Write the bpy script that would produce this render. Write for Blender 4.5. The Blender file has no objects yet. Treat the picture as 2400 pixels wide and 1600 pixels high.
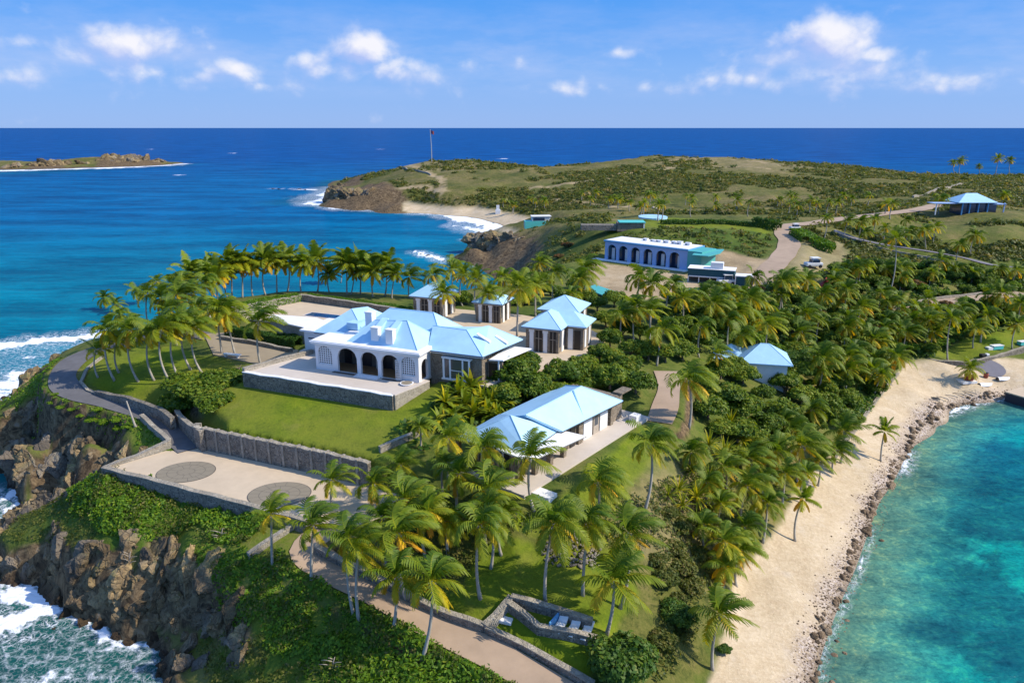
import bpy, math, random
import numpy as np
from mathutils import Vector, geometry
random.seed(7); RNG = np.random.default_rng(7)
S = bpy.context.scene; COL = S.collection
R = math.radians
# ---------------------------------------------------------------- camera, sky, sun, exposure
F, HC = 1700.0, 46.0                      # focal length in photo pixels (2400 wide), camera height above the sea
PITCH = math.atan(501/F); SP, CP = math.sin(PITCH), math.cos(PITCH)
cam_d = bpy.data.cameras.new('camera'); cam = bpy.data.objects.new('camera', cam_d); COL.objects.link(cam)
cam_d.sensor_width = 36.0; cam_d.lens = 36.0*F/2400; cam_d.clip_start = 0.5; cam_d.clip_end = 200000
cam.location = (0, 0, HC); cam.rotation_euler = (R(90)-PITCH, 0, 0); S.camera = cam
SUN_EL, SUN_AZ = 40.0, 100.0              # azimuth clockwise from +Y
sun_d = bpy.data.lights.new('sun', 'SUN'); sun_d.energy = 4.5; sun_d.angle = R(0.5); sun_d.color = (1, .90, .74)
sun = bpy.data.objects.new('sun', sun_d); COL.objects.link(sun)
sv = Vector((math.sin(R(SUN_AZ))*math.cos(R(SUN_EL)), math.cos(R(SUN_AZ))*math.cos(R(SUN_EL)), math.sin(R(SUN_EL))))
sun.rotation_euler = sv.to_track_quat('Z', 'Y').to_euler()
S.view_settings.view_transform = 'Standard'; S.view_settings.look = 'None'
S.view_settings.exposure = 0.28; S.view_settings.gamma = 1.0
S.cycles.max_bounces = 6; S.cycles.transparent_max_bounces = 6; S.cycles.diffuse_bounces = 3

class NT:
    """small helper for node graphs"""
    def __init__(s, tree): s.t = tree; s.n = tree.nodes; s.l = tree.links
    def new(s, typ, **kw):
        n = s.n.new(typ)
        for k, v in kw.items():
            if k.startswith('i_'):
                key = k[2:]; key = int(key) if key.isdigit() else key.replace('_', ' ')
                s.set(n.inputs[key], v)
            else: setattr(n, k, v)
        return n
    def set(s, sock, v):
        if hasattr(v, 'is_output') or isinstance(v, bpy.types.NodeSocket): s.l.new(v, sock)
        else: sock.default_value = v
    def math(s, op, a, b=0.0, c=None, clamp=False):
        n = s.n.new('ShaderNodeMath'); n.operation = op; n.use_clamp = clamp
        s.set(n.inputs[0], a); s.set(n.inputs[1], b)
        if c is not None: s.set(n.inputs[2], c)
        return n.outputs[0]
    def noise(s, vec, scale, detail=3, rough=.55, dist=0, out='Fac'):
        n = s.n.new('ShaderNodeTexNoise'); n.inputs['Scale'].default_value = scale
        n.inputs['Detail'].default_value = detail; n.inputs['Roughness'].default_value = rough
        n.inputs['Distortion'].default_value = dist
        if vec is not None: s.l.new(vec, n.inputs['Vector'])
        return n.outputs[out]
    def voro(s, vec, scale, feature='F1', out='Distance', rand=1.0):
        n = s.n.new('ShaderNodeTexVoronoi'); n.feature = feature; n.inputs['Scale'].default_value = scale
        n.inputs['Randomness'].default_value = rand
        if vec is not None: s.l.new(vec, n.inputs['Vector'])
        return n.outputs[out]
    def ramp(s, fac, stops, interp='LINEAR'):
        n = s.n.new('ShaderNodeValToRGB'); n.color_ramp.interpolation = interp
        el = n.color_ramp.elements
        while len(el) < len(stops): el.new(.5)
        for e, (p, c) in zip(el, stops): e.position = p; e.color = tuple(c)+((1,) if len(c) == 3 else ())
        s.l.new(fac, n.inputs[0]); return n.outputs[0]
    def mrange(s, v, a, b, c=0.0, d=1.0, smooth=False):
        n = s.n.new('ShaderNodeMapRange'); n.clamp = True
        if smooth: n.interpolation_type = 'SMOOTHSTEP'
        s.set(n.inputs[0], v)
        for i, x in zip((1, 2, 3, 4), (a, b, c, d)): s.set(n.inputs[i], x)
        return n.outputs[0]
    def mix(s, fac, a, b, mode='MIX'):
        n = s.n.new('ShaderNodeMix'); n.data_type = 'RGBA'; n.blend_type = mode
        s.set(n.inputs[0], fac)
        for i, x in ((6, a), (7, b)):
            if isinstance(x, tuple) and len(x) == 3: x = x+(1,)
            s.set(n.inputs[i], x)
        return n.outputs[2]
    def attr(s, name, out='Fac'):
        n = s.n.new('ShaderNodeAttribute'); n.attribute_name = name; return n.outputs[out]
    def bump(s, h, strength=.5, dist=.1, normal=None):
        n = s.n.new('ShaderNodeBump'); n.inputs['Strength'].default_value = strength; n.inputs['Distance'].default_value = dist
        s.l.new(h, n.inputs['Height'])
        if normal is not None: s.l.new(normal, n.inputs['Normal'])
        return n.outputs[0]

def pix_dir(px, py):
    a = (py-800)/F; x = (px-1200)/F
    return Vector((x, CP-a*SP, -(SP+a*CP))).normalized()

w = bpy.data.worlds.new('World'); S.world = w; w.use_nodes = True
T = NT(w.node_tree); T.n.clear()
sky = T.new('ShaderNodeTexSky', sky_type='NISHITA', sun_disc=False, sun_elevation=R(SUN_EL), sun_rotation=R(SUN_AZ),
            altitude=0, air_density=1.0, dust_density=0.4, ozone_density=3.0)
tc = T.new('ShaderNodeTexCoord'); sep = T.new('ShaderNodeSeparateXYZ', i_0=tc.outputs['Generated'])
X_, Y_, Z_ = sep.outputs
az = T.math('ARCTAN2', X_, Y_); el = T.math('ARCSINE', Z_)
pv = T.new('ShaderNodeCombineXYZ', i_0=az, i_1=T.math('MULTIPLY', el, 1.25), i_2=0.0).outputs[0]
# cumulus: each is a soft ellipse of likelihood at its own bearing, broken up by noise
def azel(px, py):
    d = pix_dir(px, py); return math.atan2(d.x, d.y), math.asin(d.z)
CL = [(310, 108, 72, 28, .95), (335, 165, 80, 22, .62), (850, 122, 48, 28, 1.05), (860, 165, 170, 24, .68), (960, 170, 80, 14, .55), (720, 150, 35, 20, .6), (550, 165, 60, 18, .7),
      (470, 180, 60, 14, .5), (215, 130, 50, 22, .55), (1940, 92, 62, 40, 1.15), (1900, 130, 105, 24, .78), (2055, 130, 30, 14, .8), (1950, 165, 150, 26, .6), (1720, 190, 130, 20, .5),
      (1350, 205, 90, 18, .45), (1455, 128, 42, 10, .45), (1560, 210, 90, 18, .45), (30, 175, 75, 22, .6), (20, 98, 50, 14, .42), (2300, 185, 160, 20, .42), (1080, 150, 110, 18, .34), (2100, 205, 200, 16, .4), (700, 205, 300, 14, .3)]
def density(vec):
    n1 = T.noise(vec, 13, 7, .60, 0.2); n2 = T.math('SUBTRACT', .95, T.voro(T.new('ShaderNodeVectorMath', operation='ADD', i_0=vec, i_1=T.new('ShaderNodeVectorMath', operation='SCALE', i_0=T.noise(vec, 20, 3, .5, 0, 'Color'), i_Scale=.03).outputs[0]).outputs[0], 42))
    nn = T.math('ADD', T.math('MULTIPLY', n1, .84), T.math('MULTIPLY', n2, .16))
    sp = T.new('ShaderNodeSeparateXYZ', i_0=vec).outputs
    tot = None
    for px, py, rx, ry, amp in CL:
        a, e = azel(px, py); sx = rx/F*1.0; sy = ry/F*1.25
        dx = T.math('DIVIDE', T.math('SUBTRACT', sp[0], a), sx)
        dy = T.math('DIVIDE', T.math('SUBTRACT', sp[1], e*1.25), sy)
        q = T.math('ADD', T.math('MULTIPLY', dx, dx), T.math('MULTIPLY', dy, dy))
        g = T.math('MULTIPLY', T.math('POWER', 2.718, T.math('MULTIPLY', q, -.55)), amp)
        tot = g if tot is None else T.math('MAXIMUM', tot, g)
    return T.math('ADD', T.math('MULTIPLY', tot, .74), T.math('MULTIPLY', T.math('SUBTRACT', nn, .5), 1.5))
d0 = density(pv)
pv2 = T.new('ShaderNodeVectorMath', operation='ADD', i_0=pv, i_1=(.012, .016, 0)).outputs[0]
d1 = density(pv2)
alpha = T.mrange(d0, .12, .74, 0, 1, True)
lit = T.mrange(T.math('SUBTRACT', d0, d1), -.22, .30, 0, 1)  # sunlit and shaded cloud sides painted from the density step towards the sun
ccol = T.mix(lit, (.50, .60, .98), (1.06, 1.03, 1.05))
skyc = T.mix(1.0, sky.outputs[0], (.66, 1.0, 1.5), 'MULTIPLY')
haze = T.mrange(el, 0.0, .30, 1, 0)
gradn = T.ramp(T.mrange(el, -.02, .24), [(0, (.37, .54, .95)), (.35, (.25, .49, .99)), (.70, (.075, .36, .98)), (1, (.012, .25, .90))])
skym = T.mix(.88, T.mix(1.0, skyc, (.10, .10, .10), 'MULTIPLY'), gradn)
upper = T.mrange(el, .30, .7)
skym = T.mix(upper, skym, T.mix(1.0, sky.outputs[0], (.27, .29, .31), 'MULTIPLY'))  # overhead sky brightened and whitened outside the frame, added as fill light
bandm = T.math('MULTIPLY', T.mrange(el, .03, .07), T.mrange(el, .17, .10)); wisp = T.math('MULTIPLY', bandm, T.mrange(T.noise(T.new('ShaderNodeMapping', i_Vector=pv, i_Scale=(.35, 1.0, 1.0)).outputs[0], 16, 6, .62), .42, .72, 0, .34)); skym = T.mix(wisp, skym, (.72, .76, 1.0))
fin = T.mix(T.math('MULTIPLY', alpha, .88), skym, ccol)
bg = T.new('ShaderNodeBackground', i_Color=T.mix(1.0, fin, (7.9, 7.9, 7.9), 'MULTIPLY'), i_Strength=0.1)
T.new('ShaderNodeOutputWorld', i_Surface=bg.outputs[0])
try: w.cycles.sampling_method = 'MANUAL'; w.cycles.sample_map_resolution = 512
except Exception: pass

# ---------------------------------------------------------------- helpers: coordinates
def P(px, py, z):
    a = (py-800)/F; t = (HC-z)/(SP+a*CP); return ((px-1200)/F*t, t*(CP-a*SP), z)
def PV(px, py, z): return Vector(P(px, py, z))
OX, OY, _ = P(742, 864, 16.3)
class Frame:
    def __init__(s, ox, oy, th): s.ox, s.oy, s.th = ox, oy, th; s.U = (math.cos(th), math.sin(th)); s.V = (-s.U[1], s.U[0])
    def __call__(s, a, b, z=0.0): return (s.ox+a*s.U[0]+b*s.V[0], s.oy+a*s.U[1]+b*s.V[1], z)
    def loc(s, px, py, z):
        x, y, _ = P(px, py, z); x -= s.ox; y -= s.oy; return (x*s.U[0]+y*s.U[1], x*s.V[0]+y*s.V[1])
W = Frame(OX, OY, math.atan2(-5.5, 13.9))

# ---------------------------------------------------------------- helpers: things and meshes
def tag(o, label=None, cat=None, group=None, kind=None):
    for k, v in (('label', label), ('category', cat), ('group', group), ('kind', kind)):
        if v: o[k] = v
    return o
def empty(name, loc, label, cat, group=None, rz=0.0):
    o = bpy.data.objects.new(name, None); COL.objects.link(o); o.location = loc; o.rotation_euler = (0, 0, rz)
    o.empty_display_size = .3
    return tag(o, label, cat, group)
class MB:
    """collects polygons in world coordinates, builds one mesh object"""
    def __init__(s): s.v = []; s.f = []; s.m = []
    def add(s, verts, faces, mi=0):
        o = len(s.v); s.v += [tuple(q) for q in verts]; s.f += [tuple(i+o for i in f) for f in faces]; s.m += [mi]*len(faces); return s
    def box(s, fr, a0, a1, b0, b1, z0, z1, mi=0):
        c = [fr(a, b, z) for z in (z0, z1) for a, b in ((a0, b0), (a1, b0), (a1, b1), (a0, b1))]
        return s.add(c, [(3, 2, 1, 0), (4, 5, 6, 7), (0, 1, 5, 4), (1, 2, 6, 5), (2, 3, 7, 6), (3, 0, 4, 7)], mi)
    def prism(s, pts, z0, z1, mi=0):
        """pts plan points (x,y), z1 may be a list"""
        n = len(pts); zt = z1 if isinstance(z1, (list, tuple)) else [z1]*n; zb = z0 if isinstance(z0, (list, tuple)) else [z0]*n
        area = sum(pts[i][0]*pts[(i+1) % n][1]-pts[(i+1) % n][0]*pts[i][1] for i in range(n))
        if area < 0: pts = pts[::-1]; zt = list(zt)[::-1]; zb = list(zb)[::-1]
        v = [(p[0], p[1], z) for p, z in zip(pts, zb)]+[(p[0], p[1], z) for p, z in zip(pts, zt)]
        return s.add(v, [tuple(range(n-1, -1, -1)), tuple(range(n, 2*n))]+[(i, (i+1) % n, n+(i+1) % n, n+i) for i in range(n)], mi)
    def tube(s, path, radii, n=8, mi=0, cap=True):
        path = [Vector(p) for p in path]; rings = []
        for i, p in enumerate(path):
            d = (path[min(i+1, len(path)-1)]-path[max(i-1, 0)]).normalized()
            u = d.cross(Vector((0, 1, 0)) if abs(d.y) < .9 else Vector((1, 0, 0))).normalized(); v2 = d.cross(u)
            rings.append([p+(u*math.cos(2*math.pi*k/n)+v2*math.sin(2*math.pi*k/n))*radii[i] for k in range(n)])
        vs = [q for r in rings for q in r]; fs = []
        for i in range(len(path)-1):
            for k in range(n): fs.append((i*n+k, i*n+(k+1) % n, (i+1)*n+(k+1) % n, (i+1)*n+k))
        if cap: fs.append(tuple(range(n))[::-1]); fs.append(tuple((len(path)-1)*n+k for k in range(n)))
        return s.add(vs, fs, mi)
    def build(s, name, mats, parent=None, smooth=False, bevel=0, recalc=False):
        me = bpy.data.meshes.new(name); og = Vector(parent.location) if parent is not None and parent.type == 'EMPTY' else None
        if og is None and parent is not None: og = Vector(parent.get('_org', (0, 0, 0)))
        cen = og
        if parent is None:
            a = np.array(s.v); cen = Vector(((a[:, 0].min()+a[:, 0].max())/2, (a[:, 1].min()+a[:, 1].max())/2, a[:, 2].min()))
        me.from_pydata([(x-cen.x, y-cen.y, z-cen.z) for x, y, z in s.v], [], s.f)
        for m in (mats if isinstance(mats, (list, tuple)) else [mats]): me.materials.append(m)
        me.polygons.foreach_set('material_index', s.m)
        if smooth: me.polygons.foreach_set('use_smooth', [True]*len(s.f))
        me.update()
        o = bpy.data.objects.new(name, me); COL.objects.link(o)
        if parent is None: o.location = cen
        else: o.parent = parent; 
        o['_org'] = tuple(cen)
        if bevel:
            m = o.modifiers.new('bevel', 'BEVEL'); m.width = bevel; m.segments = 2; m.limit_method = 'ANGLE'
        return o
def np_mesh(name, V, Fq, mats, attrs=None, smooth=False, tris=False, mi=None):
    """fast mesh from numpy arrays; faces all quads (or tris)"""
    me = bpy.data.meshes.new(name); k = 3 if tris else 4; nf = len(Fq)
    me.vertices.add(len(V)); me.vertices.foreach_set('co', np.asarray(V, np.float32).ravel())
    me.loops.add(nf*k); me.loops.foreach_set('vertex_index', np.asarray(Fq, np.int32).ravel())
    me.polygons.add(nf); me.polygons.foreach_set('loop_start', np.arange(nf, dtype=np.int32)*k)
    me.polygons.foreach_set('loop_total', np.full(nf, k, np.int32))
    for m in (mats if isinstance(mats, (list, tuple)) else [mats]): me.materials.append(m)
    me.polygons.foreach_set('use_smooth', np.full(nf, smooth))
    if mi is not None: me.polygons.foreach_set('material_index', np.asarray(mi, np.int32))
    me.update(calc_edges=True)
    for n, a in (attrs or {}).items():
        a = np.asarray(a, np.float32)
        if a.ndim == 2:
            at = me.attributes.new(n, 'FLOAT_COLOR', 'POINT'); at.data.foreach_set('color', np.c_[a, np.ones(len(a))].astype(np.float32).ravel() if a.shape[1] == 3 else a.ravel())
        else:
            at = me.attributes.new(n, 'FLOAT', 'POINT'); at.data.foreach_set('value', a)
    return me
def link(name, me, parent=None, loc=(0, 0, 0)):
    o = bpy.data.objects.new(name, me); COL.objects.link(o); o.location = loc
    if parent: o.parent = parent
    return o
def fbm(x, y, seed=0, oct=4, scale=1.0):
    """cheap smooth value noise, numpy"""
    out = np.zeros_like(x, dtype=float); amp = 1.0; tot = 0
    for o in range(oct):
        xs, ys = x*scale*2**o+seed*17.3, y*scale*2**o+seed*9.1
        xi, yi = np.floor(xs).astype(int), np.floor(ys).astype(int); fx, fy = xs-xi, ys-yi
        fx = fx*fx*(3-2*fx); fy = fy*fy*(3-2*fy)
        def h(i, j):
            n = (i*374761393+j*668265263+seed*144665+o*7919) & 0x7fffffff
            n = ((n ^ (n >> 13))*1274126177) & 0x7fffffff
            return ((n ^ (n >> 16)) & 0xffff)/65535.0
        v = (h(xi, yi)*(1-fx)+h(xi+1, yi)*fx)*(1-fy)+(h(xi, yi+1)*(1-fx)+h(xi+1, yi+1)*fx)*fy
        out += v*amp; tot += amp; amp *= .5
    return out/tot
def sstep(x): x = np.clip(x, 0, 1); return x*x*(3-2*x)
def poly_dist(x, y, poly, closed=True):
    """signed distance to polygon (negative inside) or distance to polyline"""
    n = len(poly); d = np.full(x.shape, 1e9); ins = np.zeros(x.shape, bool)
    for i in range(n if closed else n-1):
        ax, ay = poly[i][:2]; bx, by = poly[(i+1) % n][:2]; ex, ey = bx-ax, by-ay
        t = np.clip(((x-ax)*ex+(y-ay)*ey)/(ex*ex+ey*ey+1e-9), 0, 1)
        d = np.minimum(d, np.hypot(x-ax-t*ex, y-ay-t*ey))
        if closed:
            c = (ay > y) != (by > y); xx = (bx-ax)*(y-ay)/((by-ay) if by != ay else 1e-9)+ax
            ins ^= c & (x < xx)
    return np.where(ins, -d, d) if closed else d
# ---------------------------------------------------------------- materials
MATS = {}
def pmat(name, base, rough=.6, bump=None, spec=.4, metal=0, var=.0, vscale=3.0, **kw):
    m = bpy.data.materials.new(name); m.use_nodes = True; t = NT(m.node_tree); b = m.node_tree.nodes['Principled BSDF']
    b.inputs['Roughness'].default_value = rough; b.inputs['Specular IOR Level'].default_value = spec; b.inputs['Metallic'].default_value = metal
    g = t.new('ShaderNodeNewGeometry').outputs['Position']
    col = base
    if var:
        n = t.noise(g, vscale, 5, .6); n2 = t.noise(g, vscale*.17, 3, .6)
        f = t.mrange(t.math('ADD', t.math('MULTIPLY', n, .5), t.math('MULTIPLY', n2, .5)), .3, .7, 1-var, 1+var)
        cc = t.new('ShaderNodeCombineColor', i_0=f, i_1=f, i_2=f).outputs[0]
        col = t.mix(1.0, base, cc, 'MULTIPLY')
    t.set(b.inputs['Base Color'], col if not isinstance(col, tuple) else col+(1,))
    if bump: t.set(b.inputs['Normal'], t.bump(t.noise(g, bump[0], 4, .6), bump[1], bump[2]))
    MATS[name] = m; return m
pmat('white_plaster', (.70, .69, .68), .7, (6, .3, .02), var=.07, vscale=1.5)
pmat('white_trim', (.76, .76, .75), .55, var=.04)
pmat('white_roof_paint', (.78, .77, .76), .6, var=.06, vscale=.8)
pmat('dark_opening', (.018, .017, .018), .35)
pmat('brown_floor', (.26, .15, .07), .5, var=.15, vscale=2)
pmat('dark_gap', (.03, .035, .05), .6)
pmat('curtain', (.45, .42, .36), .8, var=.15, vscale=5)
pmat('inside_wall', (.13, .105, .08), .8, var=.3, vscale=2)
pmat('paving', (.53, .42, .295), .8, (3, .3, .02), var=.12, vscale=.8)
pmat('terrace_paving', (.55, .48, .41), .75, (3, .3, .02), var=.10, vscale=.7)
pmat('parking_paving', (.30, .24, .16), .9, (3, .3, .02), var=.18, vscale=.7)
pmat('pool_water', (.01, .07, .22), .06, (2, .2, .03), spec=.5, var=.3, vscale=1)
pmat('asphalt', (.115, .112, .118), .9, (20, .3, .01), var=.28, vscale=.9)
pmat('concrete_track', (.37, .27, .19), .9, (8, .4, .02), var=.2, vscale=.5)
pmat('teal_roof', (.08, .38, .36), .5, var=.12)
pmat('dark_teal', (.006, .075, .10), .5, var=.15)
pmat('blue_trim', (.10, .32, .58), .5, var=.1)
pmat('pale_blue_wall', (.30, .43, .68), .7, var=.08)
pmat('dark_blue_glass', (.02, .045, .09), .15, spec=.8)
pmat('glass', (.03, .05, .07), .06, spec=.9)
pmat('grey_metal', (.42, .43, .44), .45, metal=.3)
pmat('white_boat', (.75, .75, .74), .45, var=.05)
pmat('red_paint', (.30, .02, .015), .6, var=.3)
pmat('black_rubber', (.02, .02, .02), .7)
pmat('pot_red', (.28, .07, .04), .7, var=.3)
pmat('rubber_grey', (.10, .10, .10), .8, var=.2)
pmat('turquoise_plastic', (.10, .52, .47), .5, var=.1)
pmat('flag_red', (.35, .08, .07), .8)
pmat('flag_blue', (.06, .08, .25), .8)
pmat('flag_stone', (.235, .20, .145), .85)
pmat('joint', (.10, .09, .08), .9)
pmat('slate_paving', (.17, .16, .18), .85, var=.15)
pmat('dead_wood', (.36, .31, .25), .9, var=.3)
# blue painted roof: faint sheet seams, chalky stains
def roof_mat(name, base):
    m = pmat(name, base, .42, spec=.35); t = NT(m.node_tree); b = m.node_tree.nodes['Principled BSDF']
    g = t.new('ShaderNodeNewGeometry').outputs['Position']
    n = t.noise(g, .9, 6, .62); n2 = t.noise(g, .25, 3, .5)
    c = t.mix(t.mrange(n, .45, .75), base, tuple(min(1, q*1.12) for q in base))
    c = t.mix(t.mrange(n2, .52, .7, 0, .35), c, tuple(q*.80 for q in base))
    st = t.mrange(t.noise(g, 3.5, 5, .7), .66, .78, 0, .35); c = t.mix(st, c, (.16, .24, .28))
    t.set(b.inputs['Base Color'], c); t.set(b.inputs['Normal'], t.bump(t.noise(g, 5, 4, .6), .18, .03)); return m
roof_mat('blue_roof', (.39, .62, .79))
# masonry: irregular stones, pale joints
def stone_mat(name, c1, c2, joint, scale=3.2, jw=.05, bump=.8):
    m = pmat(name, c1, .9, spec=.2); t = NT(m.node_tree); b = m.node_tree.nodes['Principled BSDF']
    g = t.new('ShaderNodeNewGeometry').outputs['Position']
    wv = t.new('ShaderNodeVectorMath', operation='ADD', i_0=g, i_1=t.mix(.0, t.noise(g, 2.0, 2, .5, 0, 'Color'), (0, 0, 0))).outputs[0]
    cell = t.voro(wv, scale, out='Color'); e = t.voro(wv, scale, 'DISTANCE_TO_EDGE')
    sc = t.new('ShaderNodeSeparateColor', i_0=cell).outputs[0]
    c = t.mix(sc, c1, c2); c = t.mix(t.mrange(t.noise(g, .5, 4, .6), .45, .7, 0, .55), c, tuple(q*.5 for q in c1))
    c = t.mix(t.mrange(t.noise(g, 9, 3, .6), .3, .7, .0, .35), c, tuple(q*.45 for q in c2))
    c = t.mix(t.mrange(e, jw*.4, jw, 1, 0), c, joint)
    t.set(b.inputs['Base Color'], c)
    t.set(b.inputs['Normal'], t.bump(t.math('ADD', t.mrange(e, 0, .14), t.math('MULTIPLY', t.noise(g, 12, 3), .4)), bump, .06)); return m
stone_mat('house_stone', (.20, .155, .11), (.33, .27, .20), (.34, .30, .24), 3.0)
stone_mat('wall_stone', (.115, .105, .09), (.32, .28, .22), (.40, .36, .30), 3.4)  # dark masonry; also puts shade into wall faces turned from the sun
stone_mat('pale_stone', (.30, .27, .22), (.50, .45, .37), (.45, .42, .36), 3.6)  # pale masonry; also puts sunlight into the colour of lit wall faces
stone_mat('coping', (.32, .28, .22), (.46, .41, .33), (.28, .25, .2), 2.0)
# rock of cliffs and boulders
def rock_mat(name, cols, wet=True, tone=False):
    m = pmat(name, cols[0], .88, spec=.25); t = NT(m.node_tree); b = m.node_tree.nodes['Principled BSDF']
    g = t.new('ShaderNodeNewGeometry').outputs['Position']
    n = t.noise(g, .30, 6, .65, .6); n2 = t.noise(g, 1.6, 6, .7, 1.0); n3 = t.noise(g, 6, 5, .7)
    c = t.ramp(n, [(.30, cols[0]), (.46, cols[1]), (.58, cols[2]), (.72, cols[3])])
    c = t.mix(t.mrange(n2, .45, .72, 0, .75), c, tuple(q*.35 for q in cols[1]))
    c = t.mix(t.mrange(n3, .58, .76, 0, .5), c, (.42, .38, .31))
    if tone:
        nz = t.new('ShaderNodeSeparateXYZ', i_0=t.new('ShaderNodeNewGeometry').outputs['Normal']).outputs[2]
        moss = t.math('MULTIPLY', t.mrange(nz, .35, .85), t.mrange(n, .48, .62)); zz0 = t.new('ShaderNodeSeparateXYZ', i_0=g).outputs[2]
        c = t.mix(t.math('MULTIPLY', moss, t.mrange(zz0, 2.0, 5.0, 0, .75)), c, (.085, .10, .02))
        c = t.mix(t.mrange(t.noise(g, .12, 3, .5), .5, .62, 0, .6), c, (.16, .15, .14))
        f = t.mrange(t.attr('tone'), 0, 1, .55, 1.45); c = t.mix(1.0, c, t.new('ShaderNodeCombineColor', i_0=f, i_1=f, i_2=f).outputs[0], 'MULTIPLY')
    z = t.new('ShaderNodeSeparateXYZ', i_0=g).outputs[2]
    if wet:
        zz = t.math('ADD', z, t.math('MULTIPLY', t.math('SUBTRACT', n2, .5), 2.2))
        c = t.mix(t.mrange(zz, .5, 1.9, .82, 0), c, (.030, .018, .010))
    t.set(b.inputs['Base Color'], c)
    e = t.voro(g, .9, 'DISTANCE_TO_EDGE')
    h = t.math('ADD', t.math('MULTIPLY', n2, .6), t.math('ADD', t.math('MULTIPLY', n3, .25), t.mrange(e, 0, .06, 0, .25)))
    t.set(b.inputs['Normal'], t.bump(h, 1.0, .35)); return m
rock_mat('cliff_rock', [(.09, .068, .046), (.20, .145, .08), (.34, .245, .125), (.29, .24, .17)], tone=True)
rock_mat('grey_rock', [(.10, .09, .08), (.20, .18, .15), (.32, .27, .21), (.38, .35, .31)])
rock_mat('shore_rock', [(.10, .07, .04), (.22, .15, .09), (.34, .25, .16), (.30, .26, .21)], wet=False)
# foliage
def leaf_mat(name, young, old, rnd=.35, trans=.35):
    m = bpy.data.materials.new(name); m.use_nodes = True; t = NT(m.node_tree); t.n.clear()
    a = t.attr('tone'); r = t.new('ShaderNodeObjectInfo').outputs['Random']
    c = t.ramp(a, [(0, young[0]), (.5, young[1]), (.8, old[0]), (1, old[1])])
    f = t.mrange(r, 0, 1, 1-rnd, 1+rnd)
    c = t.mix(1.0, c, t.new('ShaderNodeCombineColor', i_0=f, i_1=t.math('MULTIPLY_ADD', f, .7, .3), i_2=f).outputs[0], 'MULTIPLY')
    d = t.new('ShaderNodeBsdfPrincipled', i_Base_Color=c, i_Roughness=.55); d.inputs['Specular IOR Level'].default_value = .3
    tr = t.new('ShaderNodeBsdfTranslucent', i_Color=t.mix(1.0, c, (1.6, 1.5, .6), 'MULTIPLY'))
    mx = t.new('ShaderNodeMixShader', i_0=trans, i_1=d.outputs[0], i_2=tr.outputs[0])
    t.new('ShaderNodeOutputMaterial', i_Surface=mx.outputs[0]); MATS[name] = m; return m
leaf_mat('palm_leaf', ((.070, .140, .008), (.235, .275, .010)), ((.56, .42, .012), (.50, .26, .02)), .32)
leaf_mat('tree_leaf', ((.036, .092, .007), (.115, .185, .012)), ((.22, .27, .018), (.30, .28, .03)), .3)
leaf_mat('dark_leaf', ((.022, .070, .010), (.06, .13, .014)), ((.12, .19, .02), (.17, .20, .03)), .2)
leaf_mat('scrub_leaf', ((.045, .080, .012), (.115, .135, .020)), ((.19, .175, .035), (.25, .19, .07)), .15)
leaf_mat('bright_leaf', ((.050, .130, .008), (.13, .24, .012)), ((.24, .33, .015), (.32, .34, .04)), .15)
leaf_mat('rust_leaf', ((.06, .08, .02), (.14, .09, .03)), ((.24, .10, .03), (.30, .14, .05)), .15)
pmat('palm_trunk', (.36, .33, .28), .85, (14, .5, .03), var=.25, vscale=2.5)
pmat('wood_trunk', (.17, .13, .09), .9, (9, .6, .03), var=.3, vscale=3)

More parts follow.
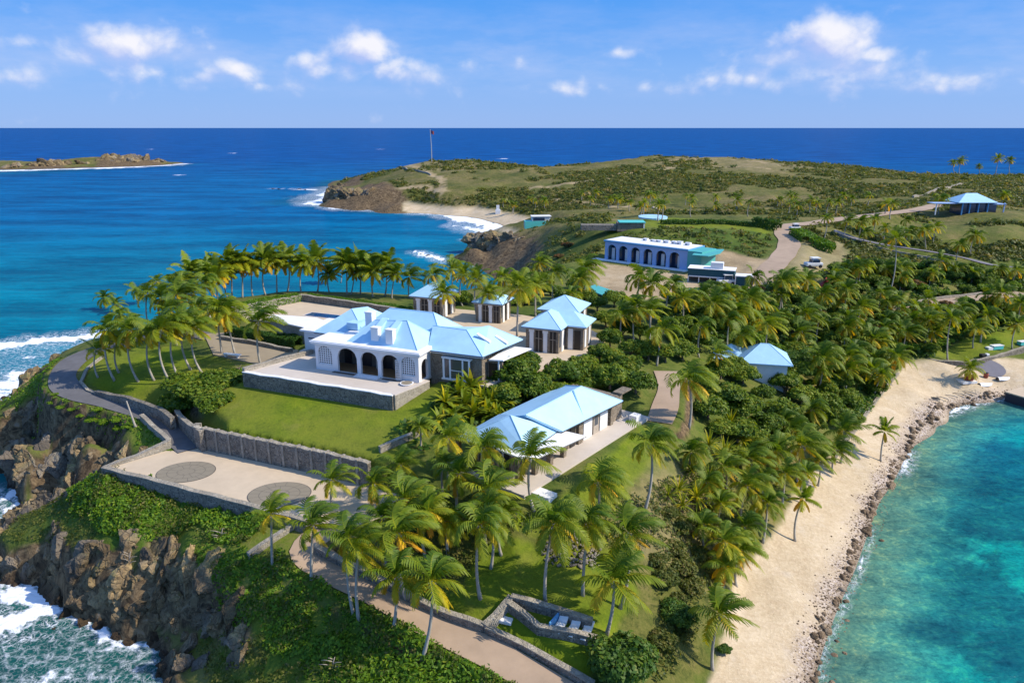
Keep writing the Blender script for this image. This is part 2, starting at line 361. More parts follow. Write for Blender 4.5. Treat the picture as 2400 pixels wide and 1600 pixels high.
# ---------------------------------------------------------------- terrain
def off(px, py, zr, dD, z):
    x, y, _ = P(px, py, zr); r = math.hypot(x, y); return (x*(1+dD/r), y*(1+dD/r), z)
CP_ = []   # control points: seen ones as photo pixel + height, hidden ones in metres
SEEN = """
0,935,7 20,935,7.5 60,895,9 100,860,10 150,815,11 200,795,11.5 0,975,7.5 60,990,9 130,985,10 200,1010,10.2 270,1010,10.4 300,1000,10.6 320,1030,10.3 360,1045,10.3
0,1030,6 100,1000,8.5 180,1040,9 110,900,12 130,870,12.2 170,835,12.6 150,930,11.6 240,810,13.2 310,790,13.6 300,990,10.8 400,1010,10.9 450,1040,10.7
0,1115,0 60,1120,0 110,1133,0 160,1150,0.2 230,1110,1.5 300,1080,5.5 350,1062,8 260,1050,8 200,1100,1.5
260,880,12.8 330,890,12.9 400,880,13 470,870,13.4 250,850,13 350,830,13.6 450,820,14 300,930,11.6 370,960,12.6 440,960,13 400,930,13.2
520,890,14.2 560,870,14.4 572,897,14.6 650,915,14.6 750,930,14.6 850,945,14.6 922,957,14.6 1000,930,14.8 1040,905,15.3 1070,930,15.2
444,975,13.1 475,1003,13.1 600,1035,13 700,1057,13 800,1080,13 890,1090,12.9 700,980,14 900,1020,13.8 1000,1000,14.2 980,1050,13.3
250,1100,10.5 400,1055,10.6 470,1050,10.6 771,1113,10.6 900,1140,10.6 620,1195,10.5 720,1225,10.4 880,1240,10.2 960,1180,10.6 1010,1150,11
240,1120,9.2 330,1145,9.2 450,1180,9.3 560,1205,9.3 640,1225,9.4 600,1260,9.0 560,1290,8.8
110,1180,4.6 150,1160,6 200,1130,8 0,1235,4 50,1205,4 130,1215,5.8 220,1200,8 330,1210,8.7 450,1230,8.6 520,1240,8.6 260,1270,7.2 330,1290,6.8 420,1290,7.4 470,1270,8 520,1290,8.3
0,1270,3.2 60,1280,3.6 150,1290,4.8 220,1300,5.5 300,1340,4.5 370,1330,5 440,1340,6.8
0,1368,0 60,1366,0 112,1366,0 132,1400,0 165,1443,0 225,1462,0 250,1492,0 300,1507,0 372,1502,0 370,1545,0 395,1600,0
450,1420,3.8 430,1480,1.5 480,1380,6 500,1480,3 470,1540,1.8 520,1350,7.6 560,1420,6.6 600,1480,6 540,1500,3.8 560,1560,3.6 520,1600,2 600,1600,3.6 640,1540,4.8 720,1590,4.6 820,1600,4.8
640,1330,8.2 720,1370,7.8 800,1410,7.5 880,1460,7.0 960,1500,6.7 1050,1540,6.4 1180,1600,6.0 700,1450,6.6 800,1520,6.2 900,1560,5.9 620,1400,7.4
610,1280,9.0 680,1290,8.8 760,1320,8.5 850,1370,8.0 950,1430,7.5 1060,1480,7.1 1150,1530,6.7 1260,1590,6.3 700,1240,9.8 900,1290,9.6
1000,1330,8.8 1060,1390,8.3 1150,1300,9.2 1130,1390,8.3 1220,1350,8.5 1300,1400,8.2 1350,1300,9 1450,1350,7.8 1200,1430,7.8 1300,1450,7.6 1400,1460,7.3 1180,1460,7.2 1250,1520,6.9 1350,1560,6.6 1450,1590,6.2 1500,1450,6.4
1000,1250,10.2 1100,1220,11.3 1200,1210,12 1300,1210,11.6 1400,1200,11.2 1250,1250,10.4 1120,1150,12.3
1250,1150,12.9 1335,1105,13 1400,1040,13 1500,990,13.1 1460,960,13.4 1300,1180,12.5 1420,1110,12.5 1500,1040,12.5 1560,1000,12.7 1480,1150,11.5 1540,1100,11.2 1600,1050,11 1580,1150,9.5
1560,950,13.3 1570,900,13.8 1620,1000,11.5 1650,1080,9.3 1700,1000,9 1750,1080,6.5 1800,1000,7 1850,950,6.5 1900,1010,4.6 1620,1200,7.6 1700,1180,6 1800,1130,4.2 1850,1080,3.4 1560,1260,7.6 1560,1350,6.6 1580,1440,5.2 1560,1530,4.8 1550,1600,4.6
1640,1350,5 1690,1300,4 1640,1450,3.6 1650,1530,2.6 1640,1600,2.4 1720,1480,2 1740,1370,2.1 1790,1300,2.2 1860,1270,1.9 1900,1150,2.3 1950,1080,2.2 2010,1010,2.6 2060,940,2.9 2100,880,3.2 2130,852,3.2
1850,1450,1.1 1950,1250,1.3 2050,1080,1.5 2120,980,1.7 2200,940,1.9 2300,900,2.1 2390,880,2.2 2250,850,2.8 2390,830,2.9 1780,1580,1.3
1905,1600,0 1935,1500,0 1965,1420,0 2000,1340,0 2035,1240,0 2062,1170,0 2095,1120,0 2130,1050,0 2170,990,0 2210,962,0 2280,940,0 2360,928,0 2400,925,0
2000,1600,-.8 2080,1400,-.8 2150,1200,-.9 2250,1030,-1 2350,960,-.8 2200,1500,-2.5 2300,1300,-3 2400,1100,-3 2390,960,-1.2
2170,835,4.3 2300,820,4.4 2400,790,4.5 2330,805,4.6 2220,790,5 2100,820,5 2000,850,5.5 1950,900,5.2 2390,750,5.8 2100,760,7 2000,780,7.5 1900,820,7.8 1800,880,8.5 1700,900,10 1650,850,11.5 1600,900,12.6
1520,840,14.5 1560,790,14 1620,760,13.6 1700,740,13 1800,740,11 1850,700,11.2 1900,740,10 2000,700,9.2 2150,710,8.4 2300,690,8 2390,690,7.5 1450,820,15.4 1480,880,14.6 1400,860,15.3 1250,880,15.2 1150,900,15.3 1200,940,14.6 1100,960,14.6 1420,900,14.8 1100,1000,14 1150,1030,13.4 1040,1060,13.3 1000,1100,12.5
1040,800,16 1000,740,16 1250,760,16 1400,790,15.8 1440,740,15 1350,700,15.3 1200,690,15.6 900,725,16 705,708,16 560,735,16 540,770,14.8 600,800,14.5 690,825,14.6 600,848,14.5 500,820,14.4 490,785,14.5
500,705,15.2 544,701,15.6 568,698,15.7 592,694,15.8 623,691,15.9 649,686,16.0 675,684,16.0 710,683,16.0 744,681,15.9 800,684,15.6 845,688,15.3 902,690,15.1 850,700,15.4 950,715,15.4 500,712,14.8 440,740,14.2 380,765,13.8 860,685,15.2 930,690,14.8 1020,690,14.6 1120,670,13.6 1180,660,12 1260,670,13 1300,690,13.6 1350,660,13.4
1095,590,0 1130,603,0 1160,618,1.5 1210,625,3 1250,650,8 1200,650,6 1110,565,6 1180,552,7.5 1250,590,8.5 1290,610,10 1330,600,11.5 1230,540,8 1290,525,13 1340,525,17 1300,560,13 1380,620,13.7 1450,640,13.8 1600,650,13.9
1700,670,13.8 1560,660,13.8 1500,650,13.8 1400,605,13.9 1410,540,18 1500,540,19 1600,540,19 1700,540,19 1800,545,18 1450,525,19.5 1350,515,18.5 1550,515,19.3 1700,522,19 1820,528,18.6 1700,590,16 1780,600,15.2 1650,580,17 1760,650,14 1840,560,17.2 1850,600,15.6 1820,640,14.6 1780,680,13.8 1900,560,16.6 1920,530,18.2 1980,515,18.8 2100,502,18.8
1860,560,17.4 1900,600,15.3 1960,640,13.4 2000,610,13.6 1950,570,16 2050,560,15.4 2150,580,14 2250,590,12.8 2200,620,11.6 2350,610,12 2060,650,11.5 2200,660,10 2330,645,10 2390,640,10.4 2050,690,10 2250,540,17.5 2350,540,18 2390,500,20.5 2150,520,17 2050,530,17
2200,492,19.6 2280,497,19.8 2370,497,20.2 2190,470,18.5 2100,480,16.5 2250,450,17.5 2390,455,18.5 2000,490,15.5 1900,495,14.5 1800,490,13 1700,490,12.5 1600,480,11 1500,480,10.5 1400,480,9 1300,480,8 1200,480,5 1260,500,9 1330,500,11.5
1400,500,13 1500,500,14 1650,500,14 1800,508,15.5 1900,510,17
1240,536,1 1200,520,1.2 1150,505,1.5 1100,495,1.5 1000,489,1.5 960,486,1 1230,538,0 1180,533,0 1140,520,0 1080,506,0 1000,494,0 930,490,0 870,489,0 800,485,0 770,475,0 790,455,0 800,440,0
1000,478,4 1080,480,5 900,475,3 830,475,3 780,465,4.5 815,448,8 850,440,9.5 900,445,10 900,460,7 950,465,7 960,440,11 1010,445,11.5 1010,420,14 960,410,14.5 1060,430,13.5 1100,450,10.5 1100,400,17 1200,430,13 1200,400,17 1150,470,7
1300,450,11.5 1300,420,15 1400,450,12 1400,420,16 1500,450,12.5 1500,420,16.5 1600,450,13.5 1600,420,17 1700,450,14.5 1700,420,17.5 1800,460,14.5 1800,430,17 1900,460,15 1900,430,16.8 2000,460,15.5 2000,430,16.5 2100,440,16.5 2100,460,16 2200,425,16.2 2300,430,16.2 2390,430,16.5
800,432,3 850,410,8.5 905,400,12 960,388,17 985,378,20 1010,373,21.5 1070,372,22 1100,374,21.5 1160,380,20.5 1250,389,18.5 1330,388,18.5 1400,380,20.5 1460,370,23 1520,364,24.3 1600,366,24 1700,367,23.8 1780,372,23 1850,379,21.5 1930,383,20.5 2000,390,19 2060,399,17 2120,405,15.3 2180,409,14 2260,411,13.5 2330,411,13.5 2400,409,14
0,398,0 100,396,0 200,393,0 300,390,0 385,386,0 50,376,5.5 0,372,7 90,378,5 130,373,8 200,366,10.5 260,364,11.8 300,361,13.6 330,366,11 345,376,5 362,373,6 376,380,3
"""
for tok in SEEN.split():
    a, b, c = [float(q) for q in tok.split(',')]; CP_.append(P(a, b, c))
# hidden shores: (pixel of the last visible ground, its height, metres farther away, height there)
for q in [(0, 935, 7, 4, 2), (0, 935, 7, 8, -1.5), (60, 895, 9, 6, 2), (60, 895, 9, 11, -2), (100, 860, 10, 6, 4), (100, 860, 10, 13, -2), (150, 815, 11, 7, 5), (150, 815, 11, 14, -2), (200, 795, 11.5, 8, 5), (200, 795, 11.5, 15, -2),
          (300, 750, 13, 3, 10), (300, 750, 13, 14, -2), (380, 725, 14, 8, 6), (380, 725, 14, 16, -2), (440, 705, 14.5, 5, 12), (440, 705, 14, 15, -2), (500, 705, 15.2, 5, 14.8), (500, 705, 15.2, 9, 10), (500, 705, 15.2, 16, -2), (568, 698, 15.7, 5, 15), (568, 698, 15.7, 9, 10), (568, 698, 15.7, 16, -2), (649, 686, 16, 5, 15.4), (649, 686, 16, 9, 10), (649, 686, 16, 16, -2), (744, 681, 15.9, 5, 15), (744, 681, 15.9, 9, 10), (744, 681, 15.9, 16, -2), (800, 684, 15.6, 5, 14.8), (800, 684, 15.6, 15, -2),
          (850, 686, 15.2, 5, 14.4), (850, 680, 14.5, 18, -2), (930, 687, 14.8, 5, 13.5), (930, 685, 14, 18, -2), (1020, 680, 14.5, 8, 8), (1020, 680, 14.5, 20, -2), (1100, 665, 13.6, 8, 7), (1100, 665, 13.6, 18, -2), (1160, 650, 10, 8, 4), (1160, 640, 8, 14, -1.5),
          (110, 1180, 4.6, 5, 1), (110, 1180, 4.6, 9, -1), (0, 1235, 4, 3, 1), (0, 1235, 4, 7, -1), (50, 1205, 4, 4, 1), (50, 1205, 4, 8, -1), (150, 1160, 6, 5, 1), (150, 1160, 6, 8, 0), (245, 1096, 10.4, 2, 9), (245, 1096, 10.4, 6, 3),
          (1180, 552, 7.5, 5, 3), (1180, 552, 7.5, 12, -1.5), (1110, 565, 6, 8, -1.5), (1250, 535, 8, 8, 3)]:
    CP_.append(off(*q))
for px, zr in [(790, 3), (850, 8.5), (905, 12), (960, 17), (1010, 21.5), (1100, 21.5), (1250, 18.5), (1400, 20.5), (1520, 24.3), (1700, 23.8), (1850, 21.5), (2000, 19), (2120, 15.3), (2260, 13.5), (2400, 14), (2650, 14)]:
    py = {790: 432, 850: 410, 905: 400, 960: 388, 1010: 373, 1100: 374, 1250: 389, 1400: 380, 1520: 364, 1700: 367, 1850: 379, 2000: 390, 2120: 405, 2260: 411, 2400: 409, 2650: 409}[px]
    CP_.append(off(px, py, zr, 40, zr*.55)); CP_.append(off(px, py, zr, 110, -3))
for px in range(-200, 400, 60): CP_.append(off(px, 372, 8, 40, 2 if px < 380 else -2)); CP_.append(off(px, 372, 8, 80, -4))
# open sea bed in metres
for px, py in [(0, 700), (100, 760), (200, 700), (0, 800), (60, 840), (10, 900), (300, 640), (450, 600), (600, 620), (750, 600), (900, 600), (1000, 620), (1060, 560), (1000, 540), (1100, 540), (850, 520), (700, 500), (700, 460), (740, 430), (500, 500), (300, 500), (0, 500), (100, 600), (0, 430), (250, 430), (450, 400), (600, 400), (800, 400), (900, 380),
               (20, 1160), (60, 1155), (20, 1185), (0, 1420), (60, 1430), (100, 1480), (0, 1600), (150, 1540), (250, 1560), (320, 1600), (430, 375), (430, 360), (700, 350), (1060, 620)]:
    CP_.append(P(px, py, -3.5))
CP_ += [P(q, y, -4) for q in (400, 440, 500, 600, 700) for y in (386, 381, 376)]
CP_ += [(-60, 25, -4), (-28, 38, -3), (-16, 38, 1.5), (-8, 30, 3), (0, 28, 4.5), (10, 28, 4.5), (20, 28, 3), (28, 30, .8), (34, 30, -1), (60, 30, -4), (-100, 60, -4), (-90, 90, -4), (-150, 150, -4), (90, 40, -4), (130, 100, -3),
        (0, 15, 3), (-30, 12, -3), (35, 12, -3), (-900, 700, -5), (-900, 1250, -5), (900, 1250, -5), (-100, 15, -5), (120, 15, -5), (400, 700, -4), (700, 700, -4), (0, 1250, -5), (-400, 500, -5), (-60, 60, -3), (200, 170, 3), (260, 230, 8), (330, 300, 14), (420, 420, 14), (180, 120, -3), (150, 125, 2), (500, 560, 5)]
pts = np.array(CP_, float)
rr = geometry.delaunay_2d_cdt([Vector((p[0], p[1])) for p in pts], [], [], 0, 1e-4)
tv = np.array([[v.x, v.y] for v in rr[0]]); tz = np.array([pts[o[0], 2] if o else 0 for o in rr[3]])
NR, NC, D0, DK, UW = 540, 560, 16.0, .0078, 1.30
rows = D0*np.exp(DK*np.arange(NR)); us = np.linspace(-UW, UW, NC)
GX = rows[:, None]*us[None, :]; GY = np.repeat(rows[:, None], NC, 1); GZ = np.full((NR, NC), -5.0)
for tri in rr[2]:
    (ax, ay), (bx, by), (cx, cy) = tv[list(tri)]; det = (by-cy)*(ax-cx)+(cx-bx)*(ay-cy)
    if abs(det) < 1e-6: continue
    y0, y1 = min(ay, by, cy), max(ay, by, cy)
    r0 = max(0, int(math.log(max(y0, D0)/D0)/DK)); r1 = min(NR, int(math.log(max(y1, D0)/D0)/DK)+2)
    if r0 >= r1: continue
    X, Y = GX[r0:r1], GY[r0:r1]
    l1 = ((by-cy)*(X-cx)+(cx-bx)*(Y-cy))/det; l2 = ((cy-ay)*(X-cx)+(ax-cx)*(Y-cy))/det; l3 = 1-l1-l2
    m = (l1 >= -1e-6) & (l2 >= -1e-6) & (l3 >= -1e-6)
    z = l1*tz[tri[0]]+l2*tz[tri[1]]+l3*tz[tri[2]]
    GZ[r0:r1][m] = z[m]
def blur(A, n):
    for _ in range(n):
        B = A.copy(); B[1:-1] = (A[:-2]+2*A[1:-1]+A[2:])/4; A = B.copy(); A[:, 1:-1] = (B[:, :-2]+2*B[:, 1:-1]+B[:, 2:])/4
    return A
GZ = blur(GZ, 5)
# natural roughness, more on open slopes than near the houses
rough = fbm(GX, GY, 1, 5, .12)-.5
far = sstep((GY-170)/120)
GZ += np.where(GZ > .6, rough*(.5+far*2.2), 0)*sstep((GZ-.6)/1.5)
def stamp(poly, z, blend=1.0, plane=None, inset=0.0):
    global GZ
    d = poly_dist(GX, GY, poly)+inset; wgt = 1-sstep(np.clip(d, 0, None)/blend)
    zt = z if plane is None else plane(GX, GY)
    GZ = GZ*(1-wgt)+zt*wgt
def plane_from(p):
    A = np.array([[q[0], q[1], 1] for q in p]); b = np.array([q[2] for q in p]); c = np.linalg.lstsq(A, b, rcond=None)[0]
    return lambda X, Y: c[0]*X+c[1]*Y+c[2]
LAWN = [P(560, 893, 14.6), P(922, 957, 14.7), P(1040, 905, 15.0), P(1060, 940, 14.7), P(990, 1030, 13.6), P(890, 1092, 13.0), P(700, 1055, 13.0), P(475, 1003, 13.0), P(440, 975, 13.2)]
PLAZA = [P(245, 1099, 10.6), P(400, 1052, 10.6), P(470, 1046, 10.6), P(771, 1111, 10.6), P(880, 1132, 10.6), P(960, 1175, 10.4), P(900, 1245, 10.0), P(720, 1225, 10.5), P(620, 1197, 10.6)]
TERR = [W(-8, -4.3), W(14, -4.6), W(15.0, .3), W(15, 3.2), W(23, 2), W(26, 11), W(20, 14), W(-7, 12), W(-7, 5.6), W(-4.7, 5.6)]
COURT = [W(-31, 18), W(-26, 31.6), W(-1, 28.8), W(-3, 36.5), W(14, 37), W(26, 34), W(31, 28), W(30, 17), W(26, 10), W(-8, 11), W(-8, 18)]
PARK = [P(478, 784, 14.4), P(560, 778, 14.4), P(700, 822, 14.4), P(690, 835, 14.4), P(610, 856, 14.4), P(500, 832, 14.4)]
stamp(LAWN, 0, 1.2, plane_from([P(572, 895, 14.6), P(922, 957, 14.6), P(475, 1003, 13.0), P(880, 1090, 13.0)]))
stamp(PLAZA[:2]+[W(-6.8, -13.6), W(12.5, -14.0), W(17, -14.4)]+PLAZA[5:], 10.4, .35, None, .6); stamp(TERR, 16.1, .35, None, .8); stamp(COURT, 15.9, .5, None, .6); stamp(PARK, 14.4, 1.0)
gx0, gy0, _ = P(1235, 1158, 13.0); gx1, gy1, _ = P(1505, 988, 13.0)
Gf = Frame(gx0, gy0, math.atan2(gy1-gy0, gx1-gx0)-math.pi/2)      # guest house frame: b runs along its right-hand side
stamp([Gf(-10, 0), Gf(.2, 0), Gf(.2, 24), Gf(-9, 25)], 12.8, .8)
fx0, fy0, _ = P(1417, 607, 14.0); fx1, fy1, _ = P(1609, 633, 14.0)
Pf = Frame(fx0, fy0, math.atan2(fy1-fy0, fx1-fx0))                # arcade building frame
stamp([Pf(-4, -12), Pf(33, -12), Pf(34, 10), Pf(-2, 10)], 13.9, 5)
# road ribbons flatten the ground beneath them
ROADS = {}
def road_pts(name, spec, width):
    c = [Vector(P(*q)) for q in spec]; out = []
    for i in range(len(c)-1):
        p0, p1, p2, p3 = c[max(i-1, 0)], c[i], c[i+1], c[min(i+2, len(c)-1)]
        n = max(3, int((p2-p1).length/1.2))
        for k in range(n):
            t = k/n; out.append(.5*((2*p1)+(p2-p0)*t+(2*p0-5*p1+4*p2-p3)*t*t+(3*p1-p0-3*p2+p3)*t**3))
    out.append(c[-1]); ROADS[name] = (out, width)
    global GZ
    m = (GX > min(p.x for p in out)-8) & (GX < max(p.x for p in out)+8) & (GY > min(p.y for p in out)-8) & (GY < max(p.y for p in out)+8)
    X, Y = GX[m], GY[m]; best = np.full(X.shape, 1e9); zz = np.zeros(X.shape)
    for a, b in zip(out[:-1], out[1:]):
        ex, ey = b.x-a.x, b.y-a.y; t = np.clip(((X-a.x)*ex+(Y-a.y)*ey)/(ex*ex+ey*ey+1e-9), 0, 1)
        d = np.hypot(X-a.x-t*ex, Y-a.y-t*ey); mm = d < best; best = np.where(mm, d, best); zz = np.where(mm, a.z+(b.z-a.z)*t, zz)
    wgt = 1-sstep((best-width/2-.3)/(width*.55)); GZ[m] = GZ[m]*(1-wgt)+(zz-.05)*wgt
road_pts('coast_road', [(455, 1052, 10.6), (405, 1005, 10.8), (345, 967, 11.1), (270, 945, 11.4), (195, 928, 11.7), (152, 903, 12.0), (150, 872, 12.4), (185, 838, 12.9), (250, 812, 13.4), (330, 792, 13.8), (420, 780, 14.2), (500, 790, 14.45)], 3.6)
road_pts('lower_track', [(905, 1200, 10.25), (800, 1225, 10.0), (735, 1262, 9.6), (725, 1300, 9.0), (800, 1345, 8.5), (900, 1398, 8.0), (1000, 1450, 7.5), (1110, 1508, 7.0), (1230, 1575, 6.5), (1330, 1640, 6.1)], 3.3)
road_pts('hill_road', [(1750, 680, 13.8), (1795, 640, 14.5), (1835, 600, 15.6), (1850, 570, 16.8), (1838, 545, 17.8), (1842, 530, 18.4), (1900, 524, 18.3), (1960, 515, 18.8), (2060, 503, 19.0), (2150, 492, 19.3), (2200, 480, 19)], 6.5)
road_pts('garden_path', [(1545, 990, 12.7), (1560, 950, 13.3), (1568, 905, 13.7), (1560, 870, 14.2)], 3.0)
road_pts('east_track', [(2120, 728, 8.1), (2200, 712, 8.2), (2290, 697, 8.1), (2400, 688, 7.8)], 7)
road_pts('slope_track', [(1955, 540, 17.6), (2010, 560, 15.8), (2080, 575, 14.8), (2180, 590, 13.9), (2260, 605, 12.6), (2330, 622, 11.6), (2400, 628, 11)], 3.5)
# keep shores from poking through the water line
def ground(x, y):
    r = math.log(max(y, D0)/D0)/DK; c = (x/y+UW)/(2*UW)*(NC-1)
    r = min(max(r, 0), NR-1.001); c = min(max(c, 0), NC-1.001); i, j = int(r), int(c); fr, fc = r-i, c-j
    return float((GZ[i, j]*(1-fc)+GZ[i, j+1]*fc)*(1-fr)+(GZ[i+1, j]*(1-fc)+GZ[i+1, j+1]*fc)*fr)
def ground_np(x, y):
    r = np.clip(np.log(np.maximum(y, D0)/D0)/DK, 0, NR-1.001); c = np.clip((x/y+UW)/(2*UW)*(NC-1), 0, NC-1.001)
    i, j = r.astype(int), c.astype(int); fr, fc = r-i, c-j
    return (GZ[i, j]*(1-fc)+GZ[i, j+1]*fc)*(1-fr)+(GZ[i+1, j]*(1-fc)+GZ[i+1, j+1]*fc)*fr
def hit(px, py, dh=0.0, t0=40.0, t1=900.0):
    """first point along the sight line that is dh above the ground"""
    a = (py-800)/F; dx, dy, dz = (px-1200)/F, CP-a*SP, -(SP+a*CP); t = t0
    while t < t1:
        x, y, z = dx*t, dy*t, HC+dz*t
        if z <= ground(x, y)+dh:
            lo, hi = t-.6, t
            for _ in range(12):
                mid = (lo+hi)/2
                if HC+dz*mid <= ground(dx*mid, dy*mid)+dh: hi = mid
                else: lo = mid
            return dx*hi, dy*hi, HC+dz*hi
        t += .5 if t < 250 else 1.5
    return dx*t, dy*t, HC+dz*t
# surface cover masks
def pxpoly(s, z): return [P(*[float(k) for k in q.split(',')], z) for q in s.split()]
def pxg(s):
    out = []
    for q in s.split():
        a, b = [float(k) for k in q.split(',')]; out.append(hit(a, b))
    return out
edge_n = (fbm(GX, GY, 5, 4, .5)-.5)
def cover(poly, soft=.5, wob=.8): return 1-sstep((poly_dist(GX, GY, poly)+edge_n*wob*2)/soft)
m_lawn = np.maximum.reduce([cover(LAWN, .2, .0), cover(pxg('440,975 560,893 570,865 520,840 470,835 380,800 250,820 200,850 190,890 230,912 300,925 380,950'), .3, .1),
    cover(pxg('1130,1290 1090,1400 1010,1400 1140,1470 1350,1600 1380,1560 1450,1450 1480,1380 1460,1310 1300,1290'), .8, .6), cover(pxg('1200,1220 1320,1180 1505,1000 1560,1000 1540,1060 1480,1120 1440,1180 1300,1240'), .8, .5),
    cover([P(*q, 19) for q in [(1430, 533), (1560, 533), (1700, 534), (1790, 536), (1800, 520), (1700, 508), (1560, 500), (1480, 503)]], 2, 1), cover(pxg('2300,838 2400,792 2400,760 2280,790 2180,830'), .5, .3),
    cover(pxg('850,1390 990,1440 1060,1440 1000,1380 900,1330'), .8, .3)*.8])
m_sand = np.maximum.reduce([cover(pxg('1660,1640 1685,1560 1715,1440 1715,1380 1765,1320 1800,1280 1830,1240 1850,1200 1900,1120 1960,1060 2030,985 2090,900 2130,850 2170,848 2400,845 2400,990 2200,1010 2160,1060 2080,1220 2020,1400 1960,1640'), .8, .5),
    cover([P(*q, 1.0) for q in [(945, 484), (975, 482), (1050, 489), (1120, 496), (1180, 506), (1238, 520), (1262, 545), (1205, 556), (1100, 524), (1000, 500), (950, 494)]], 2, 1)*sstep((4.5-GZ)/2)])
m_dirt = np.maximum.reduce([cover(pxg('1700,590 1800,612 1830,600 1800,650 1780,700 1700,712 1600,690 1560,670 1640,640'), 3, 1), cover(pxg('1385,615 1610,645 1600,690 1520,700 1440,690 1400,660'), 2, 1), cover(pxg('1560,1130 1640,1120 1660,1250 1560,1300 1500,1260 1520,1180'), 3, 2)*.3,
    cover(pxg('1880,570 1960,570 1980,600 1900,640 1860,620'), 4, 2)*.6, cover(pxg('1560,368 1780,372 1860,384 1900,394 1800,402 1650,392 1560,385'), 12, 12)*.25, cover(pxg('1000,372 960,388 1060,400 1130,392'), 8, 6)*.25])
m_dry = np.clip(sstep((fbm(GX, GY, 31, 4, .018)-.40)/.2)*far*.75+cover(pxg('1300,1200 1600,1150 1680,1250 1640,1500 1540,1600 1400,1400 1250,1280 1050,1300 1000,1380 900,1300 950,1230 1100,1250'), 3, 3)*.8+far*.75, 0, 1)
m_bright = np.maximum.reduce([cover(pxg('0,940 60,990 250,1000 300,1000 330,1060 400,1060 380,1010 280,975 150,950 110,900 60,895 0,935'), 1, .6), cover(pxg('110,1190 240,1115 640,1215 700,1290 900,1400 1180,1600 560,1600 520,1500 470,1380 440,1300 300,1280 200,1230'), 2, 1.5),
    cover(pxg('1420,530 1790,540 1800,560 1700,590 1500,560'), 5, 3)*.6, cover(pxg('1860,560 1900,600 1960,640 2000,610 1950,570'), 3, 2)*.5])
gy_, gx_ = np.gradient(GZ); dyy = np.gradient(GY, axis=0); dxx = np.gradient(GX, axis=1)
slope = np.hypot(gx_/np.maximum(dxx, 1e-3), gy_/np.maximum(dyy, 1e-3))
m_rock = sstep((slope+edge_n*.6-.80)/.45)*(1-np.clip(m_lawn+m_sand, 0, 1))
m_rock = np.maximum(m_rock, sstep((1.4-GZ+edge_n*2)/1.2)*(1-m_sand)*(GX < 900))
ROCKY = [[P(*q, 3) for q in [(760, 482), (790, 445), (870, 447), (920, 468), (965, 482), (900, 493), (800, 490)]], [P(*q, 4) for q in [(1085, 602), (1105, 572), (1170, 566), (1240, 592), (1262, 622), (1230, 640), (1160, 628)]], [P(*q, 3) for q in [(225, 390), (250, 372), (345, 368), (385, 383), (300, 391)]], [P(*q, 2) for q in [(60, 398), (90, 383), (135, 382), (150, 395)]], [P(*q, 2) for q in [(780, 440), (800, 430), (850, 428), (840, 442)]]]
for q in ROCKY: m_rock = np.maximum(m_rock, (1-sstep((poly_dist(GX, GY, q)+edge_n*9)/4))*(1-m_sand))
# worn tracks over the far hill
for ln in ([(905, 402), (960, 388), (1012, 376)], [(960, 389), (1015, 412), (1035, 420), (1030, 445)], [(1035, 448), (1000, 438), (920, 442)], [(1250, 440), (1340, 428), (1420, 418)], [(1450, 408), (1560, 395), (1700, 392), (1800, 396)], [(1300, 470), (1380, 478), (1470, 486)], [(1560, 378), (1640, 372), (1760, 378), (1840, 388)]):
    pl = [hit(*q) for q in ln]; m_dirt = np.maximum(m_dirt, (1-sstep((poly_dist(GX, GY, pl, False)+edge_n*7-1.6)/2.0))*.8)
# rocky relief on the cliffs
built = sstep((np.minimum.reduce([poly_dist(GX, GY, q) for q in (TERR, COURT, PLAZA, PARK, LAWN, [Gf(-10, 0), Gf(.2, 0), Gf(.2, 24), Gf(-9, 25)])])-.6)/1.5); m_rock = m_rock*built
crag = np.abs(fbm(GX, GY, 9, 5, .28)-.5)*2
GZ += np.where(m_rock > .1, (.35-crag)*1.5*m_rock*(GZ > .2), 0)
idx = np.arange(NR*NC).reshape(NR, NC)
Fq = np.stack([idx[:-1, :-1], idx[:-1, 1:], idx[1:, 1:], idx[1:, :-1]], -1).reshape(-1, 4)
m = bpy.data.materials.new('ground'); m.use_nodes = True; t = NT(m.node_tree); b = m.node_tree.nodes['Principled BSDF']
g = t.new('ShaderNodeNewGeometry').outputs['Position']
nA, nB, nC = t.noise(g, .045, 5, .6), t.noise(g, .35, 6, .65), t.noise(g, 3.0, 5, .7)
ncomb = t.math('ADD', t.math('MULTIPLY', nA, .5), t.math('ADD', t.math('MULTIPLY', nB, .35), t.math('MULTIPLY', nC, .25)))
scrub = t.ramp(ncomb, [(.38, (.022, .044, .009)), (.46, (.060, .095, .015)), (.55, (.11, .135, .025)), (.63, (.17, .155, .045)), (.74, (.25, .19, .09))])
dry = t.ramp(ncomb, [(.36, (.035, .050, .010)), (.45, (.085, .095, .020)), (.54, (.145, .130, .036)), (.63, (.22, .17, .07)), (.76, (.32, .24, .125))])
c = t.mix(t.math('MULTIPLY', t.attr('dry'), .9), scrub, dry)
bright = t.ramp(ncomb, [(.40, (.025, .050, .008)), (.52, (.065, .115, .013)), (.62, (.12, .16, .02)), (.72, (.18, .17, .05))])
tuft = t.mrange(t.noise(g, .9, 7, .78, .6), .50, .60, 0, .65); c = t.mix(t.math('MULTIPLY', tuft, t.math('ADD', .25, t.attr('dry'))), c, (.030, .048, .010))
c = t.mix(t.attr('bright'), c, bright)
lawn = t.ramp(t.math('ADD', t.math('MULTIPLY', nB, .6), t.math('MULTIPLY', nC, .4)), [(.36, (.075, .125, .007)), (.5, (.130, .185, .009)), (.66, (.190, .225, .014))])
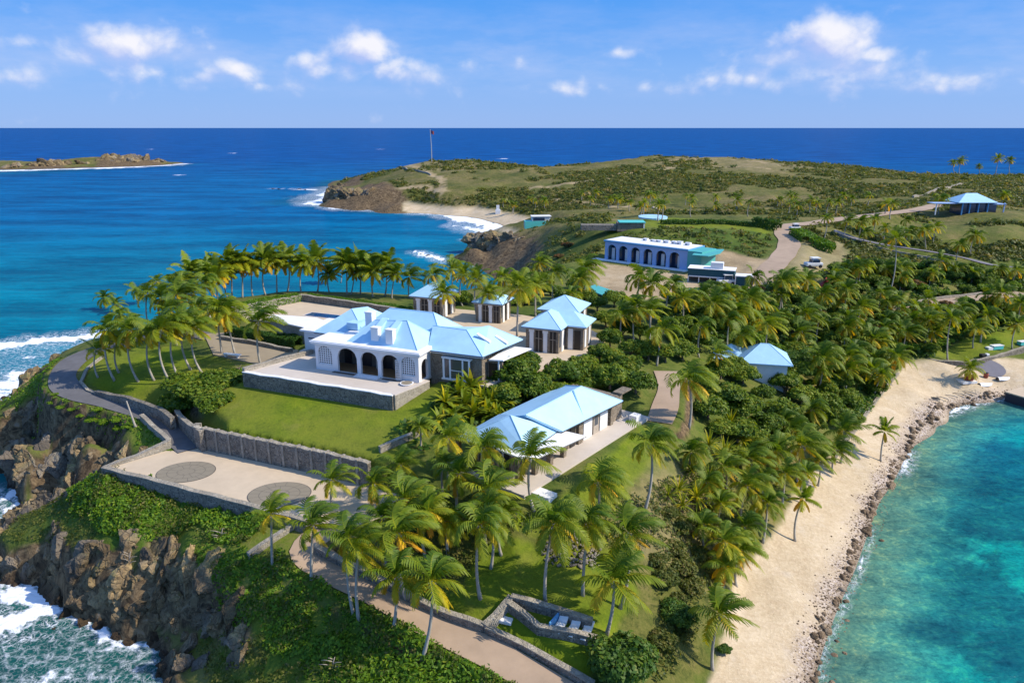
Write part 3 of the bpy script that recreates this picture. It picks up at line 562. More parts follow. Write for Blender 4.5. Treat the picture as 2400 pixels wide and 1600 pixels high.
lawn = t.mix(t.mrange(nA, .40, .62, 0, .6), lawn, (.17, .165, .028)); lawn = t.mix(t.mrange(t.noise(g, .9, 5, .7), .55, .72, 0, .5), lawn, (.055, .085, .010)); lawn = t.mix(t.mrange(t.noise(g, .22, 4, .6), .58, .72, 0, .4), lawn, (.22, .20, .05))
c = t.mix(t.attr('lawn'), c, lawn)
dirt = t.ramp(ncomb, [(.4, (.25, .18, .10)), (.55, (.40, .30, .18)), (.7, (.50, .40, .27))]); c = t.mix(t.attr('dirt'), c, dirt)
rk = t.ramp(t.noise(g, .6, 8, .75, 1.5), [(.34, (.025, .018, .012)), (.46, (.09, .062, .036)), (.58, (.20, .14, .075)), (.70, (.24, .20, .15))])
c = t.mix(t.attr('rock'), c, rk)
sand = t.ramp(t.math('ADD', t.math('MULTIPLY', nC, .5), t.math('MULTIPLY', nB, .5)), [(.35, (.42, .32, .20)), (.5, (.54, .43, .285)), (.66, (.65, .535, .38))])
peb = t.voro(g, 7, out='Color'); pebc = t.ramp(t.new('ShaderNodeSeparateColor', i_0=peb).outputs[0], [(0, (.12, .08, .055)), (.4, (.32, .25, .20)), (1, (.60, .52, .47))])
gsd = t.new('ShaderNodeMapping', i_Vector=g, i_Rotation=(0, 0, R(-62)), i_Scale=(.25, 2.2, 1)).outputs[0]; sand = t.mix(t.mrange(t.noise(gsd, 1.6, 5, .7), .45, .7, 0, .4), sand, (.42, .30, .19)); sand = t.mix(t.mrange(t.noise(g, 7, 4, .75), .66, .74, 0, .7), sand, (.16, .11, .07)); sand = t.mix(t.mrange(t.noise(g, .4, 5, .65), .54, .68, 0, .4), sand, (.60, .52, .42))
sand = t.mix(t.math('MULTIPLY', t.attr('pebble'), t.mrange(nC, .38, .5)), sand, pebc)
wetz = t.math('ADD', t.new('ShaderNodeSeparateXYZ', i_0=g).outputs[2], t.math('MULTIPLY', nB, .35)); sand = t.mix(t.mrange(wetz, .22, .52, .6, 0), sand, (.19, .14, .09))
c = t.mix(t.attr('sand'), c, sand)
t.set(b.inputs['Base Color'], c); b.inputs['Roughness'].default_value = .95; b.inputs['Specular IOR Level'].default_value = .15
hh = t.math('ADD', t.math('MULTIPLY', nB, .7), t.math('MULTIPLY', nC, .3))
t.set(b.inputs['Normal'], t.bump(hh, .6, .5)); MATS['ground'] = m
shore_e = [P(*q, .3) for q in [(1905, 1640), (1935, 1500), (1965, 1420), (2000, 1340), (2035, 1240), (2062, 1170), (2095, 1120), (2130, 1050), (2170, 990), (2210, 962), (2280, 940), (2360, 928), (2420, 925)]]
m_peb = 1-sstep((poly_dist(GX, GY, shore_e, False)-.4+edge_n*2.8)/2.8)
me = np_mesh('ground', np.stack([GX, GY, GZ], -1).reshape(-1, 3), Fq, m, {'lawn': m_lawn.ravel(), 'sand': m_sand.ravel(), 'rock': m_rock.ravel(), 'dirt': m_dirt.ravel(), 'dry': m_dry.ravel(), 'bright': m_bright.ravel(), 'pebble': m_peb.ravel()}, smooth=True)
tag(link('ground', me), kind='structure')

# ---------------------------------------------------------------- sea
SR, SC, SD0, SK, SU = 560, 620, 14.0, .0152, 1.7
rows = SD0*np.exp(SK*np.arange(SR)); us = np.linspace(-SU, SU, SC)
SX = rows[:, None]*us[None, :]; SY = np.repeat(rows[:, None], SC, 1)
depth = np.where(SY < 1000, -ground_np(SX, SY), 4)
pxx = 1200+F*SX/(SY*CP+HC*SP); 
def lin(r, g_, b_): return np.array([((q/255+.055)/1.055)**2.4 if q > 10 else q/255/12.92 for q in (r, g_, b_)])
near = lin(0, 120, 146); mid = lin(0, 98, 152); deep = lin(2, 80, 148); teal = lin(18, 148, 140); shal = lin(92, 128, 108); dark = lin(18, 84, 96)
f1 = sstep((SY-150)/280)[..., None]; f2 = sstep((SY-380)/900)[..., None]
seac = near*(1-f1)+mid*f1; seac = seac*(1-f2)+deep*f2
east = (SX > 5) & (SY < 150)
dE = poly_dist(SX, SY, shore_e, False)
pat = fbm(SX, SY, 3, 5, .07); pat2 = fbm(SX, SY, 4, 5, .5)
eb = sstep((dE-1+pat2*3)/13)[..., None]; ecol = shal*(1-eb)+teal*eb
reef = (sstep((pat+(pat2-.5)*.25-.50)/.07)*sstep((dE-4)/6)*.8)[..., None]; ecol = ecol*(1-reef)+dark*reef
farE = sstep((SY-72)/40)[..., None]; ecol = ecol*(1-farE*.38*eb)+lin(4, 104, 150)*farE*.38*eb
for px, py, rx, ry in [(2295, 1245, 3.0, 2.4), (2330, 1535, 2.6, 2.0), (2180, 1480, 3, 2)]:
    cx, cy, _ = P(px, py, 0); rb = (1-sstep((np.hypot((SX-cx)/rx, (SY-cy)/ry)+(pat2-.5)*.8-.5)/.7))[..., None]*.8; ecol = ecol*(1-rb)+dark*rb
wE = sstep((40-dE)/30)[..., None]*east[..., None]
seac = seac*(1-wE)+ecol*wE
dE2 = sstep((3.2-np.clip(depth, 0, 9))/2.6)[..., None]*(1-wE); seac = seac*(1-.45*dE2)+lin(20, 95, 95)*.45*dE2
sw = (SX < -8) & (SY < 92); gw = (sw*sstep((100-SY)/20))[..., None]; seac = seac*(1-gw)+lin(28, 88, 84)*gw
bay = np.exp(-((SX+15)**2/90**2+(SY-300)**2/100**2))[..., None]; seac = seac*(1-.45*bay)+lin(0, 118, 155)*.45*bay
# foam: heavy where waves break, lace behind
foam = np.zeros(SX.shape); lace = np.zeros(SX.shape)
fn = fbm(SX, SY, 12, 5, .35); fn2 = fbm(SX, SY*.6, 13, 5, .10); fn3 = fbm(SX, SY, 14, 3, 1.1)
def fo(spec, width, amt=1.0, lc=2.5, ay=1.0):
    global foam, lace
    pl = [P(*q, 0) for q in spec]; d = poly_dist(SX, SY, pl, False)
    d = d+((fn if width < 5 else fn2)-.5)*width*1.7+(fn3-.5)*width*.9
    foam = np.maximum(foam, (1-sstep((d-width*.35)/(width*.8)))*amt); lace = np.maximum(lace, (1-sstep((d-width)/(width*lc)))*amt)
fo([(-80, 835), (0, 812), (60, 804), (130, 797), (195, 790)], 4.0, 1.0, 1.5)
fo([(0, 850), (60, 840), (130, 815)], 3.0, .45, 3); fo([(0, 900), (40, 880), (10, 925)], 3.5, .8, 2)
fo([(-60, 1400), (0, 1392), (70, 1385), (112, 1392)], 2.0, .92, 2.5); fo([(-60, 1480), (0, 1470), (70, 1450), (120, 1430)], 2.0, .85, 2.5)
fo([(0, 1540), (130, 1520), (260, 1520), (370, 1530)], 2.4, .42, 4); fo([(60, 1590), (240, 1570), (360, 1560)], 1.6, .5, 3)
fo([(0, 1165), (60, 1150), (120, 1145)], 2.5, .8, 1.5); fo([(0, 1195), (50, 1180), (90, 1165)], 1.5, .7, 2)
fo([(0, 1368), (112, 1366), (132, 1400), (165, 1445), (225, 1465), (250, 1494), (300, 1510), (372, 1506)], .7, .7, 2)
fo([(775, 478), (800, 487), (870, 491), (960, 492), (1040, 500)], 8, 1.0, 1); fo([(960, 494), (1040, 502), (1100, 514), (1150, 530), (1190, 538)], 9, 1.05, .8)
fo([(1090, 530), (1130, 545), (1170, 545)], 8, .75, 1); fo([(1100, 562), (1130, 555), (1160, 550)], 3, .5, 1); fo([(740, 478), (755, 462), (775, 450), (790, 440)], 9, .75, 1.5)
fo([(628, 443), (660, 443)], 3, .8, .5); fo([(690, 443), (740, 445)], 4, .9, .5)
fo([(975, 590), (1005, 600), (1045, 612)], 2.5, .9, 1); fo([(1100, 598), (1140, 610), (1170, 622)], 3, .8, 1); fo([(1120, 625), (1160, 632)], 2.5, .6, 1)
fo([(-100, 401), (0, 400), (100, 398), (200, 395), (300, 392), (385, 387)], 16, 1.0, .6); fo([(380, 387), (430, 384)], 9, .9, .6)
fo([(2165, 1003), (2185, 985), (2240, 960), (2330, 936), (2365, 930)], .8, .85, 1.3); fo([(2110, 1110), (2135, 1060)], .6, .6, 2); fo([(2180, 992), (2200, 984)], .8, .6, 2)
fo([(1900, 1640), (1945, 1490), (2012, 1335), (2045, 1240)], .25, .45, 3)
for px, py, ww in [(272, 345, 5), (350, 350, 4), (545, 359, 3), (545, 386, 3), (1180, 372, 4), (420, 410, 3), (890, 350, 3)]: fo([(px-5, py), (px+6, py)], ww, .9, .3)
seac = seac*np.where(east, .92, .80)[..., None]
V = np.stack([SX, SY, np.zeros(SX.shape)], -1).reshape(-1, 3)
idx = np.arange(SR*SC).reshape(SR, SC); Fq = np.stack([idx[:-1, :-1], idx[:-1, 1:], idx[1:, 1:], idx[1:, :-1]], -1).reshape(-1, 4)
m = bpy.data.materials.new('sea_water'); m.use_nodes = True; t = NT(m.node_tree); b = m.node_tree.nodes['Principled BSDF']
g = t.new('ShaderNodeNewGeometry').outputs['Position']
gs = t.new('ShaderNodeMapping', i_Vector=g, i_Rotation=(0, 0, R(12)), i_Scale=(.35, 1.0, 1.0)).outputs[0]
sepg = t.new('ShaderNodeSeparateXYZ', i_0=g).outputs
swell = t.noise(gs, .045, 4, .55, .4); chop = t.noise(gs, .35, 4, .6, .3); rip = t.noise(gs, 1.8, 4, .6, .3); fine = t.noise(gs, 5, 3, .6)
base = t.attr('water', 'Color')
bn = t.math('ADD', t.math('MULTIPLY', t.noise(g, .55, 6, .72, .8), .6), t.math('MULTIPLY', t.noise(g, 2.6, 5, .75), .4)); bedc = t.ramp(bn, [(.38, (.30, .48, .58)), (.47, (.72, .84, .9)), (.54, (1.15, 1.1, 1.0)), (.63, (3.0, 1.75, 1.15))])
base = t.mix(t.math('MULTIPLY', t.attr('bed'), .85), base, t.mix(1.0, base, bedc, 'MULTIPLY'))
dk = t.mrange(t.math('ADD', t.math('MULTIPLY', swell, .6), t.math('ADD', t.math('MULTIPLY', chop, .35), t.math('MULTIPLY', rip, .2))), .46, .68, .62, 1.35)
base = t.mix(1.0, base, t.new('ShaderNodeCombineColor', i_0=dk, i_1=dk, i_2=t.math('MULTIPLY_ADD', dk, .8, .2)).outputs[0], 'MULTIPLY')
wg = t.new('ShaderNodeVectorMath', operation='ADD', i_0=g, i_1=t.new('ShaderNodeVectorMath', operation='SCALE', i_0=t.noise(g, .7, 3, .6, 0, 'Color'), i_Scale=1.6).outputs[0]).outputs[0]
e1 = t.voro(wg, .75, 'DISTANCE_TO_EDGE'); e2 = t.voro(wg, 2.2, 'DISTANCE_TO_EDGE')
la = t.attr('lace'); fm = t.attr('foam')
net = t.math('MAXIMUM', t.mrange(e1, .0, .13, 1, 0), t.math('MULTIPLY', t.mrange(e2, .0, .12, 1, 0), .75))
brk = t.noise(g, 1.1, 5, .7)
lacev = t.math('MULTIPLY', t.math('MULTIPLY', net, t.mrange(brk, .38, .6)), t.mrange(la, .05, .8, 0, 1.0))
solid = t.mrange(t.math('ADD', fm, t.math('ADD', t.math('MULTIPLY', t.math('SUBTRACT', brk, .5), 1.2), t.math('MULTIPLY', t.math('SUBTRACT', t.noise(gs, .22, 4, .6), .5), 1.2))), .46, .70)
fv = t.math('MAXIMUM', lacev, solid, clamp=True)
base = t.mix(fv, base, (.80, .84, .90))
h = t.math('ADD', t.math('MULTIPLY', chop, .9), t.math('ADD', t.math('MULTIPLY', rip, .3), t.math('ADD', t.math('MULTIPLY', fine, .08), t.math('MULTIPLY', fv, .35))))
h = t.math('ADD', h, t.math('MULTIPLY', swell, 4.0))
nrm = t.bump(h, .55, 1.0); t.n.remove(b)
df = t.new('ShaderNodeBsdfDiffuse', i_Color=base, i_Normal=nrm); gl = t.new('ShaderNodeBsdfGlossy', i_Roughness=.18, i_Normal=nrm)
lw_ = t.new('ShaderNodeLayerWeight', i_Blend=.25, i_Normal=nrm).outputs['Fresnel']
fac = t.math('MULTIPLY', t.mrange(lw_, .0, 1.0, .018, .15), t.mrange(fv, 0, 1, 1, 0))
mx = t.new('ShaderNodeMixShader', i_0=fac, i_1=df.outputs[0], i_2=gl.outputs[0]); t.l.new(mx.outputs[0], t.n['Material Output'].inputs[0]); MATS['sea'] = m
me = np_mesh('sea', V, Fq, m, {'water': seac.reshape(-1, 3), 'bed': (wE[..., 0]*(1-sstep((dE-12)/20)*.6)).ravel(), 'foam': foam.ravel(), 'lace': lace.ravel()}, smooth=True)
tag(link('sea', me), kind='structure')
# ---------------------------------------------------------------- roads, pavings and walls
def ribbon(name, key, mat, w=None, lift=.06):
    ptsr, width = ROADS[key]; width = w or width; mb = MB(); vs = []; n = len(ptsr); K = 7
    for i, p in enumerate(ptsr):
        d = ptsr[min(i+1, n-1)]-ptsr[max(i-1, 0)]; d.z = 0; d.normalize(); s = Vector((-d.y, d.x, 0))
        for k in range(K):
            q = p+s*((k/(K-1)-.5)*(width+.25*math.sin(i*.7+k))); vs.append((q.x, q.y, max(p.z, ground(q.x, q.y))+lift))
    fs = [(i*K+k, (i+1)*K+k, (i+1)*K+k+1, i*K+k+1) for i in range(n-1) for k in range(K-1)]
    mb.add(vs, fs); return tag(mb.build(name, MATS[mat], smooth=True), kind='structure')
ribbon('coast_road', 'coast_road', 'asphalt')
ribbon('track', 'lower_track', 'concrete_track')
ribbon('hill_road', 'hill_road', 'concrete_track', 5.5, .12)
ribbon('garden_path', 'garden_path', 'concrete_track')
ribbon('sandy_track', 'east_track', 'concrete_track', 5, .12)
ribbon('slope_road', 'slope_track', 'slate_paving', 2.2, .12)
def slab(name, poly, z, mat, th=.25, **kw):
    mb = MB(); mb.prism([p[:2] for p in poly], z-th, z); o = mb.build(name, MATS[mat]); return tag(o, kind='structure')
slab('plaza', PLAZA, 10.58, 'paving'); slab('house_terrace', TERR[:6]+TERR[7:], 16.3, 'terrace_paving'); slab('courtyard', COURT, 16.0, 'paving'); slab('parking', PARK, 14.52, 'parking_paving')
slab('beach_landing', [P(*q, 2.9) for q in [(2120, 855), (2180, 842), (2290, 862), (2400, 862), (2400, 905), (2290, 880), (2200, 905), (2130, 930), (2060, 1010), (2015, 1035), (1960, 1100), (2000, 1040), (2080, 925)]][:1]+[P(*q, 2.75) for q in [(2180, 850), (2255, 866), (2290, 874), (2270, 900), (2195, 915), (2120, 960), (2040, 1045), (1990, 1075), (2045, 985), (2095, 905)]], 2.82, 'paving', 1.2) if False else None
def wall(path, h, th, mat, label, cat='wall', group=None, base=None, cop=True, ztop=None, rib=0, name='stone_wall', step=1.4, cmat='coping', sink=.6):
    """free-standing or retaining wall along plan points (x,y,(z)); ztop gives explicit top heights per point"""
    P0 = [Vector((p[0], p[1], 0)) for p in path]; fine = []; tops = []
    for i in range(len(P0)-1):
        n = max(1, int((P0[i+1]-P0[i]).length/step))
        for k in range(n):
            f = k/n; fine.append(P0[i].lerp(P0[i+1], f)); tops.append(None if ztop is None else ztop[i]+(ztop[i+1]-ztop[i])*f)
    fine.append(P0[-1]); tops.append(None if ztop is None else ztop[-1])
    o = empty(name, (fine[0].x, fine[0].y, ground(fine[0].x, fine[0].y)), label, cat, group)
    n = len(fine); body, cp = MB(), MB(); L, C = [], []
    for i, p in enumerate(fine):
        d = (fine[min(i+1, n-1)]-fine[max(i-1, 0)]).normalized(); s = Vector((-d.y, d.x, 0))
        gz = min(ground(p.x+s.x*k, p.y+s.y*k) for k in (-th, 0, th)); gm = ground(p.x, p.y)
        zt = tops[i] if tops[i] is not None else gm+h
        zt += .05*math.sin(i*2.1)+.03*math.sin(i*5.3)
        zb = (base if base is not None else gz)-sink
        L.append((p, s, zb, zt))
    def sweep(mb, off0, off1, zf0, zf1):
        vs = []
        for p, s, zb, zt in L:
            a, b2 = p+s*off0, p+s*off1; z0, z1 = zf0(zb, zt), zf1(zb, zt)
            vs += [(a.x, a.y, z0), (b2.x, b2.y, z0), (b2.x, b2.y, z1), (a.x, a.y, z1)]
        fs = []
        for i in range(n-1):
            for k in range(4): fs.append((i*4+k, i*4+(k+1) % 4, (i+1)*4+(k+1) % 4, (i+1)*4+k))
        fs += [(0, 3, 2, 1), tuple((n-1)*4+k for k in range(4))]; mb.add(vs, fs)
    sweep(body, -th/2, th/2, lambda a, b2: a, lambda a, b2: b2-.09); body.build('masonry', MATS[mat], o)
    if cop: sweep(cp, -th/2-.05, th/2+.05, lambda a, b2: b2-.088, lambda a, b2: b2+.02); cp.build('coping', MATS[cmat], o)
    if rib:
        acc = 0
        for i in range(n-1):
            p, s, zb, zt = L[i]
            if i % rib == 0:
                d = (fine[i+1]-p).normalized(); q = p; mb = MB(); fr = Frame(q.x, q.y, math.atan2(d.y, d.x))
                mb.box(fr, -.14, .14, -th/2-.10, th/2+.10, zb, zt+.10); mb.build('pier', MATS['coping'], o)
    return o
wp = lambda *a: [W(*q) for q in a]
wall([W(-6.4, -14.1), W(-6.1, -14.75), W(12, -15.1), W(17.5, -15.6)], 0, .5, 'wall_stone', 'long shaded stone retaining wall with pale piers between lawn and plaza', base=10.3, ztop=[13.2, 13.2, 13.25, 13.3], rib=3, step=.62)
wall([P(472, 1010, 13.1), P(445, 985, 13.1), P(420, 960, 13.2), P(405, 930, 13.3)], 0, .5, 'wall_stone', 'dark stone wall curving up beside the asphalt road at the corner of the lawn', ztop=[13.2, 12.7, 12.4, 12.2])
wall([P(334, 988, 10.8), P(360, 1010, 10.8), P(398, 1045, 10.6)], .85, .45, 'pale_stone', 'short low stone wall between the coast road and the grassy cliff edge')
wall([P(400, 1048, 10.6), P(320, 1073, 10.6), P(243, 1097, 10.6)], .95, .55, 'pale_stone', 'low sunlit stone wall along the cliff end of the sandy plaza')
wall([P(243, 1100, 10.6), P(400, 1140, 10.6), P(620, 1198, 10.6), P(722, 1228, 10.5)], 0, .5, 'wall_stone', 'low dark parapet wall above the green bluff, edging the plaza on the sea side', ztop=[10.95]*4, cmat='coping')
wall([P(722, 1228, 10.4), P(690, 1237, 9.7), P(580, 1290, 9.3)], .55, .45, 'pale_stone', 'low stone wall closing the upper end of the lower track')
wall([P(571, 872, 16.3), P(922, 927, 16.3)], 0, .5, 'wall_stone', 'shaded stone retaining wall facing the lawn under the white terrace', base=14.2, ztop=[16.42, 16.42], cmat='white_roof_paint')  # shade is in the stone colour here; the sunlit return gets the paler stone
wall([P(922, 927, 16.3), P(962, 910, 16.3), P(1003, 893, 16.3)], 0, .5, 'pale_stone', 'sunlit stone retaining wall at the right end of the white terrace', base=14.2, ztop=[16.42, 16.42, 16.35], cmat='terrace_paving')
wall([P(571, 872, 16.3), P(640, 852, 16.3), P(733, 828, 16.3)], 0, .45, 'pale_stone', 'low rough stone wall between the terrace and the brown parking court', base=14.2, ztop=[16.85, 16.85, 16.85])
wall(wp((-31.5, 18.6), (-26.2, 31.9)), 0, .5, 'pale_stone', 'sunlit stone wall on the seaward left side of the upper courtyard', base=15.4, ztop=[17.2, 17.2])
wall(wp((-26.2, 31.9), (-14, 30.6), (-3.4, 29.2)), 0, .5, 'wall_stone', 'shaded stone wall along the back of the upper courtyard below the clipped hedge', base=15.4, ztop=[17.2, 17.15, 17.1])  # darker stone paints the shade on this side of the courtyard wall
wall([P(516, 793, 14.6), P(600, 806, 14.6), P(684, 824, 14.6)], .65, .4, 'wall_stone', 'low stone kerb wall behind the brown parking court')
wall([P(225, 915, 12.2), P(300, 935, 12.2), P(375, 962, 12.2), P(405, 985, 12)], 0, .6, 'wall_stone', 'rough dry stone retaining wall below the palm grove on the inner side of the road', base=10.6, ztop=[12.3, 12.6, 12.7, 12.5], cop=False)
wall([P(247, 838, 13), P(205, 862, 12.8), P(188, 890, 12.5), P(205, 908, 12.3), P(228, 916, 12.2)], .35, .3, 'pale_stone', 'thin pale kerb curving round the palm grove lawn')
wall([P(735, 1288, 9.2), P(800, 1322, 8.7), P(900, 1372, 8.2), P(985, 1420, 7.7), P(1060, 1452, 7.4), P(1135, 1475, 7.2)], .8, .45, 'wall_stone', 'long low stone wall on the garden side of the lower track')
wall([P(1135, 1478, 7.2), P(1160, 1445, 7.8), P(1198, 1408, 8.2)], .9, .5, 'pale_stone', 'short stone wall climbing from the track to the sunken lounger garden')
wall([P(1198, 1408, 8.2), P(1290, 1432, 8.0), P(1388, 1465, 7.6)], .9, .45, 'wall_stone', 'back stone wall of the sunken lounger garden')
wall([P(1194, 1420, 8.1), P(1225, 1450, 7.6), P(1262, 1480, 7.3), P(1300, 1490, 7.2), P(1400, 1512, 6.9)], .8, .45, 'wall_stone', 'zigzag stone wall in front of the white sun loungers')
wall([P(1140, 1478, 7.2), P(1230, 1518, 6.8), P(1300, 1560, 6.5), P(1390, 1615, 6.1)], .7, .45, 'wall_stone', 'low stone wall along the grass strip at the bottom edge of the photo')
wall([P(890, 1055, 13.6), P(935, 1035, 13.9), P(990, 1013, 14.2)], .7, .4, 'pale_stone', 'low pale stone wall at the right-hand foot of the lawn')
wall([P(2145, 842, 3.3), P(2200, 852, 3.2), P(2260, 856, 3.2), P(2330, 842, 3.3), P(2405, 820, 3.5)], 0, .45, 'wall_stone', 'curving stone wall between the beach landing and the turquoise lawn furniture', base=2.6, ztop=[4.0, 3.9, 3.9, 4.0, 4.4])
wall([P(1955, 548, 17.2), P(2010, 566, 15.9), P(2080, 582, 15), P(2160, 592, 14.2), P(2215, 602, 13.3)], .9, .5, 'pale_stone', 'long thin stone wall stepping down the hillside beside the sloping road', step=4)
wall([P(2140, 462, 17), P(2200, 445, 17.2), P(2260, 430, 17)], 1.0, .8, 'pale_stone', 'pale wall climbing the ridge behind the blue-roofed pavilion', step=5)
wall([P(905, 390, 12), P(960, 402, 14.5), P(1010, 412, 14.5)], 1.0, .8, 'pale_stone', 'pale wall running across the far hill below the flagpole', step=6)
wall([P(2090, 725, 8.3), P(2180, 702, 8.5), P(2300, 688, 8.4)], .7, .4, 'pale_stone', 'low wall behind the sandy track on the right', step=3)
# kerb of small pale stones between garden and beach
wall([P(1955, 1075, 2.6), P(2010, 1000, 2.9), P(2060, 930, 3.1), P(2105, 875, 3.3)], .35, .35, 'pale_stone', 'thin broken stone edging between the green thicket and the sandy track')

# circles laid in the plaza
def stone_circle(cx, cy, rx_px, label):
    x, y, _ = P(cx, cy, 10.6); r = rx_px/F*math.hypot(y, HC-10.6); n = 48
    o = empty('paved_circle', (x, y, 10.58), label, 'paving', 'round flagstone circles in the plaza')
    mb = MB(); mb.add([(x+r*math.cos(k*2*math.pi/n), y+r*.82*math.sin(k*2*math.pi/n), 10.60) for k in range(n)], [tuple(range(n))]); mb.build('mortar_bed', MATS['joint'], o)
    mb = MB(); rnd = random.Random(cx)
    rings = [(0, .30, 6), (.30, .64, 10), (.64, .975, 15)]
    for r0, r1, k in rings:
        off_ = rnd.random(); wj = [rnd.uniform(-.2, .2) for _ in range(k)]
        for i in range(k):
            a0 = (i+off_+wj[i])*2*math.pi/k; a1 = (i+1+off_+wj[(i+1) % k])*2*math.pi/k; g0 = .035/r/max(r0, .1)*.5; g1 = .035/r/r1*.5
            rr0, rr1 = r0*r+.02, r1*r-.02; st = 5
            if r0 == 0: pts = [(x, y)]
            else: pts = [(x+rr0*math.cos(a0+g0+(a1-a0-2*g0)*j/st), y+rr0*math.sin(a0+g0+(a1-a0-2*g0)*j/st)) for j in range(st+1)]
            pts += [(x+rr1*math.cos(a1-g1-(a1-a0-2*g1)*j/st), y+rr1*math.sin(a1-g1-(a1-a0-2*g1)*j/st)) for j in range(st+1)]
            mb.add([(q[0], y+(q[1]-y)*.82, 10.615) for q in pts], [tuple(range(len(pts)))])
    mb.build('flagstones', MATS['flag_stone'], o)
stone_circle(436, 1105, 66, 'flagstone circle in the sandy plaza nearer the cliff end')
stone_circle(655, 1157, 72, 'flagstone circle in the sandy plaza nearer the palms')
mb = MB(); x, y, _ = P(395, 1122, 10.6); fr = Frame(x, y, W.th)
mb.box(fr, -1.7, 1.7, -.9, .9, 10.5, 10.597); tag(mb.build('flagstone_apron', MATS['flag_stone']), 'small flagstone apron joining the left circle to the parapet', 'paving')

# ---------------------------------------------------------------- buildings
def hip(mb, fr, a0, a1, b0, b1, ze, zr, mi=0, th=.14, along=None):
    """hip roof solid over a rectangle"""
    w_, d_ = a1-a0, b1-b0; k = min(w_, d_)/2
    if w_ >= d_: r0, r1 = (a0+k, (b0+b1)/2), (a1-k, (b0+b1)/2)
    else: r0, r1 = ((a0+a1)/2, b0+k), ((a0+a1)/2, b1-k)
    v = [fr(a0, b0, ze), fr(a1, b0, ze), fr(a1, b1, ze), fr(a0, b1, ze), fr(*r0, zr), fr(*r1, zr)]+[fr(a0, b0, ze-th), fr(a1, b0, ze-th), fr(a1, b1, ze-th), fr(a0, b1, ze-th)]
    if w_ >= d_: f = [(0, 1, 5, 4), (1, 2, 5), (2, 3, 4, 5), (3, 0, 4)]
    else: f = [(0, 1, 4), (1, 2, 5, 4), (2, 3, 5), (3, 0, 4, 5)]
    f += [(6, 7, 1, 0), (7, 8, 2, 1), (8, 9, 3, 2), (9, 6, 0, 3), (9, 8, 7, 6)]
    mb.add(v, f, mi); return v
def ridges(mb, v, pairs, r=.05):
    for i, j in pairs: mb.tube([v[i], v[j]], [r, r], 6)
def arch_pts(c, w, z0, zs, n=10, point=0):
    """opening outline in wall plane: centre, width, sill, spring height, semi-ellipse top"""
    out = [(c-w/2, z0), (c+w/2, z0)]
    for k in range(n+1):
        a = math.pi*k/n; out.append((c+w/2*math.cos(a), zs+(w*.42+point*math.sin(a)**8)*math.sin(a)))
    return out
def arcade(mb, fr, axis, fixed, thick, lo, hi, z0, z1, openings, mi=0):
    """wall with arched openings: strips between and above. axis 'a' or 'b'; openings (centre,width,sill,spring)"""
    def bx(u0, u1, za, zb):
        if axis == 'a': mb.box(fr, u0, u1, min(fixed, fixed+thick), max(fixed, fixed+thick), za, zb, mi)
        else: mb.box(fr, min(fixed, fixed+thick), max(fixed, fixed+thick), u0, u1, za, zb, mi)
    cur = lo
    for c, w_, sill, spr in openings:
        bx(cur, c-w_/2, z0, z1)
        if sill > z0+.02: bx(c-w_/2, c+w_/2, z0, sill)
        n = 12
        pts = []
        for k in range(n+1):
            u = c-w_/2+w_*k/n; q = max(0, 1-((u-c)/(w_/2))**2); pts.append((u, spr+w_*.42*math.sqrt(q)))
        # spandrel solid
        vs = []; t0, t1 = fixed, fixed+thick
        for u, z in pts:
            for tt in (t0, t1):
                for zz in (z, z1): vs.append(fr(u, tt, zz) if axis == 'a' else fr(tt, u, zz))
        fs = []
        for k in range(n):
            o = k*4; p = (k+1)*4
            fs += [(o, p, p+1, o+1), (o+3, p+3, p+2, o+2), (o+2, p+2, p, o), (o+1, p+1, p+3, o+3)]
        fs = fs if (axis == 'a') == (thick > 0) else [tuple(reversed(q)) for q in fs]
        mb.add(vs, fs, mi); cur = c+w_/2
    bx(cur, hi, z0, z1)
def lattice(mb, fr, u0, u1, b, z0, z1, nu, nz, t=.09, arch=None):
    for k in range(nu+1):
        u = u0+(u1-u0)*k/nu; top = z1
        if arch: top = arch[0]+(u1-u0)*.42*math.sqrt(max(0, 1-((u-(u0+u1)/2)/((u1-u0)/2))**2))
        mb.box(fr, u-t/2, u+t/2, b, b+.05, z0, top)
    for k in range(nz+1):
        z = z0+(z1-z0)*k/nz; lo_, hi_ = u0, u1
        if arch and z > arch[0]:
            q = math.sqrt(max(0, 1-((z-arch[0])/((u1-u0)*.42))**2))*(u1-u0)/2; lo_, hi_ = (u0+u1)/2-q, (u0+u1)/2+q
        if hi_-lo_ > .1: mb.box(fr, lo_, hi_, b+.051, b+.095, z-t/2, z+t/2)

# --- main house
fl, zt = 16.32, 19.75
H = empty('main_house', W(7, 3, fl), 'large main house with blue roofs, white chimneys and arcaded white porch above the terrace', 'house')
p = MB()
ops = [(1.45, 2.1, fl+.75, 18.6), (4.75, 2.85, fl, 18.35), (7.95, 2.45, fl, 18.4), (10.95, 2.55, fl, 18.35), (13.45, 1.9, fl+.75, 18.6)]
arcade(p, W, 'a', 0, .35, 0, 14.9, fl-.1, zt, ops)
arcade(p, W, 'b', 14.9, -.35, .353, 3.0, fl-.1, zt, [(1.55, 1.7, fl, 18.2)])
arcade(p, W, 'b', 0, .35, .353, 3.4, fl-.1, zt, [(1.8, 1.9, fl, 18.3)])
p.build('porch_wall', MATS['white_plaster'], H)
p = MB(); p.box(W, .36, 14.54, .36, 3.3, fl-.05, fl+.04); p.build('porch_floor', MATS['brown_floor'], H)
p = MB(); p.box(W, .36, 14.5, 3.4, 3.6, fl, zt-.01); p.build('inner_wall', MATS['inside_wall'], H)
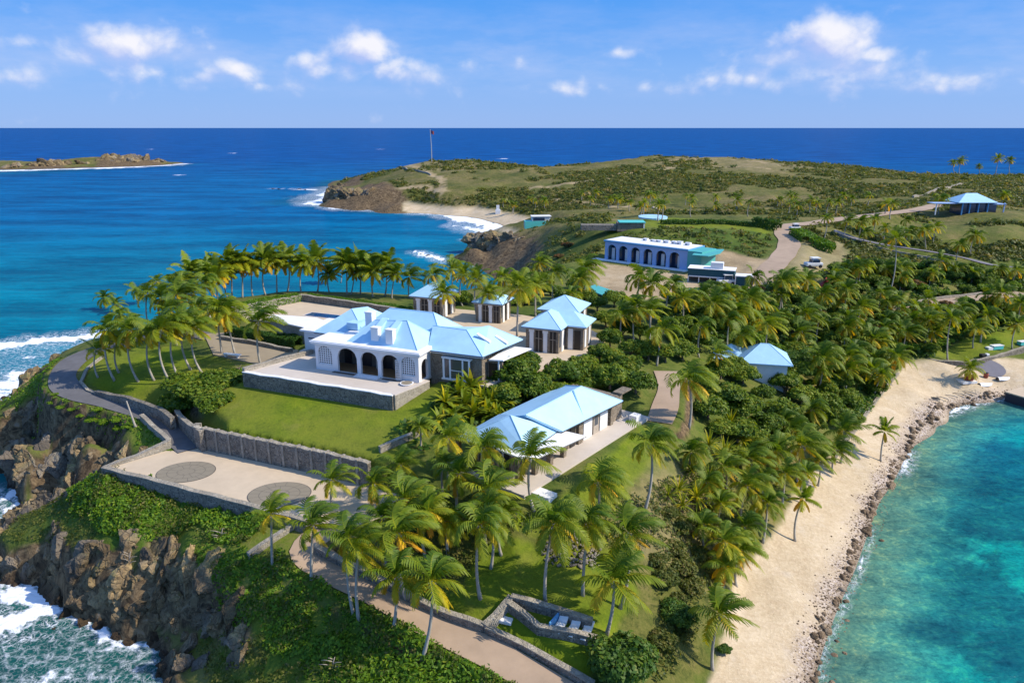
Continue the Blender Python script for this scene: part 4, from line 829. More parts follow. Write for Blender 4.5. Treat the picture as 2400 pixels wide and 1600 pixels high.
for c, w_ in ((2.6, 1.1), (5.4, 1.5), (8.6, 1.3), (11.9, 1.6)):
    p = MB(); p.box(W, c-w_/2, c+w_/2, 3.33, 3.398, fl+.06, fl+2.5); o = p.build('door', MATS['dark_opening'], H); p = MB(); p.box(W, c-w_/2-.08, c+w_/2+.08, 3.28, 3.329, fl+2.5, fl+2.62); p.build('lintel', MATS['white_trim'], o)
for c in (7.3, 10.3):
    p = MB()
    for k in range(6): p.box(W, c+k*.12, c+k*.12+.10, 2.6+.04*(k % 2), 2.66+.04*(k % 2), fl+.05, fl+2.45)
    p.build('curtain', MATS['curtain'], H)
p = MB(); lattice(p, W, .45, 2.45, .12, fl+.8, 19.45, 6, 8, .11, (18.6,)); p.build('lattice_screen', MATS['white_trim'], H)
for a in (.42, 12.52): p = MB(); p.box(W, a, a+2.05, .24, .30, fl+.02, 19.7); p.build('lattice_shade_panel', MATS['dark_opening'], H)  # dark sheets added for the shaded porch seen through the lattice
p = MB(); lattice(p, W, 12.55, 14.35, .12, fl+.8, 19.4, 6, 8, .11, (18.6,)); p.build('lattice_screen', MATS['white_trim'], H)
p = MB(); lattice(p, W, 11.9, 12.6, -.35, fl, 19.0, 4, 9, .05); p.build('open_gate_leaf', MATS['white_trim'], H)
p = MB(); p.box(W, -.35, 15.25, -.35, 3.6, zt, zt+.16); p.box(W, -.48, 15.38, -.48, 3.7, zt+.16, zt+.34); p.build('cornice', MATS['white_trim'], H)
p = MB(); p.box(W, -.30, 15.2, -.30, 3.6, zt+.34, zt+.46); p.box(W, 1.8, 14.9, 3.6, 11, zt-.2, zt+.45); p.build('flat_roof', MATS['white_roof_paint'], H)
# roofs
def roofpx(name, mat, pts_, faces, parent, ridge=None, th=.14, edge=None):
    """roof whose corners are given as world points; closed underneath"""
    mb = MB(); n = len(pts_); mb.add(pts_, faces)
    low = [(x, y, z-th) for x, y, z in pts_]; mb.add(low, [tuple(reversed(f)) for f in faces])
    if edge:
        for i in range(len(edge)):
            a, b2 = edge[i], edge[(i+1) % len(edge)]; mb.add([pts_[a], pts_[b2], low[b2], low[a]], [(0, 3, 2, 1)])
    o = mb.build(name, MATS[mat], parent)
    if ridge:
        r = MB()
        for i, j in ridge: r.tube([pts_[i], pts_[j]], [.06, .06], 6)
        r.build('ridge_cap', MATS[mat], o)
    if edge:
        g_ = MB()
        for i in range(len(edge)):
            a, b2 = Vector(low[edge[i]]), Vector(low[edge[(i+1) % len(edge)]]); g_.tube([a+Vector((0, 0, .02)), b2+Vector((0, 0, .02))], [.055, .055], 6)
        g_.build('gutter', MATS['dark_gap'], o)
    return o
z0 = zt+.46
front = [W(4.4, .8, z0), W(14.5, .6, z0), W(14.7, 6.5, z0), W(3.6, 6.5, z0), W(6.9, 3.5, 22.6), W(11.5, 3.65, 22.9)]
roofpx('front_roof', 'blue_roof', front, [(0, 1, 5, 4), (1, 2, 5), (2, 3, 4, 5), (3, 0, 4)], H, [(0, 4), (1, 5), (4, 5), (2, 5)], edge=[0, 1, 2, 3])
back = [W(2.5, 5.2, z0-.2), W(15.6, 5.2, z0-.2), W(15.8, 12.2, z0-.2), W(2.5, 12.4, z0-.2), W(6, 8.6, 22.9), W(12.6, 8.6, 22.9)]
roofpx('back_roof', 'blue_roof', back, [(0, 1, 5, 4), (1, 2, 5), (2, 3, 4, 5), (3, 0, 4)], H, [(1, 5), (4, 5), (2, 5)], edge=[0, 1, 2, 3])
p = MB(); p.box(W, -5.9, 2.2, 5.6, 13.2, fl-1.8, 19.3); p.build('left_wing_wall', MATS['white_plaster'], H)
p = MB(); p.box(W, -6.3, -2.6, 5.2, 12, 19.3, 19.55); p.build('left_wing_flat_roof', MATS['white_roof_paint'], H)
p = MB(); c = arch_pts(-2.0, 1.3, 17.9, 18.35)
p.prism([(0, 0), (1, 0), (1, 1)], 0, .01) if False else None
p.add([W(u, 5.57, z) for u, z in c], [tuple(range(len(c)))]); p.add([W(u, 5.45, z) for u, z in [(-2.65, 17.85), (-1.35, 17.85)]]+[W(-1.35, 5.6, 17.85), W(-2.65, 5.6, 17.85)], [(0, 1, 2, 3)]); p.build('arched_window', MATS['dark_opening'], H)
for r_ in range(4): p = MB(); p.box(W, -5.2+.1*(r_ % 2), -3.2-.15*(r_ % 3), 5.55, 5.58, 15.3+r_*.38, 15.40+r_*.38); p.build('vent_slot', MATS['grey_metal'], H)
p = MB(); p.box(W, -5.2, -4.2, 5.54, 5.58, 18.3, 18.45); p.build('vent_slot', MATS['dark_opening'], H)
lw = [P(728, 772, 19.75), P(808, 781, 19.75), W(5.0, 5.0, 19.75), W(9, 12.6, 19.75), W(-3.2, 14.0, 19.75), P(806, 732, 22.3), P(842, 729, 22.4)]
lw = [W(-3.6, 4.75, 19.6), W(4.6, 4.9, 19.6), W(5.4, 13.6, 19.6), W(-3.6, 13.9, 19.6), W(.2, 8.4, 22.3), W(1.6, 10.2, 22.3)]
roofpx('left_wing_roof', 'blue_roof', lw, [(0, 1, 4), (1, 2, 5, 4), (2, 3, 5), (3, 0, 4, 5)], H, [(0, 4), (1, 4), (4, 5), (3, 5)], edge=[0, 1, 2, 3])
p = MB(); p.box(W, 1.2, 2.9, 5.5, 8.5, 20.3, 21.2); p.build('roof_valley', MATS['blue_roof'], H)
def chimney(a, b, w_, d_, z0_, z1_, par, cap=True):
    p = MB(); p.box(W, a-w_/2, a+w_/2, b-d_/2, b+d_/2, z0_, z1_); o = p.build('chimney', MATS['white_trim'], par)
    if cap: p = MB(); p.box(W, a-w_/2-.07, a+w_/2+.07, b-d_/2-.07, b+d_/2+.07, z1_, z1_+.16); p.build('cap', MATS['white_trim'], o)
chimney(5.35, 4.9, 1.0, 1.0, 20.0, 23.1, H)
for a, b in ((8.2, 1.55), (10.4, 1.35)):
    o = None; p = MB(); p.box(W, a-.5, a+.5, b-.4, b+.4, 20.25, 22.2); o = p.build('roof_monitor', MATS['white_trim'], H)
    p = MB(); p.box(W, a-.56, a+.56, b-.46, b+.46, 22.2, 22.32); p.build('cap', MATS['white_trim'], o)
    p = MB(); v = [W(a-.45, b+.4, 22.15), W(a+.45, b+.4, 22.15), W(a+.45, b+2.4, 22.9), W(a-.45, b+2.4, 22.9), W(a-.45, b+.4, 20.9), W(a+.45, b+.4, 20.9), W(a+.45, b+2.4, 22.3), W(a-.45, b+2.4, 22.3)]
    p.add(v, [(0, 1, 2, 3), (0, 4, 5, 1), (1, 5, 6, 2), (3, 2, 6, 7), (0, 3, 7, 4)]); p.build('saddle', MATS['blue_roof'], o)
# right wing, stone
p = MB(); p.box(W, 14.95, 21.9, 3.0, 11.0, 14.6, 19.5); p.build('right_wing_wall', MATS['house_stone'], H)
p = MB(); p.box(W, 15.2, 22.25, 2.55, 11.4, 19.5, 19.72); p.build('eave_trim', MATS['white_trim'], H)
rw = [W(14.9, 2.35, 19.85), W(22.3, 2.35, 19.85), W(24.2, 10.9, 19.85), W(14.9, 11.2, 19.85), W(18.7, 5.7, 21.9), W(20.6, 8.2, 22.0), W(13.5, 6.6, 21.75)]
roofpx('right_wing_roof', 'blue_roof', rw, [(0, 1, 4), (0, 4, 6), (1, 2, 5, 4), (2, 3, 5), (3, 6, 4, 5)], H, [(1, 4), (4, 5), (2, 5), (4, 6)], edge=[0, 1, 2, 3])
for a, b, l in ((20.35, 5.2, 1.9), (21.9, 7.4, 1.7)):
    p = MB(); n_ = 2.2/3.6
    v = []
    for da, db in ((0, -.22), (l, -.22), (l, .22), (0, .22)):
        aa, bb = a+da*.85, b+db+da*.15; v.append((aa, bb))
    def rz(aa): return 21.95-(aa-18.9)*.60+.0
    vs = [W(aa, bb, 19.85+max(0, (22.6-aa+(bb-2.3)*.2))*.62+.02) for aa, bb in v]; vt = [(x, y, z+.16) for x, y, z in vs]
    p.add(vs+vt, [(4, 5, 6, 7), (0, 1, 5, 4), (1, 2, 6, 5), (2, 3, 7, 6), (3, 0, 4, 7)]); p.build('skylight', MATS['white_trim'], H)
# bay window
p = MB(); p.box(W, 17.0, 20.4, 2.55, 3.0, 16.6, 18.9); o = p.build('window', MATS['glass'], H)
p = MB()
for u0, u1 in ((16.85, 17.1), (17.75, 17.95), (19.45, 19.65), (20.3, 20.55)): p.box(W, u0, u1, 2.48, 2.545, 16.5, 19.0)
p.box(W, 16.75, 20.65, 2.40, 3.0, 16.3, 16.5); p.box(W, 16.75, 20.65, 2.40, 3.0, 19.0, 19.2); p.box(W, 17.95, 19.45, 2.50, 2.545, 17.5, 17.58); p.build('frame', MATS['white_trim'], o)
# side annex
p = MB(); v = [W(22.4, 4.0, 19.15), W(24.1, 4.4, 18.75), W(25.6, 10.3, 18.75), W(22.6, 10.3, 19.15)]; p.prism([q[:2] for q in v], 18.85, 19.0); p.build('annex_roof', MATS['white_roof_paint'], H)
p = MB(); p.box(W, 21.95, 23.9, 4.6, 10.2, 14.0, 18.84); p.build('annex_wall', MATS['house_stone'], H)
p = MB(); p.box(W, 22.15, 23.4, 4.56, 4.598, 15.2, 18.4); p.box(W, 23.902, 23.94, 5.2, 8.6, 15.2, 18.2); p.build('annex_opening', MATS['dark_opening'], H)
p = MB(); p.box(W, 23.45, 23.62, 4.3, 4.45, 14.2, 18.84); p.build('post', MATS['white_trim'], H)
for u in (16.0,):
    p = MB(); p.box(W, 15.35, 16.6, 2.96, 2.998, 16.0, 17.3); p.build('wall_recess', MATS['dark_opening'], H) if False else None
# terrace steps and planter
p = MB(); p.box(W, 6.2, 9.5, -.95, -.02, 16.31, 16.42); p.box(W, 6.4, 9.3, -.5, -.021, 16.42, 16.52); tag(p.build('porch_steps', MATS['white_roof_paint']), 'wide pale doorstep in front of the middle porch arch', 'steps')
for a0, a1, lb in ((2.7, 6.0, 'dark planting strip left of the porch doorstep'), (9.9, 12.9, 'dark planting strip right of the porch doorstep')):
    p = MB(); p.box(W, a0, a1, -.5, -.02, 16.31, 16.36); tag(p.build('planting_bed', MATS['joint']), lb, 'flower bed')
p = MB(); fx = W(13.7, -.9, 16.3); n = 20
for r0_, z0_, r1_, z1_ in ((.75, 16.31, .85, 16.5),): p.tube([(fx[0], fx[1], z0_), (fx[0], fx[1], z1_)], [r0_, r1_], 20)
o = p.build('round_basin', MATS['white_roof_paint']); tag(o, 'round pale stone basin on the terrace by the right-hand porch corner', 'basin')
p = MB(); p.tube([(fx[0], fx[1], 16.505), (fx[0], fx[1], 16.52)], [.68, .68], 20); p.build('basin_fill', MATS['flag_stone'], o)
# pool house and pool
PH = empty('pool_house', W(-15, 19, 16), 'low building with a flat white roof beside the dark blue pool in the courtyard', 'building')
def qd(*pp): return [P(*q) for q in pp]
rp = qd((625, 748, 17.6), (640, 738, 17.6), (742, 745, 17.6), (760, 752, 17.6), (712, 768, 17.6))
p = MB(); p.prism([q[:2] for q in rp], 17.5, 17.68); p.build('flat_roof', MATS['white_roof_paint'], PH)
cx = sum(q[0] for q in rp)/5; cy = sum(q[1] for q in rp)/5
p = MB(); p.prism([(cx+(q[0]-cx)*.9, cy+(q[1]-cy)*.85) for q in rp], 14.5, 17.5); p.build('wall', MATS['pale_stone'], PH)
PL = empty('swimming_pool', W(-15, 24, 16), 'dark blue swimming pool with stone rim behind the flat white roof', 'pool')
pp_ = [W(-19.5, 23.2), W(-10.2, 23.2), W(-10.2, 25.3), W(-19.5, 25.3)]
p = MB(); p.box(W, -19.7, -10.0, 22.9, 25.7, 15.9, 16.03); p.build('rim', MATS['terrace_paving'], PL)
p = MB(); p.box(W, -19.4, -10.3, 23.2, 25.4, 15.91, 16.04); p.build('water', MATS['pool_water'], PL)
# --- small pavilions
def pavilion(fr, a0, a1, b0, b1, ze, zr, label, stone='house_stone', zb=15.9, z1=None, group='small stone pavilions with blue hipped roofs round the courtyard', front=(0, 1, 1, 1), openL=True):
    o = empty('pavilion', fr((a0+a1)/2, (b0+b1)/2, zb), label, 'pavilion', group)
    o.location.z = zb
    p = MB(); p.box(fr, a0, a1, b0, b1, zb-.6, ze-.02); p.build('wall', MATS[stone], o)
    p = MB(); p.box(fr, a0-.38, a1+.38, b0-.38, b1+.38, ze-.02, ze+.13); p.build('cornice', MATS['white_trim'], o)
    p = MB(); v = hip(p, fr, a0-.5, a1+.5, b0-.5, b1+.5, ze+.26, zr); r = p.build('roof', MATS['blue_roof'], o)
    p = MB(); ridges(p, v, [(0, 4), (1, 4 if (b1-b0) > (a1-a0) else 5), (4, 5), (2, 5), (3, 5 if (b1-b0) > (a1-a0) else 4)]); p.build('ridge_cap', MATS['blue_roof'], r)
    p = MB()
    for i, j in ((6, 7), (7, 8), (8, 9), (9, 6)): p.tube([v[i], v[j]], [.05, .05], 6)
    p.build('gutter', MATS['dark_gap'], r)
    w_ = a1-a0; hdoor = ze-.25
    for u0, u1, mt in ((.12, .24, 'pil'), (.30, .50, 'open'), (.54, .66, 'pil'), (.74, .92, 'open')):
        p = MB(); p.box(fr, a0+u0*w_, a0+u1*w_, b0-(.10 if mt == 'pil' else .04), b0-.001, zb, hdoor)
        if mt == 'pil': p.box(fr, a0+u0*w_-.1, a0+u1*w_+.1, b0-.14, b0-.001, hdoor-.001-.25, hdoor+.08)
        q = p.build('pilaster' if mt == 'pil' else 'doorway', MATS['white_trim' if mt == 'pil' else 'dark_opening'], o)
        if mt == 'open':
            p = MB(); um = a0+(u0+u1)/2*w_; p.box(fr, um-.04, um+.04, b0-.07, b0-.041, zb, hdoor); p.box(fr, a0+u0*w_, a0+u1*w_, b0-.07, b0-.041, zb+2.0, zb+2.07); p.build('glazing_bar', MATS['dead_wood'], q)
    d_ = b1-b0
    for u0, u1, mt in ((.06, .16, 'dark'), (.20, .36, 'pil'), (.42, .58, 'open'), (.64, .80, 'pil')):
        p = MB(); p.box(fr, a1+.001, a1+(.10 if mt == 'pil' else .04), b0+u0*d_, b0+u1*d_, zb+(.9 if mt == 'dark' else 0), hdoor)
        p.build({'pil': 'shutter', 'open': 'doorway', 'dark': 'window'}[mt], MATS['white_trim' if mt == 'pil' else 'dark_opening' if mt == 'open' else 'glass'], o)
    return o
pavilion(W, -2.6, 2.7, 30.2, 35.2, 19.1, 21.3, 'stone pavilion with blue hipped roof at the back left of the courtyard, nearest the sea')
pavilion(W, 8.7, 13.0, 30.4, 34.6, 19.0, 20.7, 'second stone pavilion with blue roof at the back of the courtyard, partly behind a palm')
pavilion(W, 20.6, 26.2, 28.3, 33.8, 19.4, 21.4, 'smaller blue-roofed pavilion showing behind the L-shaped stone cottage')
o = pavilion(W, 21.8, 26.6, 18.4, 24.5, 19.3, 21.3, 'L-shaped stone cottage with blue roof and white shutters, right of the main house', group=None)
o.name = 'stone_cottage'; o['category'] = 'cottage'
p = MB(); p.box(W, 26.6, 29.3, 21.2, 25.4, 15.3, 19.28); p.build('side_wing_wall', MATS['house_stone'], o)
p = MB(); p.box(W, 26.2, 29.7, 20.85, 25.8, 19.28, 19.42); p.build('side_wing_cornice', MATS['white_trim'], o)
p = MB(); v = hip(p, W, 22.5, 29.85, 20.7, 25.95, 19.54, 21.0); p.build('side_wing_roof', MATS['blue_roof'], o)
for u in (21.7, 23.8):
    p = MB(); p.box(W, 29.301, 29.4, u, u+.75, 16.3, 18.8); p.build('shutter', MATS['white_trim'], o)
p = MB(); p.box(W, 27.1, 27.8, 21.1, 21.199, 15.9, 19.0); p.build('pilaster', MATS['white_trim'], o)
p = MB(); p.box(W, 28.0, 28.9, 21.14, 21.199, 15.9, 18.8); p.build('doorway', MATS['dark_opening'], o)
# --- guest house down the slope
G = empty('guest_house', Gf(-5, 11, 13), 'long stone guest house with blue roofs and white veranda roof among the palms', 'house')
zb, ze = 12.95, 16.0
p = MB(); p.box(Gf, -9.0, -2.6, 10.6, 21.4, zb-.8, ze); p.build('upper_wall', MATS['house_stone'], G)
p = MB(); p.box(Gf, -9.4, -4.0, 2.6, 10.6, zb-.8, ze-.05); p.build('lower_wall', MATS['house_stone'], G)
UP = lambda x, y, z: P(x, y, z)
A_, B_ = P(1460, 939, ze+.15), P(1318, 1010, ze+.15)
va, vb = Gf.loc(1460, 939, ze+.15), Gf.loc(1318, 1010, ze+.15)
ur = [Gf(-9.6, vb[1]-2.0, ze+.15), (P(1318, 1010, ze+.15)), (P(1460, 939, ze+.15)), Gf(-9.6, va[1], ze+.15), P(1232, 972, 18.3), P(1362, 905, 18.5)]
roofpx('upper_roof', 'blue_roof', ur, [(0, 1, 4), (1, 2, 5, 4), (2, 3, 5), (3, 0, 4, 5)], G, [(4, 5), (2, 5), (3, 5)], edge=[0, 1, 2, 3])
p = MB(); p.tube([P(1344, 915, 18.5), P(1368, 980, ze+.2)], [.13, .13], 6); p.build('ridge_cap', MATS['blue_roof'], G)
lr = [P(1066, 1028, ze+.05), P(1235, 1058, ze+.05), P(1312, 1006, ze+.05), P(1170, 970, ze+.3), P(1196, 972, 18.6), P(1170, 984, 18.1)]
roofpx('lower_roof', 'blue_roof', lr, [(0, 1, 4, 5), (1, 2, 4), (2, 3, 4), (3, 0, 5), (3, 5, 4)], G, [(1, 4), (5, 4), (0, 5)], edge=[0, 1, 2, 3])
vr = [P(1235, 1058, ze+.02), P(1300, 1006, ze+.02), P(1374, 1021, ze-.15), P(1240, 1081, ze-.25)]
vr = [P(1163, 1050, ze), P(1240, 1081, ze-.3), P(1374, 1021, ze-.3), P(1300, 1004, ze+.02), P(1225, 1052, ze+.02)]
p = MB(); p.prism([q[:2] for q in vr], [q[2]-.16 for q in vr], [q[2] for q in vr]); p.build('veranda_roof', MATS['white_roof_paint'], G)
p = MB(); p.tube([P(1240, 1083, ze-.42), P(1374, 1023, ze-.42)], [.05, .05], 6); p.build('gutter', MATS['dark_gap'], G)
tp = [P(1240, 1155, 12.96), P(1505, 988, 12.96)]
p = MB(); ga, gb = Gf.loc(1250, 1157, 12.96), Gf.loc(1505, 990, 12.96)
p.prism([Gf(-10.4, -.4)[:2], Gf(0, -.4)[:2], Gf(0, 24.2)[:2], Gf(-9.5, 24.2)[:2]], 12.3, 13.0); p.build('patio', MATS['terrace_paving'], G)
for bb in (3.6, 6.2, 8.6):
    p = MB(); p.box(Gf, -2.2, -1.7, bb, bb+.5, 12.98, ze-.5); p.build('column', MATS['house_stone'], G)
for aa in (-9.8, -7.4, -4.8, -2.2):
    p = MB(); p.box(Gf, aa, aa+.42, .9, 1.3, 12.98, ze-.35); p.build('column', MATS['house_stone'], G)
p = MB(); p.box(Gf, -9.2, -4.2, 2.52, 2.58, 13.1, ze-.4); p.build('glazed_front', MATS['dark_opening'], G)
for aa in (-8.9, -7.8, -6.2, -5): p = MB(); p.box(Gf, aa, aa+.18, 2.44, 2.515, 13.0, ze-.3); p.build('mullion', MATS['white_trim'], G)
for bb, ww, mt, nm in ((11.0, .9, 'dark_opening', 'doorway'), (12.3, .8, 'house_stone', 'pier'), (13.6, 1.7, 'white_trim', 'shutter'), (15.6, 1.1, 'dead_wood', 'door'), (17.0, 1.6, 'white_trim', 'shutter'), (19.0, .6, 'house_stone', 'pier')):
    p = MB(); p.box(Gf, -2.598, -2.598+(.3 if nm == 'pier' else .10), bb, bb+ww, 13.0, ze-.15); q = p.build(nm, MATS[mt], G)
    if nm == 'door': p = MB(); p.box(Gf, -2.497, -2.47, bb+.2, bb+ww-.2, 14.0, 15.4); p.build('pane', MATS['glass'], q)
p = MB(); p.box(Gf, -4.0, -3.9, 8.9, 10.5, 13.0, 15.5); p.build('doorway', MATS['dark_opening'], G)
p = MB(); p.box(Gf, -3.2, -2.6, 21.41, 22.0, 12.4, 16.1); p.box(Gf, -3.5, -2.3, 21.3, 23.6, 16.1, 16.25); p.build('side_canopy', MATS['house_stone'], G)
p = MB(); x, y, _ = P(1488, 985, 13.0); fr = Frame(x, y, Gf.th); p.box(fr, -.5, .5, -.6, .6, 13.0, 13.75); tag(p.build('white_cistern_box', MATS['white_plaster'], bevel=.03), 'white masonry box at the far end of the guest house patio', 'cistern')
p = MB(); x, y, _ = P(1278, 1160, 12.7); fr = Frame(x, y, Gf.th); p.box(fr, -1.1, .9, -.7, .7, 12.2, 12.92); tag(p.build('white_landing', MATS['white_roof_paint'], bevel=.03), 'square white landing slab at the near corner of the guest house patio', 'slab')
# --- arcaded blue building near the golf green
Bd = empty('arcaded_building', Pf(12, 4, 14), 'long pale blue building with six dark arches and a flat roof above the inner court', 'building')
z0_, z1_ = 13.95, 18.5; Lf = 23.0
p = MB(); arcade(p, Pf, 'a', 0, .4, 0, Lf, z0_, z1_, [(2.1, 2.5, z0_+.1, 16.8), (5.4, 2.5, z0_+.1, 16.8), (8.9, 2.5, z0_+.1, 16.8), (12.4, 2.5, z0_+.1, 16.8), (16.0, 2.7, z0_+.1, 16.7), (19.6, 2.7, z0_+.1, 16.7)]); p.build('arcade_wall', MATS['pale_blue_wall'], Bd)
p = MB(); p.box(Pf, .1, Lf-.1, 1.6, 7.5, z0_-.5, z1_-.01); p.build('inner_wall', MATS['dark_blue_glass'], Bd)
for k, c_ in enumerate((1.7, 5.6, 8.8, 12.2, 15.8, 20.2)):
    p = MB(); p.box(Pf, c_-.45, c_+.45, 1.3, 1.55, z0_, z0_+2.9); p.build('door', MATS['white_trim'], Bd)
p = MB(); p.box(Pf, -.25, Lf+.2, -.3, 8, z1_, z1_+.35); p.build('roof_edge', MATS['blue_trim'], Bd)
p = MB(); p.box(Pf, .1, Lf-.1, .1, 7.6, z1_+.35, z1_+.42); p.build('flat_roof', MATS['white_roof_paint'], Bd)
rnd = random.Random(3)
for k in range(7):
    a = 8+k*1.9+rnd.uniform(-.3, .3); p = MB(); p.box(Pf, a, a+rnd.uniform(.8, 1.5), 5.0, 5.9, z1_+.42, z1_+.42+rnd.uniform(.4, .8)); q = p.build('roof_unit', MATS['white_trim'], Bd)
    p = MB(); p.box(Pf, a+.15, a+.6, 4.96, 4.998, z1_+.5, z1_+.75); p.build('vent_grille', MATS['dark_blue_glass'], q)
p = MB(); p.box(Pf, Lf+.01, Lf+3.6, -.2, 7.0, z0_-.5, z1_+.1); p.build('end_block', MATS['teal_roof'], Bd)
p = MB(); p.prism([q[:2] for q in [P(1622, 598, 18.2), P(1638, 584, 18.2), P(1697, 585, 18.2), P(1688, 594, 18.2), P(1660, 601, 18.2)]], 18.12, 18.3); p.build('turquoise_roof', MATS['teal_roof'], Bd)
p = MB(); p.box(Pf, -2.4, Lf+.6, -2.0, 0, z0_-1.0, z0_+.12); p.build('plinth', MATS['white_roof_paint'], Bd)
xa, ya, _ = P(1610, 668, 13.2); xb, yb, _ = P(1720, 676, 13.2); Qf = Frame(xa, ya, math.atan2(yb-ya, xb-xa)); q0 = 13.0
TB = empty('service_building', Qf(5, 2, q0), 'low dark teal building with white posts and open ground floor below the arcades', 'building')
p = MB(); p.box(Qf, 0, 9.7, 0, 4, q0+2.3, q0+3.9); p.build('upper_wall', MATS['dark_teal'], TB)
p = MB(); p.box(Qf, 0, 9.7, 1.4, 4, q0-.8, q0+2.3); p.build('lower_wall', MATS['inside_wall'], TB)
for a in (.05, 2.3, 4.6, 9.4): p = MB(); p.box(Qf, a, a+.2, .05, .25, q0-.8, q0+2.3); p.build('post', MATS['white_trim'], TB)
p = MB(); p.box(Qf, .3, 8, -.25, -.001, q0+2.2, q0+2.42); p.build('canopy_edge', MATS['white_trim'], TB)
p = MB(); p.box(Qf, -.1, 9.8, -.1, 4.1, q0+3.9, q0+4.0); p.build('roof', MATS['white_roof_paint'], TB)
p = MB(); p.box(Qf, 4.6, 7.2, .8, 2.6, q0+4.0, q0+5.3); p.build('roof_box', MATS['white_trim'], TB)
GB = empty('storage_shed', Qf(11.5, 1, q0), 'square dark teal shed with a pale frame right of the service building', 'shed')
p = MB(); p.box(Qf, 10.0, 13.3, -.4, 2.6, q0-.8, q0+2.9); p.build('wall', MATS['dark_teal'], GB)
p = MB(); p.box(Qf, 9.85, 13.45, -.5, 2.7, q0+2.9, q0+3.05); p.box(Qf, 13.2, 13.4, -.6, -.401, q0-.8, q0+2.9); p.box(Qf, 9.9, 10.1, -.6, -.401, q0-.8, q0+2.9); p.build('frame', MATS['white_trim'], GB)
p = MB(); p.box(Qf, 10.9, 11.6, -.46, -.402, q0-.4, q0+.6); p.build('hatch', MATS['grey_metal'], GB)
for spec, lb in (([(1368, 675, 15.2), (1432, 700, 15.2), (1462, 690, 15.2), (1395, 668, 15.2)], 'sage green flat roof half hidden by palms behind the pavilions'), ([(1592, 694, 15.2), (1655, 683, 15.2), (1652, 672, 15.2), (1598, 680, 15.2)], 'short sage green roof below the service building')):
    v = [P(*q) for q in spec]; o = empty('green_roof_shed', (v[0][0], v[0][1], 13), lb, 'shed'); p = MB(); p.prism([q[:2] for q in v], 15.1, 15.3); p.build('roof', MATS['teal_roof'], o)
    cx = sum(q[0] for q in v)/4; cy = sum(q[1] for q in v)/4; p = MB(); p.prism([(cx+(q[0]-cx)*.9, cy+(q[1]-cy)*.8) for q in v], 12.5, 15.1); p.build('wall', MATS['house_stone'], o)
# little blue-roofed house in the thicket
hx, hy, hz = hit(1790, 900); hz = ground(hx, hy); Sf = Frame(hx, hy, math.radians(-12))
o = empty('thicket_house', (hx, hy, hz), 'small pale house with bright blue roof nearly swallowed by the green thicket', 'house')
lift = 13.3-3.2 if False else hz
p = MB(); p.box(Sf, -3.2, 3.2, .3, 5.6, hz-2, hz+3.1); p.build('wall', MATS['white_plaster'], o)
p = MB(); v = hip(p, Sf, -3.9, 3.9, -.3, 6.3, hz+3.3, hz+5.6); r = p.build('roof', MATS['blue_roof'], o); p = MB(); ridges(p, v, [(0, 4), (1, 5), (4, 5), (2, 5), (3, 4)]); p.build('ridge_cap', MATS['blue_roof'], r)
p = MB(); hip(p, Sf, -7.5, -2.0, 2.2, 7.6, hz+3.0, hz+4.7); p.box(Sf, -6.9, -3.2, 2.9, 7, hz-2, hz+2.86); p.build('side_roof', MATS['blue_roof'], o)
p = MB(); p.box(Sf, -2.6, -1.4, .22, .298, hz+.6, hz+2.4); p.build('window', MATS['dark_opening'], o)
# gazebo on the ridge
gx, gy, gz = P(2292, 497, 20.0); Zf = Frame(gx, gy, 0)
o = empty('ridge_pavilion', (gx, gy, gz), 'open pavilion with bright blue roof and blue posts on the far right hillside', 'pavilion')
p = MB(); v = hip(p, Zf, -6.6, 6.0, 0, 9, gz+3.0, gz+5.6); p.build('roof', MATS['blue_roof'], o)
p = MB(); p.box(Zf, -4.8, 6.5, 1.2, 7.5, gz-2, gz+2.8); p.build('wall', MATS['dark_blue_glass'], o)
for a in (-5.0, -2.6, .2, 3.2, 8.4): p = MB(); p.box(Zf, a, a+.3, .5, .8, gz-1, gz+2.86); p.build('post', MATS['blue_trim'] if a < 8 else MATS['pale_blue_wall'], o)
p = MB(); p.box(Zf, 4.5, 9, .3, 4, gz+2.3, gz+2.5); p.box(Zf, -14, -5.2, 1, 5, gz+2.5, gz+2.7); p.build('side_canopy', MATS['pale_blue_wall'], o)
p = MB(); p.box(Zf, -13, -12.7, 1.2, 1.5, gz-1, gz+2.5); p.build('post', MATS['white_trim'], o)
# cabin by the bay beach
gx, gy, gz = P(1262, 530, 9.5); Kf = Frame(gx, gy, .1)
o = empty('beach_cabin', (gx, gy, gz), 'small white cabin with turquoise base above the end of the bay beach', 'cabin')
p = MB(); p.box(Kf, -5.2, 4.8, 0, 4, gz-1, gz+1.9); p.build('base_wall', MATS['turquoise_plastic'], o)
p = MB(); p.box(Kf, -2.4, 4.6, .1, 3.9, gz+1.9, gz+3.6); p.build('upper_wall', MATS['white_plaster'], o)
p = MB(); p.box(Kf, -2.0, 2.4, .02, .098, gz+2.1, gz+3.2); p.build('window', MATS['dark_blue_glass'], o)
p = MB(); p.box(Kf, -2.7, 5.0, -.2, 4.2, gz+3.6, gz+3.8); p.build('roof', MATS['white_roof_paint'], o)
gx, gy, gz = P(1510, 536, 19.0); Mf = Frame(gx, gy, -.03)
o = empty('green_side_shelter', (gx, gy, gz), 'long low shelter with pale turquoise roof at the edge of the golf green', 'shelter')
p = MB(); p.box(Mf, -7.5, -.3, 0, 3.5, gz-.8, gz+1.6); p.build('front_wall', MATS['house_stone'], o)
p = MB(); p.box(Mf, -7.0, .3, -.3, 5, gz+1.6, gz+1.8); p.build('roof', MATS['turquoise_plastic'], o)
p = MB(); p.box(Mf, -.28, .05, -.2, 0, gz-.8, gz+1.6); p.build('post', MATS['white_trim'], o)
